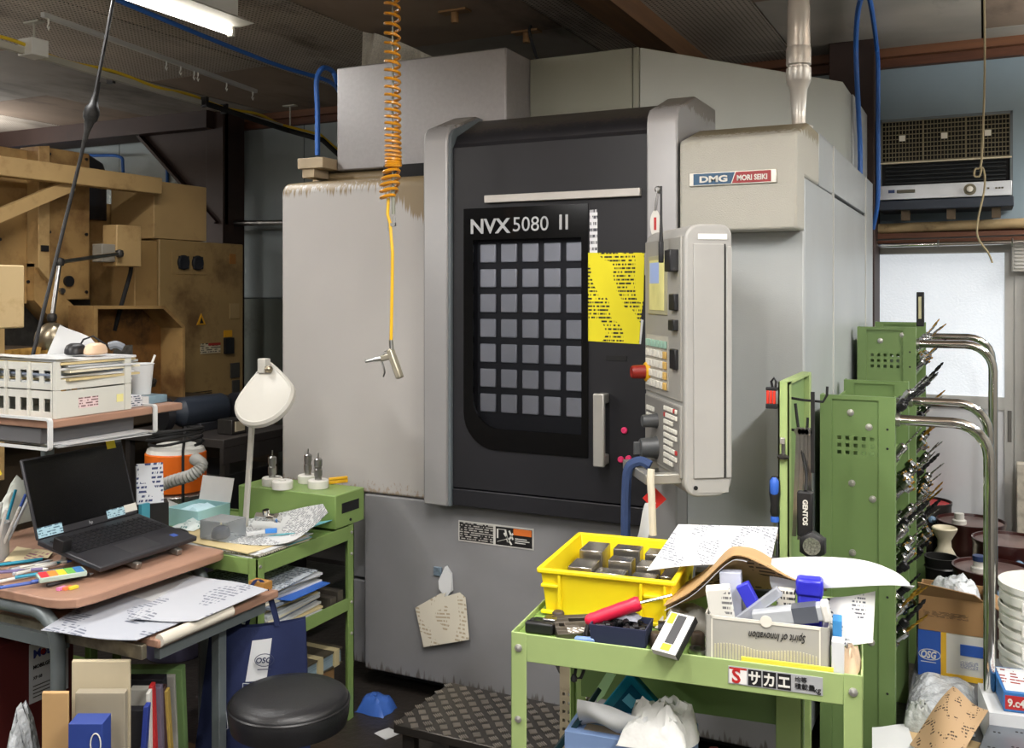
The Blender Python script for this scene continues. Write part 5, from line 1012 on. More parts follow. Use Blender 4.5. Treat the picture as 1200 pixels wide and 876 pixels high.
obj('ring', MB().tube([(kp_.x, 2.906, kp_.z), (kp_.x-.006, 2.905, kp_.z-.03), (kt.x, 2.91, kt.z+.04)], .002, 6), STEEL, ky)
tg = MB().lathe((0, 0, 0), [(.017, 0), (.0175, .0015), (.017, .003)], 24); tg.xf(Matrix.Translation((kt.x, 2.916, kt.z)) @ Matrix.Rotation(math.pi/2, 4, 'X') @ Matrix.Diagonal((1, 2.5, 1, 1)))
obj('tag', tg, WHITEP, ky); obj('tag_print', MB().box(kt.x-.004, kt.x+.004, 2.9125, 2.9131, kt.z-.02, kt.z+.02), M('label_red2'), ky)
tape = thing('taped_paper', 'oily white sheet hanging by tape from a magnet on the machine base', 'paper', (-1.6, 2.99, .4))
q = [(486, 712), (498, 757), (553, 747), (545, 700), (540, 693), (524, 697), (523, 691)]
m = MB(); P = [atY(a, b, 2.985) for a, b in q]; P = [Vector((p.x, 2.988-.012*((i*7) % 3), p.z)) for i, p in enumerate(P)]
n = len(P); m.add(P+[p+Vector((0, .0015, 0)) for p in P], [tuple(range(n)), tuple(reversed(range(n, 2*n)))]+[(i, (i+1) % n, n+(i+1) % n, n+i) for i in range(n)])
obj('sheet', m, print_mat('oily_paper', (206, 200, 184), (172, 158, 134), 16, .4, blotch=4), tape)
b0 = [atY(a, b, 2.988) for a, b in ((523, 700), (530, 692), (529, 672), (523, 663), (514, 680), (516, 689))]
obj('crumpled_strip', MB().add([(p.x, 2.986-.008*(i % 2), p.z) for i, p in enumerate(b0)]+[(p.x, 2.996, p.z) for p in b0], [tuple(range(6)), tuple(reversed(range(6, 12)))]+[(i, (i+1) % 6, 6+(i+1) % 6, 6+i) for i in range(6)]), WHITE, tape)
mg = atY(513, 669, 2.995); obj('magnet_badge', MB().box(mg.x-.016, mg.x+.016, 2.990, 2.9995, mg.z-.016, mg.z+.016), M('badge_steel', (110, 126, 140), .4, .3, .3, 60), tape, bevel=.002)
# strap and rags on the pendant bar
st0 = atP(757, 556, PN, PB)
hose('blue_strap', [PM @ Vector((-.06, .12, 1.02)), PM @ Vector((-.085, .135, 1.03)), PM @ Vector((-.113, .15, 1.01)), PM @ Vector((-.118, .16, .95)), PM @ Vector((-.12, .16, .86)), PM @ Vector((-.12, .16, .76))], .014, M('strap_navy', (44, 62, 100), .8), 'navy blue cloth strap draped over the pendant grab bar', 'strap')
hose('white_grip_tool', [PM @ Vector((-.088, .018, 1.03)), PM @ Vector((-.090, .016, 1.0)), PM @ Vector((-.088, .015, .965)), PM @ Vector((-.086, .015, .91)), PM @ Vector((-.084, .015, .855))], .010, M('grip_ivory', (206, 198, 178), .6), 'ivory handled tool hanging at the end of the pendant bar', 'tool')
tag(obj('red_tag', MB().prism([(-.088, .935), (-.055, .965), (-.02, .93), (-.055, .90)], 'y', .10, .102).xf(PM), M('tag_red', (206, 40, 36), .5)), 'red diamond tag behind the tools under the pendant', 'tag')
tag(obj('white_ribbon', MB().sheet(lambda u, v: PM @ Vector((-.085+.03*u-.03*v, .085, .925-.12*v+.008*math.sin(8*v))), 4, 8, .002), WHITE), 'white paper ribbon hanging under the pendant', 'ribbon')
# chequered step
sp_ = thing('step_platform', 'chequer plate steel step on the floor before the machine base', 'step', (-1.2, 2.6, 0))
TP = M('tread_plate', (74, 70, 66), .35, .7, .2, 8, dirt=((40, 36, 34), .25, 6))
obj('deck', MB().box(-1.60, -.86, 2.44, 2.785, .172, .20), TP, sp_, bevel=.004)
for x in (-1.58, -.92):
    for y in (2.46, 2.74): obj('leg', MB().box(x, x+.04, y, y+.03, 0, .172), TP, sp_)
tr = MB(); i = 0; y = 2.455
while y < 2.775:
    x = -1.59+(.028 if i % 2 else 0); j = 0
    while x < -.87:
        for k in range(4):
            a = math.radians(38 if (i+j) % 2 else -38); dx, dy = math.cos(a)*.011, math.sin(a)*.011; o_ = (k-1.5)*.0065
            cx_, cy_ = x-math.sin(a)*o_, y+math.cos(a)*o_
            tr.bar((cx_-dx, cy_-dy, .2012), (cx_+dx, cy_+dy, .2012), .003, .004)
        x += .056; j += 1
    y += .030; i += 1
obj('tread_bars', tr, M('tread_bright', (168, 160, 150), .3, .7), sp_)['kind'] = 'stuff'
# ================================================================ computer desk
WD = M('desk_wood', (160, 124, 104), .5, 0, .12, 6, stretch=(4, .6, 4)); TUB = M('tube_grey', (112, 120, 122), .4, .3, .06, 5)
dk_ = thing('computer_desk', 'wood topped computer desk with grey tube frame and sliding lower table', 'desk', (-2.4, 2.0, 0))
obj('desktop', MB().prism([(-2.16, 1.725), (-2.125, 1.75), (-2.115, 1.80), (-2.105, 2.25), (-2.115, 2.275), (-2.13, 2.285), (-2.92, 2.285), (-2.92, 1.715), (-2.2, 1.715)], 'z', .674, .70), WD, dk_, bevel=.004)
for y, y_ in ((1.735, .0), (2.262, .0)):
    pts = [(-2.89, y, .655), (-2.27, y, .655)]+[(-2.27+.09*math.sin(a), y, .565+.09*math.cos(a)) for a in (math.radians(d) for d in range(15, 91, 15))]+[(-2.18, y, .02)]
    m = MB()
    for p0, p1 in zip(pts, pts[1:]): pass
    obj('side_tube', MB().tube(pts, .019, 12), TUB, dk_)
    obj('cross_bar', MB().bar((-2.89, y+(.02 if y < 2 else -.02), .575), (-2.18, y+(.02 if y < 2 else -.02), .575), .03, .035), TUB, dk_)
    obj('rear_leg', MB().bar((-2.89, y, .655), (-2.89, y, 0), .035, .035), TUB, dk_)
obj('lower_table', MB().box(-2.75, -1.862, 1.775, 2.232, .603, .625), WD, dk_, bevel=.004)
obj('slider', MB().box(-2.45, -1.90, 1.755, 1.772, .575, .612), M('slider_steel', (168, 160, 140), .3, .8, .3, 30), dk_, bevel=.002)
obj('table_rail', MB().box(-1.905, -1.885, 1.80, 2.20, .565, .60), TUB, dk_)
obj('table_leg', MB().box(-1.975, -1.945, 2.075, 2.105, 0, .602), TUB, dk_, bevel=.003)
obj('edge_guard', MB().tube([(-1.866, 1.78, .622), (-1.862, 1.95, .624), (-1.862, 2.03, .624)], .016, 10), M('guard_ivory', (206, 200, 186), .6), dk_)
obj('shelf_board', MB().box(-2.91, -2.41, 1.89, 2.40, 1.106, 1.13), WD, dk_, bevel=.004)
for x, y in ((-2.88, 1.95), (-2.88, 2.25), (-2.56, 2.25)): obj('shelf_post', MB().bar((x, y, .70), (x, y, 1.106), .03, .03), TUB, dk_)
WHS = M('strap_white', (206, 208, 208), .4)
for y in (1.882, 2.27):
    m = MB(); lp = rr2(-2.72, -2.398, 1.045, 1.138, (.012, .012, .012, .012), 4); li = rr2(-2.713, -2.405, 1.052, 1.131, (.006, .006, .006, .006), 4); n = len(lp)
    for yy in (y-.004, y+.010): m.add([(a, yy, b) for a, b in lp]+[(a, yy, b) for a, b in li], [(i, (i+1) % n, n+(i+1) % n, n+i) for i in range(n)])
    for L_ in (lp, li): m.add([(a, yy, b) for yy in (y-.004, y+.010) for a, b in L_], [(i, (i+1) % n, n+(i+1) % n, n+i) for i in range(n)])
    obj('shelf_strap', m, WHS, dk_)
obj('under_drawer', MB().box(-2.90, -2.46, 1.90, 2.24, 1.058, 1.104), M('drawer_grey', (96, 96, 98), .5), dk_, bevel=.003)
obj('back_panel', MB().box(-2.88, -2.86, 1.76, 2.24, .30, .66), WD, dk_)
def stack(name, label, n, x0, x1, y0, y1, z, mats, seed, cat='paper stack', dz=.0035):
    t = thing(name, label, cat, ((x0+x1)/2, (y0+y1)/2, z)); r = random.Random(seed)
    for i in range(n):
        m = MB().box(x0, x1, y0, y1, 0, dz*.8); c = Vector(((x0+x1)/2, (y0+y1)/2, 0))
        m.xf(Matrix.Translation(c+Vector((r.uniform(-.012, .012), r.uniform(-.012, .012), z+dz*i))) @ Matrix.Rotation(r.uniform(-.12, .12), 4, 'Z') @ Matrix.Translation(-c))
        obj('sheet', m, mats[i % len(mats)], t)
    return t
PAPS = [WHITE, M('paper_grey', (180, 184, 186), .7), M('paper_tan', (204, 186, 140), .8), WHITE, M('paper_bluegrey', (120, 130, 146), .7), M('paper_cream', (222, 214, 190), .8)]
stack('paper_stack', 'loose papers tucked in the straps under the upper shelf', 7, -2.70, -2.412, 1.93, 2.25, 1.0455-.0, [WHITE, PAPS[1], WHITE], 2, dz=.0016)
# letter trays on the shelf
TRW = M('tray_white', (206, 206, 198), .45, 0, .04, 5)
for k, z in enumerate((1.131, 1.2135)):
    t = thing('letter_tray', ('lower white lattice letter tray on the upper shelf', 'upper white lattice letter tray crowned with papers')[k], 'letter tray', (-2.58, 2.06, z))
    x0, x1, y0, y1, h = -2.76, -2.425, 1.925, 2.19, .078
    obj('tray_base', MB().box(x0, x1, y0, y1, z, z+.004), TRW, t)
    for ye in (y0, y1-.004): obj('tray_end', MB().holed(x0+.004, x1-.004, z+.004, z+h, ye, ye+.004, [(x0+.02+i*.052, x0+.052+i*.052, z+.018, z+h-.022) for i in range(6)]), TRW, t)
    obj('tray_side', MB().box(x0, x0+.004, y0, y1, z+.004, z+h), TRW, t); obj('tray_side', MB().box(x1-.004, x1, y0, y1, z+.004, z+(h if k == 0 else .03)), TRW, t)
    for i in (0, 2, 4, 6): obj('tray_rib', MB().box(x0+.012+i*.051, x0+.018+i*.051, y0-.008, y0, z, z+h+.002), TRW, t)
    obj('corner_post', MB().box(x1-.0085, x1+.003, y0-.006, y0+.012, z, z+h+.003), TRW, t); obj('corner_post', MB().box(x1-.0085, x1+.003, y1-.02, y1+.0045, z, z+h+.003), TRW, t)
def lab(name, label, cat, y0, y1, z0, z1, mat, x=-2.4245): return tag(obj(name, MB().box(x, x+.0012, y0, y1, z0, z1), mat), label, cat)
lab('sticky_label', 'pink handwritten label on the lower letter tray', 'label', 2.0, 2.07, 1.153, 1.185, print_mat('label_pink', (224, 200, 200), (120, 90, 90), 4, 1.2, ax='s')); lab('sticky_note', 'small yellow note on the side of the lower letter tray', 'note', 2.14, 2.165, 1.158, 1.182, M('note_pale', (226, 220, 150), .7))
stack('paper_stack', 'sheaf of papers and blueprints heaped on the upper letter tray', 10, -2.72, -2.43, 1.94, 2.22, 1.222, PAPS, 4, dz=.008)
flat_sheet('plastic_sleeve', 'clear plastic sleeve sloping down from the tray papers', 'sleeve', [(-2.76, 1.93, 1.305), (-2.42, 1.92, 1.303), (-2.42, 2.0, 1.303), (-2.76, 2.0, 1.306)], M('sleeve', (206, 208, 208), .3), .002)
def mouse_mesh(c, sx, sy, h, rz): 
    m = MB().lathe((0, 0, 0), [(.85, 0), (1, .12), (.97, .45), (.8, .8), (.45, .97), (0, 1)], 22); m.xf(Matrix.Translation(c) @ Matrix.Rotation(rz, 4, 'Z') @ Matrix.Diagonal((sx, sy, h, 1))); return m
ms = thing('computer_mouse', 'black computer mouse lying on the papers of the upper tray', 'mouse', (-2.52, 2.06, 1.304))
obj('shell', mouse_mesh((-2.53, 2.075, 1.307), .032, .05, .035, .8), BLACKP, ms); obj('cable', MB().tube([(-2.55, 2.10, 1.32), (-2.56, 2.13, 1.35), (-2.54, 2.15, 1.36), (-2.5, 2.17, 1.33), (-2.56, 2.24, 1.31)], .003, 6), RUBBER, ms)
tag(obj('soap_case', mouse_mesh((-2.47, 2.10, 1.307), .028, .048, .036, .3), M('beige_shell', (222, 190, 160), .4)), 'peach coloured rounded case beside the black mouse', 'case')
hose('mouse_cord_end', [(-2.47, 2.15, 1.33), (-2.455, 2.165, 1.335), (-2.44, 2.18, 1.325)], .012, M('plug_grey', (120, 126, 134), .5), 'grey connector end lying by the peach rounded case', 'connector')
flat_sheet('white_pouch', 'upright creased white pouch behind the mouse', 'pouch', [(-2.60, 2.03, 1.305), (-2.55, 2.2, 1.305), (-2.60, 2.19, 1.35), (-2.63, 2.10, 1.395)], WHITE, .002)
# cups on the shelf
def cup(name, label, c, r0, r1, h, mat): return tag(obj(name, MB().lathe(c, [(r0, 0), (r1, h-.004), (r1+.003, h), (r1-.003, h-.001), (r0-.003, .006), (0, .006)], 26), mat), label, 'cup')
gc_ = atX(155, 463, -2.62); cup('green_cup', 'dull green tumbler behind the small white box on the shelf', (-2.62, gc_.y, 1.131), .036, .042, .125, M('cup_green', (112, 134, 104), .5))
tag(obj('small_box', MB().box(-2.52, -2.45, 2.20, 2.265, 1.131, 1.166), print_mat('small_print', (206, 208, 212), (60, 70, 90), 5, .9, ax='s'), bevel=.001), 'small white printed box at the end of the letter trays', 'box')
pb = thing('flat_carton', 'flat blue patterned carton under the paper cup', 'box', (-2.55, 2.36, 1.131)); obj('carton', MB().box(-2.60, -2.47, 2.285, 2.39, 1.131, 1.156), M('carton_swirl', (110, 136, 150), .4, 0, .4, 12), pb, bevel=.001); obj('white_end', MB().box(-2.60, -2.469, 2.283, 2.31, 1.130, 1.1565), WHITE, pb)
pc = thing('paper_cup', 'white paper cup with a stirring spoon on the flat carton', 'cup', (-2.54, 2.35, 1.157))
obj('cup', MB().lathe((-2.54, 2.345, 1.1572), [(.029, 0), (.039, .10), (.042, .103), (.038, .104), (.027, .006), (0, .006)], 26), WHITE, pc); obj('spoon', MB().bar((-2.545, 2.35, 1.17), (-2.51, 2.375, 1.288), .003, .007), WHITEP, pc)
# papers on the lower table
BLU = print_mat('blueprint', (164, 168, 177), (100, 106, 120), 22, .45, blotch=3, ax='h')
flat_sheet('drawing_sheet', 'wide drawing with a printed table on the lower desk table', 'paper', [atZ(48, 742, .632), atZ(160, 752, .632), atZ(232, 722, .632), atZ(120, 690, .632)], BLU, .005, seed=4)
flat_sheet('drawing_sheet', 'second drawing sheet with a long fold on the lower desk table', 'paper', [atZ(150, 728, .642), atZ(232, 728, .642), atZ(314, 692, .642), atZ(225, 674, .642)], print_mat('blueprint_b', (172, 175, 182), (112, 116, 128), 22, .35, blotch=3, ax='h'), .004, seed=8)
stack('paper_stack', 'thin pad of papers under the drawings on the lower desk table', 3, -2.25, -1.93, 1.95, 2.20, .6255, [WHITE, PAPS[2]], 7, dz=.0018)
tag(obj('wood_block', MB().box(-1.945, -1.885, 2.196, 2.23, .626, .650), M('brass_block', (166, 120, 60), .5)), 'small brown block on the far corner of the lower desk table', 'block')
# laptop
lt = thing('laptop', 'open black laptop with stickers on a low stand', 'laptop', (-2.33, 2.07, .70))
LB = Matrix.Translation((-2.2, 1.885, .722)) @ Matrix.Rotation(math.radians(1.5), 4, 'Z') @ Matrix.Rotation(math.radians(11), 4, 'Y') # x towards -X is the hinge
LAP = M('laptop_dark', (56, 56, 60), .4, .3, .05, 8); LW, LD = .375, .255
lb_ = obj('base', MB().box(-LD, 0, 0, LW, 0, .016).xf(LB), LAP, lt, bevel=.004)
ks = MB()
for r in range(6):
    for c in range(17): ks.box(-.225+r*.019, -.225+r*.019+.0155, .018+c*.0203, .018+c*.0203+.0165, .0158, .0178)
obj('keys', ks.xf(LB), M('key_black', (30, 30, 33), .5), lb_)['kind'] = 'stuff'
obj('touchpad', MB().box(-.098, -.02, .13, .245, .0158, .0164).xf(LB), M('pad_metal', (74, 74, 78), .3, .5), lb_)
obj('palm_sticker', MB().box(-.06, -.04, .315, .335, .0158, .0164).xf(LB), M('sticker_blue', (60, 90, 170), .4), lb_)
hp = LB @ Vector((-LD, 0, .014)); LS = Matrix.Translation(hp) @ Matrix.Rotation(math.radians(1.5), 4, 'Z') @ Matrix.Rotation(math.radians(-17), 4, 'Y')
ld = obj('lid', MB().box(-.008, 0, 0, LW, 0, .238).xf(LS), LAP, lt, bevel=.004)
obj('display', MB().box(0, .0008, .008, LW-.008, .022, .232).xf(LS), M('display_off', (6, 6, 8), .25), ld)
obj('sticker', MB().box(.0008, .002, .005, .09, .004, .034).xf(LS), print_mat('sticker_cyan', (170, 206, 220), (90, 120, 140), 4, .9, ax='s'), ld)
obj('sticker', MB().box(.0008, .002, .255, .325, .008, .034).xf(LS), print_mat('sticker_cyan2', (176, 210, 222), (90, 120, 140), 4, .8, ax='s'), ld); obj('sticker', MB().box(.0008, .0022, .325, LW, .012, .036).xf(LS), M('sticker_white', (220, 218, 210), .6), ld)
text('lettering', 'hp', .014, LS @ Matrix.Translation((.0012, .185, .008)) @ Matrix.Rotation(math.pi/2, 4, 'Z') @ Matrix.Rotation(math.pi/2, 4, 'X'), M('lettering_grey'), ld)
for y in (.12, .28): obj('stand_foot', MB().box(-.05, .015, y, y+.02, -.02, -.001).xf(LB), M('stand_steel', (150, 146, 140), .3, .8), lt, bevel=.004)
obj('stand_prop', MB().box(-.24, -.22, .08, .30, -.062, -.002).xf(LB), M('stand_steel'), lt)
tag(obj('sticky_note', MB().box(.0012, .0022, .31, .345, .222, .256).xf(LS), M('note_bright', (226, 206, 50), .7)), 'yellow sticky note on the top edge of the laptop screen', 'note')
tag(obj('sticky_note', MB().box(-.016, -.014, -.05, .02, .215, .25).xf(LS @ Matrix.Rotation(.35, 4, 'X')), M('note_bright')), 'yellow tape flag sticking out behind the laptop screen', 'note')
tag(obj('usb_dongle', MB().box(-.18, -.14, -.012, .02, .014, .05).xf(LB), BLACKP, bevel=.002), 'black plug in adapter at the near side of the laptop', 'adapter')
cm_ = thing('computer_mouse', 'black mouse at the far front corner of the laptop on the desk', 'mouse', (-2.21, 2.26, .701)); obj('shell', mouse_mesh((-2.33, 2.30, .701), .035, .06, .036, 1.2), BLACKP, cm_)
cm_.location = (-2.33, 2.30, .701); cm_.children[0].location = -Vector((-2.33, 2.30, .701))+Vector((-2.21, 2.26, .701))
# pens and flags on the desk corner
rr = random.Random(21); PC = [(210, 210, 206), (190, 196, 204), (60, 90, 170), (30, 140, 170), (200, 200, 190), (120, 110, 150), (40, 40, 44), (216, 214, 206)]
PLB = ['white', 'pale grey', 'blue', 'teal', 'ivory', 'violet', 'black', 'clear']
for i in range(12):
    p = atZ(8+rr.uniform(0, 75), 672+rr.uniform(-12, 16)+(i % 3)*2, .702+.006*(i % 3)); a = rr.uniform(-.35, .5)+math.pi*.33; d = Vector((math.cos(a), math.sin(a), 0))*.068
    t = thing('pen', PLB[i % 8]+' barrelled pen lying '+('across the pile beside the laptop' if i < 8 else 'near the front edge of the desk, below the pile'), 'pen', p, group='pens on the desk')
    z = Vector((0, 0, .0055)); obj('barrel', MB().tube([p-d+z, p+d*.8+z], .0048, 8), M('pen%d' % (i % 8), PC[i % 8], .35), t); obj('tip', MB().tube([p+d*.8+z, p+d+z], [.0048, .001], 8), M('pen%d' % ((i+3) % 8), PC[(i+3) % 8], .35), t); obj('clip', MB().bar(p-d*.9+z*2, p-d*.4+z*2, .002, .0015), STEEL, t)
fb = thing('flag_pack', 'clear pack of rainbow index flags on the pens', 'stationery', atZ(72, 672, .715)); o_ = atZ(72, 676, .716); fm = Matrix.Translation((o_.x, o_.y, .716)) @ Matrix.Rotation(math.radians(62), 4, 'Z')
obj('pack', MB().box(-.06, .06, -.03, .03, 0, .014).xf(fm), M('pack_clear', (170, 190, 180), .2, 0, .1, 20), fb, bevel=.002)
for i, c in enumerate(((216, 50, 60), (226, 140, 60), (226, 206, 60), (120, 190, 90), (70, 130, 190))): obj('flag_strip', MB().box(-.055+i*.022, -.035+i*.022, -.028, .028, .014, .0155).xf(fm), M('flag%d' % i, c, .5), fb)
for i, c in enumerate(((220, 130, 180), (226, 130, 80), (226, 206, 60))):
    p = atZ(72+i*7, 690-i*.5, .702); tag(obj('index_flag', MB().box(p.x-.006, p.x+.006, p.y-.012, p.y+.012, .701, .708), M('flagx%d' % i, c, .5)), ('pink', 'orange', 'yellow')[i]+' index flag block at the front edge of the desk', 'stationery')
pcup = thing('pen_cup', 'pale pen cup packed with pens and brushes at the near end of the desk', 'pen holder', (-2.55, 1.80, .70)); pp = atZ(-6, 655, .70); pp = Vector((pp.x, pp.y, .7005))
obj('cup', MB().lathe(pp, [(.038, 0), (.040, .11), (.037, .11), (.035, .006), (0, .006)], 22), M('cup_frost', (170, 168, 166), .4), pcup)
for i in range(9):
    a = i*.7; b = pp+Vector((.02*math.cos(a), .02*math.sin(a), .02)); e = pp+Vector((.055*math.cos(a)+.03, .055*math.sin(a)+.02, .16+.012*(i % 4))); tag(obj('pen', MB().tube([b, e], .0045, 8), M('pen%d' % (i % 8), PC[i % 8], .4)), PLB[i % 8]+' pen standing in the pale pen cup'+(' at its rim' if i == 8 else ''), 'pen', 'pens in the cup')
flat_sheet('envelope', 'cream envelope with pink print behind the pens', 'envelope', [atZ(2, 662, .705), atZ(55, 655, .705), atZ(62, 648, .705), atZ(20, 640, .705)], print_mat('cream_print', (214, 200, 160), (160, 110, 120), 8, .4, ax='h'), .003)
tag(obj('plastic_bundle', crumple(atZ(10, 610, .72), .16, .22, .12, 12, 14), M('bundle_pale', (196, 200, 190), .35, 0, .15, 12, dirt=((110, 140, 60), .2, 10))), 'crumpled plastic bundle at the back of the desk near the pen cup', 'bag')
# ================================================================ stool
so = thing('stool', 'round black padded stool on a post with castors', 'stool', (-1.605, 1.965, 0)); sx_, sy_ = -1.605, 1.965
LEA = M('leather_black', (26, 26, 28), .38, 0, .1, 30, bump=.08, bs=260)
obj('seat', MB().lathe((sx_, sy_, .385), [(.13, 0), (.147, .008), (.152, .03), (.1535, .060), (.151, .064), (.1505, .067), (.148, .074), (.135, .083), (.10, .088), (.0, .089)], 48), LEA, so)
obj('seat_piping', MB().lathe((sx_, sy_, .446), [(.1515, 0), (.1548, .003), (.1515, .006)], 48, cap=False), LEA, so)
obj('seat_plate', MB().lathe((sx_, sy_, .372), [(.09, 0), (.12, .013)], 24), BLACKP, so)
obj('post', MB().lathe((sx_, sy_, .06), [(.025, 0), (.025, .14), (.014, .145), (.014, .312)], 20), M('post_black', (40, 40, 42), .3, .6), so)
for i in range(5):
    a = i*2*math.pi/5+.3; e = Vector((sx_+.24*math.cos(a), sy_+.24*math.sin(a), .075))
    obj('base_arm', MB().tube([(sx_, sy_, .09), e], [.018, .012], 8), BLACKP, so); obj('castor', MB().cyl(e+Vector((-.012*math.sin(a), .012*math.cos(a), -.05)), e+Vector((.012*math.sin(a), -.012*math.cos(a), -.05)), .025, n=14).cyl(e-Vector((0, 0, .03)), e, .006, n=8), RUBBER, so)
# ================================================================ second green cart
c2 = thing('work_cart', 'green steel cart with papers and a slotted drawer box beside the desk', 'cart', (-2.3, 2.52, 0)); X0, X1, Y0, Y1, Z2 = -2.62, -2.0, 2.295, 2.80, .68
def b2(name, a, mat=None, bevel=.002): return obj(name, MB().box(*a), mat or M('cart_green_dark', (122, 148, 84), .45, 0, .08, 4, dirt=((70, 84, 46), .2, 6)), c2, bevel=bevel)
b2('rail', (X1-.004, X1, Y0+.03, Y1-.03, Z2-.05, Z2)); b2('rail', (X0, X0+.004, Y0, Y1, Z2-.05, Z2)); b2('rail', (X0, X1-.03, Y0, Y0+.004, Z2-.05, Z2)); b2('rail', (X0, X1-.03, Y1-.004, Y1, Z2-.05, Z2)); b2('top_tray', (X0+.004, X1-.004, Y0+.004, Y1-.004, Z2-.012, Z2-.008))
b2('rail', (X1-.004, X1, Y0+.03, Y1-.03, .385, .43)); b2('rail', (X0, X1-.03, Y0, Y0+.004, .385, .43)); b2('lower_tray', (X0+.004, X1-.004, Y0+.004, Y1-.004, .405, .409))
for x, y in ((X0, Y0), (X1, Y0), (X0, Y1), (X1, Y1)):
    s1 = 1 if x == X0 else -1; s2 = 1 if y == Y0 else -1; m = MB(); a, b = sorted((x, x+s1*.004)); e, f = sorted((y, y+s2*.034)); m.box(a, b, e, f, 0, Z2+.001); a, b = sorted((x, x+s1*.034)); e, f = sorted((y, y+s2*.004)); m.box(a, b, e, f, 0, Z2+.001)
    obj('leg', m, M('cart_green_dark'), c2)
for y in (Y0+.015, Y1-.015):
    for z in (Z2-.025, Z2-.10, .41, .30): obj('bolt', MB().lathe((X1, y, z), [(.006, 0), (.005, .003), (0, .004)], 10, Matrix.Rotation(math.pi/2, 3, 'Y')), BOLT, c2)
db = thing('drawer_box', 'green steel box with a black slot on the rear of the cart', 'box', (-2.2, 2.76, Z2)); 
obj('case', MB().box(-2.44, -2.005, 2.70, 2.87, Z2+.001, Z2+.118), M('cart_green_dark'), db, bevel=.004); obj('slot', MB().box(-2.006, -2.003, 2.735, 2.835, Z2+.05, Z2+.085), BLACKP, db); obj('screw', MB().cyl((-2.006, 2.785, Z2+.02), (-2.002, 2.785, Z2+.02), .005, n=10), BLACKP, db)
BZ = Z2+.1185
for i, (px, py, has, lb) in enumerate(((319, 570, 1, 'beside the lamp arm'), (331, 574, 0, 'without a tool, in front'), (361, 567, 1, 'in the middle rear'), (373, 573, 1, 'next to the yellow clip tool'))):
    p = atZ(px, py-2, BZ); pu = thing('collet_puck', 'white plastic puck on the green box '+lb, 'holder', (p.x, p.y, BZ), group='white pucks on the green box')
    obj('puck', MB().lathe((p.x, p.y, BZ), [(.036, 0), (.037, .004), (.037, .026), (.034, .029), (.014, .029), (.014, .02), (0, .02)], 28), WHITEP, pu)
    if has:
        q_ = Vector((p.x, p.y, BZ+.0205)); tt = thing('shrink_holder', 'polished steel holder standing in the white puck '+lb, 'tool holder', q_, group='steel holders on the green box')
        obj('body', MB().lathe(q_, [(.0125, 0), (.0125, .02), (.015, .022), (.015, .045), (.0125, .047), (.0125, .055), (.015, .057), (.015, .08), (.010, .084)], 18), STEEL, tt); obj('cutter', MB().cyl(q_+Vector((0, 0, .084)), q_+Vector((0, 0, .105)), .0025, n=8), STEEL, tt)
p = atZ(396, 566, BZ); tag(obj('yellow_pliers', MB().bar((p.x-.02, p.y-.03, BZ+.008), (p.x+.02, p.y+.03, BZ+.008), .02, .014).bar((p.x-.015, p.y-.035, BZ+.02), (p.x+.025, p.y+.025, BZ+.02), .012, .010), M('stop_yellow'), bevel=.003), 'yellow handled clip tool on the slotted end of the green box', 'tool')
# magnifier lamp
ml = thing('magnifier_lamp', 'white teardrop magnifier lamp on a slim arm above the second cart', 'lamp', (-2.38, 2.5, Z2))
LWH = M('lamp_white', (184, 182, 174), .4, 0, .05, 4, dirt=((130, 124, 110), .15, 12))
la = atY(287, 600, 2.56); lb2 = atY(297, 470, 2.56); lc = atY(309, 432, 2.54)
obj('arm', MB().bar((la.x, la.y, Z2-.006), (lb2.x, lb2.y, lb2.z), .018, .014).bar((lb2.x, lb2.y, lb2.z), (lc.x, lc.y+.015, lc.z), .018, .014), LWH, ml, bevel=.003)
hx = []
for i in range(40):                                              # teardrop outline: round dish with a tapered neck
    a = 2*math.pi*i/40; r = .105; x, y = r*math.cos(a), r*math.sin(a)
    if y > .02: x *= 1-.62*((y-.02)/(r-.02))**1.2; y = y+.055*((y-.02)/(r-.02))
    hx.append((x, y))
m = MB(); n = 40; rings = ((1, 0), (1.0, .016), (.93, .024), (.9, .024), (.88, .022), (.5, .027), (.0, .028))
for s, z in rings:
    for x, y in hx: m.v.append(Vector((x*s, y*s+(1-s)*.0, z)))
for k in range(len(rings)-1):
    for i in range(n): m.f.append([k*n+i, k*n+(i+1) % n, (k+1)*n+(i+1) % n, (k+1)*n+i]); m.m.append(0)
m.f.append(list(reversed(range(n)))); m.m.append(0)
HC = atY(312, 470, 2.50)
hm_ = Matrix.Translation(HC) @ Matrix.Rotation(math.radians(20), 4, 'Z') @ Matrix.Rotation(math.radians(-14), 4, 'Y') @ Matrix.Rotation(math.radians(48), 4, 'X')
obj('head', m.xf(hm_), LWH, ml)
obj('neck_plate', MB().box(-.022, .022, .105, .135, .022, .028).xf(hm_), M('neck_grey', (150, 148, 142), .4), ml, bevel=.004)
obj('pivot_block', MB().box(lc.x-.018, lc.x+.014, lc.y-.012, lc.y+.02, lc.z-.015, lc.z+.035), LWH, ml, bevel=.004)
obj('pivot_knob', MB().lathe((lc.x+.02, lc.y-.006, lc.z), [(.012, 0), (.012, .014), (.008, .018), (0, .018)], 14, Matrix.Rotation(math.pi/2, 3, 'Y')), M('lamp_steel'), ml)
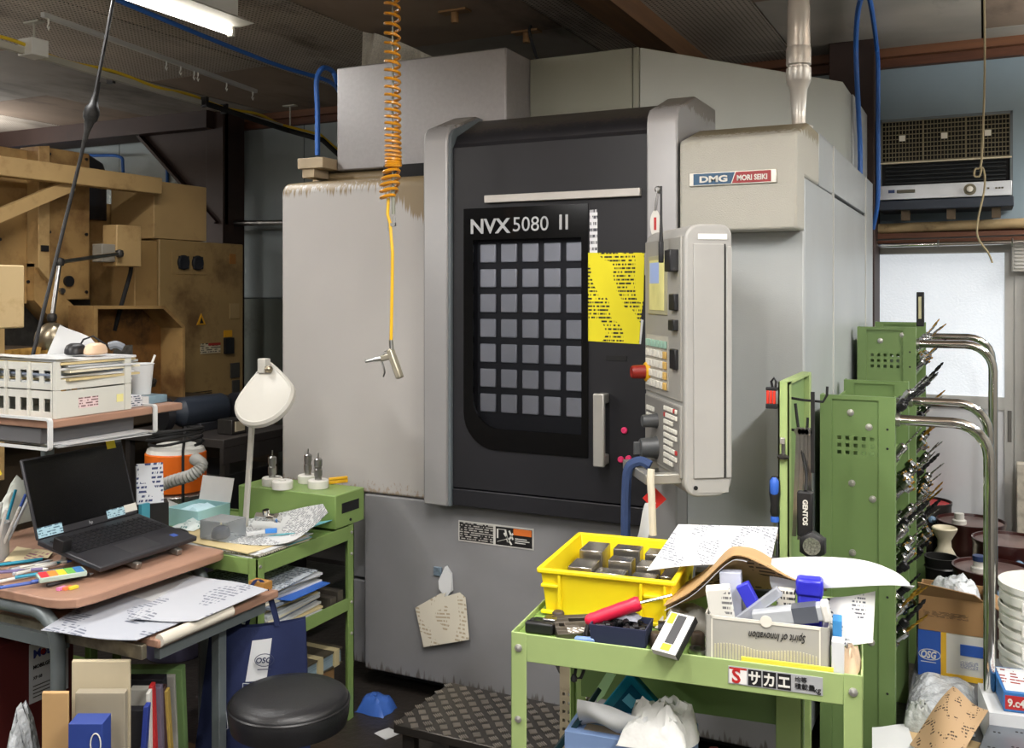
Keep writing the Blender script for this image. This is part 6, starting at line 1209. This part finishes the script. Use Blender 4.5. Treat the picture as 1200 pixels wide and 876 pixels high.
# papers and things on top of the second cart
stack('paper_stack', 'tan and white papers under the rolled drawing on the second cart', 6, -2.5, -2.03, 2.34, 2.60, Z2-.007, [WHITE, PAPS[2], M('paper_teal', (110, 180, 190), .7), WHITE], 9, dz=.003)
cf = [atZ(245, 632, .692), atZ(300, 638, .694), atZ(340, 634, .702), atZ(366, 617, .745), atZ(384, 600, .80)]; cbk = [atZ(268, 612, .69), atZ(300, 606, .70), atZ(330, 600, .72), atZ(356, 594, .76), atZ(378, 590, .805)]
tag(obj('drawing_sheet', MB().sheet(lambda u, v: curve(cf, u)*(1-v)+curve(cbk, u)*v, 20, 8, .002), print_mat('schematic', (206, 208, 208), (96, 100, 108), 34, .8, blotch=3, ax='h')), 'dense line drawing curling up against the green drawer box', 'paper')
tag(obj('teal_folder', MB().sheet(lambda u, v: (-2.30+.28*u, 2.44+.2*v+.06*u, Z2+.0125+.05*max(0, u-.5)**1.2), 12, 6, .0015), M('paper_teal')), 'teal folder edge under the curled line drawing', 'folder')
cbp = thing('clear_box', 'clear plastic box holding a grey mouse on the second cart', 'box', (-2.4, 2.42, Z2)); cp0 = atZ(255, 628, Z2+.02)
obj('box', MB().box(cp0.x-.05, cp0.x+.06, cp0.y-.03, cp0.y+.07, Z2+.013, Z2+.075), glass_mat('clear_box', (226, 230, 232), .1, .86), cbp, bevel=.004); obj('contents', mouse_mesh((cp0.x, cp0.y+.015, Z2+.015), .03, .045, .035, .5), M('mouse_blue', (70, 80, 100), .5), cbp)
ft = atZ(314, 611, .735); fi = thing('pipe_fitting', 'chromed pipe fitting lying on the line drawing', 'fitting', (ft.x, ft.y, Z2+.02))
for k, (a, b, r, n_) in enumerate((((-.04, -.01, .02), (.0, .0, .02), .016, 6), ((.0, .0, .02), (.035, .005, .02), .013, 18), ((.03, .004, .02), (.045, .006, .02), .017, 6), ((-.005, 0, .02), (-.005, -.005, .045), .012, 12))): obj('fitting_body', MB().cyl(ft+Vector(a)-Vector((0, 0, .005)), ft+Vector(b)-Vector((0, 0, .005)), r, n=n_), CHROME, fi)
bt = atZ(318, 622, .715); gl = thing('glue_tube', 'white tube with a bright blue cap on the line drawing', 'tube', (bt.x, bt.y, Z2+.02)); obj('cap', MB().bar((bt.x-.016, bt.y-.012, .716), (bt.x+.012, bt.y+.014, .716), .016, .014), M('cap_sky', (60, 130, 210), .4), gl, bevel=.002); obj('tube', MB().bar((bt.x-.06, bt.y-.05, .710), (bt.x-.016, bt.y-.012, .715), .016, .010), WHITE, gl, bevel=.002)
tag(obj('foil_pouch', crumple(atZ(228, 616, Z2+.012), .10, .12, .02, 15, 10), print_mat('foil_print', (196, 206, 204), (90, 130, 130), 9, .6, rough=.35, ax='h')), 'bubble pouch with pale green label beside the clear box', 'pouch')
kbz = atZ(300, 652, Z2); tag(obj('steel_scale', MB().box(-2.16, -2.01, 2.32, 2.46, Z2+.0005, Z2+.004), print_mat('scale_plate', (168, 164, 150), (80, 76, 70), 14, 1.2, ax='h')), 'flat printed scale plate on the near corner of the second cart', 'plate')
tb2 = thing('tissue_box', 'open white and teal glove box behind the clear plastic box', 'box', (-2.55, 2.62, Z2)); t0 = atZ(222, 606, Z2+.0); 
obj('carton', tray_mesh(-2.66+.05, -2.46, 2.52, 2.68, Z2-.007, Z2+.055, .003, .001), M('carton_teal', (150, 190, 192), .6), tb2); obj('lid', MB().sheet(lambda u, v: (-2.61+.15*u, 2.68+.02*v, Z2+.055+.085*v), 2, 2, .002), M('carton_lid', (206, 204, 202), .7), tb2); obj('tissue', crumple((-2.535, 2.60, Z2+.02), .12, .12, .045, 5, 8), M('tissue_aqua', (180, 210, 220), .7), tb2)
# lower tray contents of the second cart
stack('paper_stack', 'untidy pile of drawings and folders on the lower tray of the second cart', 16, -2.36, -2.03, 2.37, 2.65, .410, PAPS, 14, dz=.009)
flat_sheet('drawing_sheet', 'printed list on top of the pile in the lower cart tray', 'paper', [(-2.30, 2.33, .562), (-2.0, 2.37, .556), (-2.02, 2.62, .558), (-2.32, 2.60, .562)], print_mat('list_print', (206, 214, 224), (90, 100, 120), 22, .9, ax='h'), .003)
flat_sheet('blue_folder', 'bright blue folder corner in the lower tray of the second cart', 'folder', [(-2.16, 2.40, .520), (-1.985, 2.44, .516), (-1.985, 2.64, .516), (-2.2, 2.62, .520)], M('folder_blue', (60, 110, 200), .5), .002, .003)
for i in range(2): tag(obj('steel_bar_stock', MB().box(-2.2, -2.01, 2.68+.04*i, 2.71+.04*i, .410, .45+.012*i), DKS, bevel=.002), ('lower' if i == 0 else 'taller')+' dark steel bar at the far end of the lower cart tray', 'metal bar')
# books under the second cart
bkx = thing('book_bundle', 'thick taped old catalogue lying on the floor under the second cart', 'book', (-2.1, 2.75, 0)); obj('support', MB().box(-2.30, -2.04, 2.50, 2.74, 0, .20), M('carton_brown'), bkx, bevel=.003); obj('cover', MB().box(-2.28, -2.02, 2.50, 2.76, .252, .258).box(-2.28, -2.02, 2.50, 2.76, .202, .207), M('cover_dark', (70, 64, 52), .5), bkx); obj('pages', MB().box(-2.27, -2.025, 2.505, 2.755, .207, .252), M('pages_blue', (120, 140, 150), .7, 0, .25, 3, stretch=(1, 1, 60)), bkx)
for y in (2.53, 2.62, 2.71): obj('tape_band', MB().box(-2.281, -2.019, y, y+.03, .2015, .2585), M('tape_tan', (180, 168, 130), .4), bkx)
tag(obj('blue_bag', crumple((-1.96, 2.88, .0), .12, .10, .07, 3, 10), M('bag_blue', (60, 100, 180), .4)), 'crumpled blue plastic bag on the floor beyond the stool', 'bag')
flat_sheet('floor_scrap', 'small pale scrap of paper on the dark floor before the machine', 'paper', [(-1.86, 2.72, .002), (-1.80, 2.70, .002), (-1.78, 2.76, .002), (-1.84, 2.78, .002)], WHITE, .001)
tag(obj('floor_scrap', crumple((-1.66, 2.45, .0), .05, .07, .05, 7, 8), M('scrap_tan', (200, 176, 140), .7)), 'crumpled tan scrap on the floor beside the chequer step', 'scrap')
# tote bag
tg_ = thing('tote_bag', 'navy cloth tote bag with white tool sketches hanging at the second cart', 'bag', (-1.97, 2.22, .1)); NV = M('tote_navy', (30, 40, 78), .85, 0, .12, 6, bump=.1, bs=400)
TM = Matrix.Translation((-1.915, 2.205, 0)) @ Matrix.Rotation(YAW+.12, 4, 'Z')
def bagf(s): return lambda u, v: TM @ Vector(((u-.5)*(.27+.07*(1-v))+.02*(1-v)*(-1), s*(.012+.028*math.sin(math.pi*u)*(1-v)**.6)+.006*math.sin(9*u+2*v), .08+.46*v-.02*math.sin(math.pi*u)*v))
obj('body', MB().sheet(bagf(-1), 14, 16, .002).sheet(bagf(1), 14, 16, .002), NV, tg_)
obj('handle', MB().sheet(lambda u, v: TM @ Vector((-.055+.11*u+.012*(v-.5), -.012, .52+.14*math.sin(math.pi*u))), 14, 2, .002), NV, tg_)
obj('handle', MB().sheet(lambda u, v: TM @ Vector((-.035+.09*u+.012*(v-.5), .012, .52+.12*math.sin(math.pi*u))), 14, 2, .002), NV, tg_)
obj('patch', MB().sheet(lambda u, v: Vector(bagf(-1)(.42+.20*u+.04*v, .66+.26*v))+Vector((0, -.004, 0)), 6, 6, .001), M('patch_white', (206, 208, 210), .8), tg_)
text('lettering', 'OSG', .022, TM @ front_m((-.004, -.040, .425)), M('lettering_navy', (50, 56, 84), .6), tg_, bold=.0006, shear=.2)
obj('logo_oval', MB().tube([TM @ Vector((.022+.027*math.cos(a), -.040, .433+.018*math.sin(a))) for a in (math.pi*2*i/24 for i in range(25))], .0011, 6), M('lettering_navy'), tg_)
obj('logo_line', MB().box(.002, .04, -.041, -.040, .405, .4075).xf(TM), M('lettering_navy'), tg_)
sk = MB(); rr = random.Random(8)
for x, z, a in ((-.10, .30, .2), (-.03, .33, -.1), (.0, .27, .15), (.035, .24, -.35), (.06, .20, -.4)):
    pts = [(-.012, .04), (.012, .04), (.010, .01), (.014, .0), (.008, -.06), (-.008, -.06), (-.014, 0), (-.010, .01), (-.012, .04)]
    P = [TM @ Vector((x+p*math.cos(a)-q*math.sin(a), -.046+.0*p, z+p*math.sin(a)+q*math.cos(a))) for p, q in pts]
    for p, q in zip(P, P[1:]): sk.bar(p, q, .0012, .0016)
obj('sketch_lines', sk, M('sketch_white', (200, 204, 210), .8), tg_)['kind'] = 'stuff'
# ================================================================ files and boxes under the desk
FL = Matrix.Translation((-2.02, 1.70, 0)) @ Matrix.Rotation(YAW-.3, 4, 'Z')
def slab(name, label, cat, pxl, pxr, ytop, D, th, mat, dpx=0, zb=.10):
    a = O+ray(pxl, ytop)*D; b = O+ray(pxr, ytop)*D; a2 = O+ray(pxl+dpx, ytop)*D; b2_ = O+ray(pxr+dpx, ytop)*D; z1 = a.z; d = (b-a); d.z = 0; nrm = Vector((-d.y, d.x, 0)).normalized()*th
    vs = [Vector((p.x, p.y, zb)) for p in (a2, b2_, b2_+nrm, a2+nrm)]+[Vector((p.x, p.y, z1+(.0 if i < 2 else .004))) for i, p in enumerate((a, b, b+nrm, a+nrm))]
    return tag(obj(name, MB().add(vs, [(3, 2, 1, 0), (4, 5, 6, 7), (0, 1, 5, 4), (1, 2, 6, 5), (2, 3, 7, 6), (3, 0, 4, 7)]), mat, bevel=.001), label, cat)
tag(obj('wooden_plinth', MB().box(-2.62, -2.06, 1.83, 2.24, 0, .099), M('plinth_wood', (110, 84, 60), .7)), 'low wooden plinth carrying the files under the desk', 'plinth')
slab('brown_envelope', 'narrow tan envelope standing before the files under the desk', 'envelope', 49, 80, 812, 2.33, .006, KE)
slab('file_envelope', 'large beige envelope with a blue mark standing under the desk', 'envelope', 84, 152, 775, 2.42, .008, M('file_beige', (190, 178, 150), .75, 0, .06, 5))
slab('file_envelope', 'grey beige folder with curled pages before the black binder', 'folder', 88, 146, 812, 2.38, .02, M('file_grey', (150, 142, 124), .75))
bcx = slab('blue_carton', 'royal blue carton with a white oval logo standing low under the desk', 'box', 80, 120, 848, 2.27, .05, M('carton_royal', (44, 66, 140), .5))
lg = O+ray(112, 872)*2.268; lr = Vector((CA, SA, 0))
obj('logo_oval', MB().tube([lg+lr*(.012*math.cos(a))+Vector((0, 0, .026*math.sin(a))) for a in (math.pi*2*i/20 for i in range(21))], .0016, 6), M('badge_white'), bcx)
slab('black_folder', 'black folder standing low in front of the white page block', 'folder', 147, 170, 832, 2.43, .02, M('binder_black', (30, 30, 34), .5), -5)
for pl_, pr_, yt, D_, dp_, c, nm in ((152, 172, 808, 2.50, 0, (196, 194, 184), 'white'), (168, 173.5, 828, 2.40, -12, (40, 56, 130), 'blue'), (171, 175, 812, 2.44, 2, (200, 198, 192), 'pale'), (174, 179, 804, 2.46, 7, (170, 36, 38), 'red'), (179, 188, 806, 2.48, 4, (96, 88, 104), 'violet grey'), (188, 192.5, 806, 2.50, 9, (60, 40, 38), 'dark brown'), (192.5, 196, 810, 2.50, 10, (150, 126, 60), 'ochre')):
    slab('catalogue', nm+' spined catalogue in the row before the green binder', 'book', pl_, pr_, yt, D_, .02, M('cat_'+nm.replace(' ', '_'), c, .55), dp_)
slab('black_binder', 'large black binder standing behind the row of catalogues', 'binder', 120, 191, 796, 2.58, .03, M('binder_black'), 4)
slab('binder_pages', 'grey page block inside the green framed binder', 'book', 150, 204, 793, 2.655, .012, M('pages_grey', (156, 154, 146), .8), 6); slab('green_binder', 'pale green framed binder behind all the other files', 'binder', 142, 213, 784, 2.71, .03, M('binder_green', (116, 146, 92), .5), 5)
tag(obj('plastic_bag', crumple((-2.33, 1.72, .0), .22, .24, .32, 19, 16), BUB), 'glossy clear plastic bag heaped on the floor before the desk leg', 'bag')
ob = thing('oil_carton', 'dark red oil carton with a white label under the desk', 'box', (-2.75, 2.0, 0)); OX = -2.60
o0 = atX(6, 800, OX); o1 = atX(80, 752, OX)
obj('carton', MB().box(-2.84, OX, o0.y-.12, o1.y+.02, .10, .455), M('carton_maroon', (92, 30, 30), .6), ob, bevel=.003); obj('pallet', MB().box(-2.84, OX, o0.y-.12, o1.y+.02, 0, .099), M('plinth_wood'), ob)
l0 = atX(34, 800, OX); l1 = atX(70, 760, OX); obj('label', MB().box(OX, OX+.002, l0.y, l1.y+.03, .25, .43), M('label_pale', (200, 204, 206), .6), ob)
def side_m(p): return Matrix.Translation(p) @ Matrix.Rotation(math.pi/2, 4, 'Z') @ Matrix.Rotation(math.pi/2, 4, 'X')
text('lettering', 'Mobil', .036, side_m((OX+.0025, l0.y+.012, .385)), M('mobil_blue', (40, 60, 140), .5), ob, bold=.0008); text('lettering', 'MOBILGEAR 600', .016, side_m((OX+.0025, l0.y+.012, .352)), M('plate_black'), ob, bold=.0004, sx=.9); text('lettering', 'XP 68', .014, side_m((OX+.0025, l0.y+.012, .32)), M('plate_black'), ob, sx=.9)
for i in range(4): obj('small_print', MB().box(OX+.002, OX+.0026, l0.y+.012, l0.y+.07+.008*(i % 2), .265+.011*i, .268+.011*i), M('plate_grey'), ob)
obj('red_letter', MB().lathe((OX+.0025, l0.y+.047, .396), [(.0095, 0), (.0095, .0006)], 16, Matrix.Rotation(math.pi/2, 3, 'Y')), M('label_red2'), ob)
mb2 = thing('oil_can', 'small drum with black lettering under the far end of the desk', 'can', (-2.46, 2.39, .41)); obj('can', MB().lathe((-2.46, 2.39, .4095), [(.075, 0), (.075, .17), (.078, .175), (.078, .18), (.07, .18), (0, .178)], 26), M('can_pale', (180, 184, 186), .4), mb2); text('lettering', 'Mobil', .03, Matrix.Translation((-2.455, 2.312, .545)) @ Matrix.Rotation(math.radians(10), 4, 'Z') @ Matrix.Rotation(math.pi/2, 4, 'X'), M('plate_black'), mb2, bold=.001, align='CENTER')
gs = thing('green_shelf', 'low green steel shelf frame behind the desk legs', 'shelf', (-3.2, 2.2, 0))
for z in (.14, .52): obj('shelf_plate', MB().box(-3.6, -2.93, 1.5, 2.5, z, z+.004).box(-2.934, -2.93, 1.5, 2.5, z-.04, z+.004), M('cart_green_dark'), gs)
for x in (-3.6, -2.96):
    for y in (1.5, 2.47): obj('upright', MB().box(x, x+.03, y, y+.03, 0, .9), M('cart_green_dark'), gs)
tag(obj('plastic_bundle', crumple((-3.25, 2.0, .525), .5, .6, .2, 31, 16), M('bundle_pale')), 'heap of pale plastic packaging on the green shelf behind the desk', 'bag')
# ================================================================ things behind the second cart
CAL = thing('desk_calendar', 'desk calendar with a yellow edge standing beside the laptop', 'calendar', (-2.55, 2.38, .70)); cdm = Matrix.Translation((-2.55, 2.335, .787)) @ Matrix.Rotation(math.radians(52), 4, 'Z') @ Matrix.Rotation(math.radians(-12), 4, 'X')
obj('page', MB().box(0, .085, 0, .003, 0, .135).xf(cdm), print_mat('calendar_print', (206, 210, 216), (60, 70, 110), 9, .7), CAL); obj('yellow_edge', MB().box(-.001, .086, -.002, .004, -.008, 0).xf(cdm), BYE, CAL); obj('back_leaf', MB().box(0, .085, .04, .043, 0, .13).xf(cdm), M('paper_grey'), CAL); obj('stand_block', MB().box(-.01, .10, -.01, .06, -.118, -.012).xf(Matrix.Translation((-2.55, 2.335, .80)) @ Matrix.Rotation(math.radians(52), 4, 'Z')), BLACKP, CAL)
tag(obj('teal_book', MB().box(-2.505, -2.49, 2.30, 2.335, Z2-.007, .80), M('book_teal', (70, 150, 170), .5), bevel=.001), 'thin teal book standing beside the laptop screen', 'book')
vc = thing('vacuum_cleaner', 'pail vacuum with an orange band and ribbed grey hose behind the cart', 'vacuum cleaner', (-3.02, 2.97, 0)); vx, vy = -3.02, 2.97
obj('pail', MB().lathe((vx, vy, 0), [(.115, 0), (.12, .01), (.128, .40), (.131, .41), (.128, .42), (.130, .56), (.135, .565), (.135, .575)], 32), M('pail_lilac', (150, 146, 190), .4), vc)
obj('steel_band', MB().lathe((vx, vy, .576), [(.130, 0), (.132, .01), (.126, .012), (.126, .085), (.128, .09), (.115, .10)], 32), M('band_steel', (176, 174, 168), .25, .8), vc)
obj('orange_band', MB().lathe((vx, vy, .678), [(.112, 0), (.122, .005), (.122, .155), (.118, .16)], 32), M('vac_orange', (222, 104, 22), .4), vc)
obj('motor_lid', MB().lathe((vx, vy, .838), [(.118, 0), (.112, .015), (.085, .022), (.08, .03), (0, .031)], 28), WHITEP, vc)
for a in (-.5, .8, 2.6): obj('latch', MB().obox((vx+.13*math.cos(a), vy+.13*math.sin(a), .645), .012, .02, .05, Matrix.Rotation(a, 3, 'Z')), STEEL, vc)
hpts = [atY(228, 537, 2.80), atY(236, 545, 2.78), atY(225, 556, 2.75), atY(200, 564, 2.74), atY(181, 573, 2.72), atY(176, 580, 2.71), atY(185, 588, 2.70), atY(205, 597, 2.69), atY(225, 606, 2.68)]
P = [Vector(p) for p in hpts]; out = []
for i in range(len(P)-1):
    for k in range(12): out.append(curve(P, (i+k/12)/(len(P)-1)))
obj('ribbed_hose', MB().tube(out, [.022+.0028*(1 if j % 2 else -1) for j in range(len(out))], 12), M('hose_grey', (168, 168, 164), .5), vc)
cc = []
for i in range(70): a = i*.30; cc.append(Vector((vx+(.115+.012*math.sin(i*.9))*math.cos(a), vy-.01+(.10+.01*math.cos(i*.7))*math.sin(a), .872+.0009*i+.012*math.sin(a*1.1))))
obj('power_cord', MB().tube(cc+[Vector((vx+.13, vy-.09, .86)), Vector((vx+.15, vy-.11, .75)), Vector((vx+.15, vy-.11, .60))], .006, 6), RUBBER, vc)
bt_ = thing('steel_bench', 'dark steel bench carrying a grinder behind the vacuum', 'bench', (-3.5, 3.5, 0)); BD = M('bench_dark', (58, 54, 52), .5, .3, .2, 5)
obj('bench_top', MB().box(-3.70, -3.05, 3.28, 3.78, .80, .84), BD, bt_, bevel=.003); obj('apron', MB().box(-3.07, -3.05, 3.28, 3.78, .73, .80), BD, bt_)
for x, y in ((-3.68, 3.3), (-3.09, 3.3), (-3.68, 3.74), (-3.09, 3.74)): obj('leg', MB().box(x, x+.03, y, y+.03, 0, .80), BD, bt_)
obj('under_cabinet', MB().box(-3.66, -3.12, 3.36, 3.72, .02, .66), M('cab_black', (34, 33, 34), .5), bt_, bevel=.004)
gr = thing('bench_grinder', 'dark bench grinder on the steel bench below the old machine', 'grinder', (-3.4, 3.5, .84)); 
obj('motor', MB().tube([(-3.42, 3.34, .935), (-3.40, 3.37, .935), (-3.36, 3.60, .935), (-3.34, 3.63, .935)], [.045, .07, .07, .045], 20), M('grinder_blue', (44, 50, 60), .4), gr); obj('wheel_guard', MB().cyl((-3.32, 3.64, .93), (-3.31, 3.68, .93), .075, n=24), M('motor_black'), gr); obj('wheel_guard', MB().cyl((-3.44, 3.29, .93), (-3.43, 3.325, .93), .075, n=24), M('motor_black'), gr); obj('foot', MB().box(-3.44, -3.32, 3.42, 3.55, .841, .88), M('motor_black'), gr, bevel=.004)
sw = thing('switch_box', 'small grey switch box with a dial on the steel bench', 'switch', (-3.15, 3.5, .84)); obj('case', MB().box(-3.20, -3.11, 3.40, 3.50, .841, .91), M('joint_dark'), sw, bevel=.004); obj('dial', MB().box(-3.11, -3.104, 3.42, 3.48, .855, .90), M('dial_tan', (170, 160, 136), .5), sw)
dp = thing('dust_bucket', 'red plastic scoop bucket on the floor beyond the second cart', 'bucket', (-2.78, 3.35, 0)); dx, dy = -2.80, 3.30
obj('bucket', MB().lathe((dx, dy, .40), [(.07, 0), (.10, .15), (.104, .155), (.098, .155), (.066, .006), (0, .006)], 26), M('bucket_red', (150, 30, 38), .4), dp); obj('spout', MB().prism([(dx-.09, .50), (dx-.05, .56), (dx-.062, .62), (dx-.075, .62)], 'y', dy-.03, dy-.02), M('bucket_red'), dp); obj('stand', MB().box(dx-.12, dx+.12, dy-.1, dy+.1, 0, .40), M('cab_black'), dp, bevel=.004)
lsh = thing('low_shelf', 'dark low shelf with metal offcuts in the gap beside the machine', 'shelf', (-2.9, 4.0, 0)); obj('top', MB().box(-3.0, -2.58, 3.6, 4.4, .60, .62), BD, lsh); obj('lower', MB().box(-3.0, -2.58, 3.6, 4.4, .25, .27), BD, lsh)
for x in (-3.0, -2.61):
    for y in (3.6, 4.37): obj('leg', MB().box(x, x+.03, y, y+.03, 0, .60), BD, lsh)
for i in range(5): tag(obj('steel_offcut', MB().box(-2.95+.07*i, -2.90+.07*i, 3.65+.02*i, 3.85+.03*i, .621, .66+.01*(i % 3)), DKS, bevel=.002), 'grey steel offcut on the dark low shelf in the gap', 'metal bar', 'offcuts on the low shelf')
# ================================================================ hanging from the ceiling
cd = thing('conduit_tray', 'thin white conduit with a yellow cable hung under the ceiling', 'conduit', (-4.2, 4.0, 2.62))
Q = [atZ(-30, 43, 2.62), atZ(0, 52, 2.62), atZ(130, 92, 2.62), atZ(240, 121, 2.62), atZ(330, 148, 2.62)]
obj('conduit', MB().bar(Q[0], Q[4], .024, .03), M('conduit_white', (176, 172, 158), .5, 0, .1, 4), cd)
yc = []
for i in range(60): t = i/59; p = Q[0]*(1-t)+Q[4]*t; yc.append(p+Vector((.012*math.sin(t*17), 0, .022+.010*math.sin(t*23))))
yc += [Vector(Q[4])+Vector((.25, .1, -.06)), Vector(Q[4])+Vector((.42, .12, -.2)), Vector(Q[4])+Vector((.46, .12, -.45))]
obj('yellow_cable', MB().tube(yc, .009, 8), M('cable_yellow', (214, 180, 40), .5), cd)
obj('black_cable', MB().tube([Q[3], Q[4]+Vector((.05, 0, -.03)), Q[4]+Vector((.28, .08, -.10)), Q[4]+Vector((.44, .1, -.24)), Q[4]+Vector((.48, .1, -.5))], .018, 8), RUBBER, cd)
for px, py in ((40, 64), (340, 150)):
    p = atZ(px, py, 2.62); obj('hanger', MB().cyl((p.x, p.y, 2.62), (p.x, p.y, ZC-.004), .005, n=8).box(p.x-.05, p.x+.05, p.y-.02, p.y+.02, ZC-.012, ZC-.004), M('conduit_white'), cd)
p = atZ(40, 62, 2.62); obj('junction_box', MB().box(p.x-.05, p.x+.05, p.y-.05, p.y+.04, 2.60, 2.68), WHITEP, cd, bevel=.004)
for px, py in ((130, 92), (240, 120), (263, 128)): p = atZ(px, py, 2.62); obj('cable_tie', MB().box(p.x-.022, p.x+.022, p.y-.01, p.y+.01, 2.593, 2.652), BLACKP, cd)
rl = thing('curtain_rail', 'aluminium curtain rail with runners under the perforated ceiling boards', 'rail', (-3.9, 3.7, 2.72)); r0 = atZ(50, 17, 2.735); r1 = atZ(300, 107, 2.735)
obj('rail', MB().bar(r0, r1, .022, .022), M('aluminium'), rl)
for t in (.02, .50, .57, .64, .66, .82, .98): p = r0*(1-t)+r1*t; obj('runner', MB().cyl(p-Vector((0, 0, .012)), p-Vector((0, 0, .03)), .004, n=8).tube([p-Vector((0, 0, .03)), p-Vector((.008, 0, .045)), p-Vector((0, 0, .06)), p-Vector((-.006, 0, .045))], .003, 6), WHITEP, rl)
# black power cable with a mesh grip
xk = -2.80; a = atX(133, 0, xk); b = atX(107, 133, xk); c = atX(35, 430, xk); top = a+(a-b)*((ZC-.003-a.z)/(a.z-b.z))
pcb = thing('drop_cable', 'black drop cable with a wire mesh grip ball hanging over the shelf', 'cable', (xk, c.y, c.z))
obj('cable', MB().tube([top, a, a*.5+b*.5, b, b*.5+c*.5, c, c+(c-b)*.15], .0062, 8), M('cable_black', (24, 24, 26), .55, 0, .3, 60), pcb)
d = (b-c).normalized()
obj('mesh_grip', MB().tube([b-d*.13, b-d*.07, b-d*.03, b-d*.02, b, b+d*.02, b+d*.03, b+d*.07, b+d*.12], [.007, .010, .017, .024, .027, .024, .017, .010, .007], 14), M('grip_mesh', (36, 36, 36), .5, .2, .6, 90), pcb)
# yellow coil hose and air gun
CY = 2.5; cx_ = atY(459, 0, CY).x
ag = thing('coil_hose', 'amber coiled air hose hanging from the ceiling before the grey cover', 'hose', (cx_, CY, 1.3)); AMB = M('hose_amber', (196, 132, 24), .3, 0, .08, 10, coat=.3)
zt = ZC-.05; zb = atY(459, 195, CY).z; pts = []; turns = 34; N_ = turns*14
for i in range(N_+1):
    t = i/N_; f = t**.55 if False else 1-(1-t)**1.55; z = zt+(zb-zt)*f; an = t*turns*2*math.pi; pts.append((cx_+.0225*math.cos(an)+.006*t, CY+.0225*math.sin(an), z))
obj('coil', MB().tube(pts, .0048, 6), AMB, ag)
z1 = atY(459, 232, CY).z; pb_ = []
for i in range(5*14+1): t = i/70; an = t*5*2*math.pi; pb_.append((cx_+(.0225+.008*math.sin(t*3))*math.cos(an)-.012*t, CY+.0225*math.sin(an), zb-(zb-z1)*t+.008*math.cos(an)))
obj('coil_end', MB().tube(pb_, .0048, 6), AMB, ag)
obj('spring_guide', MB().tube([(cx_+.004, CY, z1+.04), (cx_+.007, CY, z1-.05)], .006, 8), M('spring_grey', (130, 132, 120), .4, .5), ag)
obj('inner_cord', MB().tube([(cx_+.004, CY, ZC-.01), (cx_+.004, CY, z1)], .003, 6), M('spring_grey'), ag)
zc1 = atY(459, 265, CY).z; zg = atY(458, 398, CY).z
YH = M('hose_yellow', (222, 176, 40), .3, 0, .05, 10)
obj('straight_hose', MB().tube([(cx_-.012, CY, z1), (cx_-.015, CY, z1-.05), (cx_-.006, CY, zc1+.01), (cx_+.003, CY, zc1-.08), (cx_+.002, CY, (zc1+zg)/2), (cx_-.002, CY, zg)], .0052, 8), YH, ag)
obj('snap_hook', MB().box(cx_-.012, cx_+.014, CY-.004, CY+.004, zc1, zc1+.01).cyl((cx_+.009, CY, zc1), (cx_+.009, CY, zc1+.03), .004, n=8).cyl((cx_-.010, CY, zc1-.015), (cx_-.010, CY, zc1+.012), .004, n=8), STEEL, ag)
gn = thing('air_blow_gun', 'silver air blow gun hanging on the end of the amber hose', 'air gun', (cx_, CY, zg-.1)); GM = M('gun_silver', (170, 164, 146), .35, .5, .1, 15)
g = lambda px, py: atY(px, py, CY)
obj('inlet', MB().tube([g(458, 398), g(459, 410)], [.006, .007], 10), STEEL, gn)
obj('grip', MB().bar(g(457, 409), g(469, 443), .020, .024, up=(0, 1, 0)), GM, gn, bevel=.005)
obj('body', MB().bar(g(463, 416), g(447, 420), .018, .018), GM, gn, bevel=.004)
obj('nozzle', MB().tube([g(448, 420), g(440, 421), g(440, 421), g(431, 423), g(429, 423)], [.007, .007, .005, .0045, .006], 10), STEEL, gn)
obj('trigger', MB().tube([g(450, 414), g(446, 420), g(449, 428), g(451, 436), g(449, 441)], .003, 8), STEEL, gn)
obj('hang_ring', MB().tube([g(452, 418), g(450, 412), g(455, 410), g(457, 414)], .0022, 6), STEEL, gn)
# white net bag and small ceiling fittings
def net(u, v): p = atZ(420+92*u, 20+55*u*.9+10*v, 2.74)*(1-v)+Vector((-2.55+.75*u, 3.9+.02*math.sin(14*u), 2.40))*v; return p+Vector((0, .03*math.sin(11*u), 0))
q0, q1, q2, q3 = atY(425, 18, 3.9), atY(412, 90, 3.9), atY(440, 20, 3.9), atY(520, 85, 3.9)
tag(obj('net_curtain', MB().sheet(lambda u, v: (q0.x+(q3.x-q0.x)*u-.05*v*(1-u), 3.9+.03*math.sin(22*u+2*v), (ZC-.006)-.20*u**1.3-(.36-.17*u)*v), 26, 8, .0015), M('net_white', (188, 182, 168), .8, 0, .2, 150)), 'white net curtain bunched under the ceiling behind the grey top duct', 'curtain')
for px, py, lb in ((533, 14, 'above the grey top duct'), (617, 38, 'above the seam of the top enclosure')):
    p = atZ(px, py, ZC-.01); f_ = thing('ceiling_fitting', 'brass pipe stub on the ceiling '+lb, 'fitting', (p.x, p.y, ZC-.06))
    obj('stub', MB().cyl((p.x, p.y, ZC-.004), (p.x, p.y, ZC-.06), .018, n=12), M('brass_dull', (140, 104, 64), .5, .3), f_); obj('collar', MB().box(p.x-.07, p.x+.07, p.y-.03, p.y+.03, ZC-.013, ZC-.004), M('brass_dull'), f_)
p0 = atZ(622, 45, 2.70); hose('ceiling_rod', [p0+Vector((0, 0, .06)), p0, (p0.x+.06, p0.y+.1, 2.42)], .008, RUBBER, 'short dark rod slanting down behind the top enclosure', 'rod')
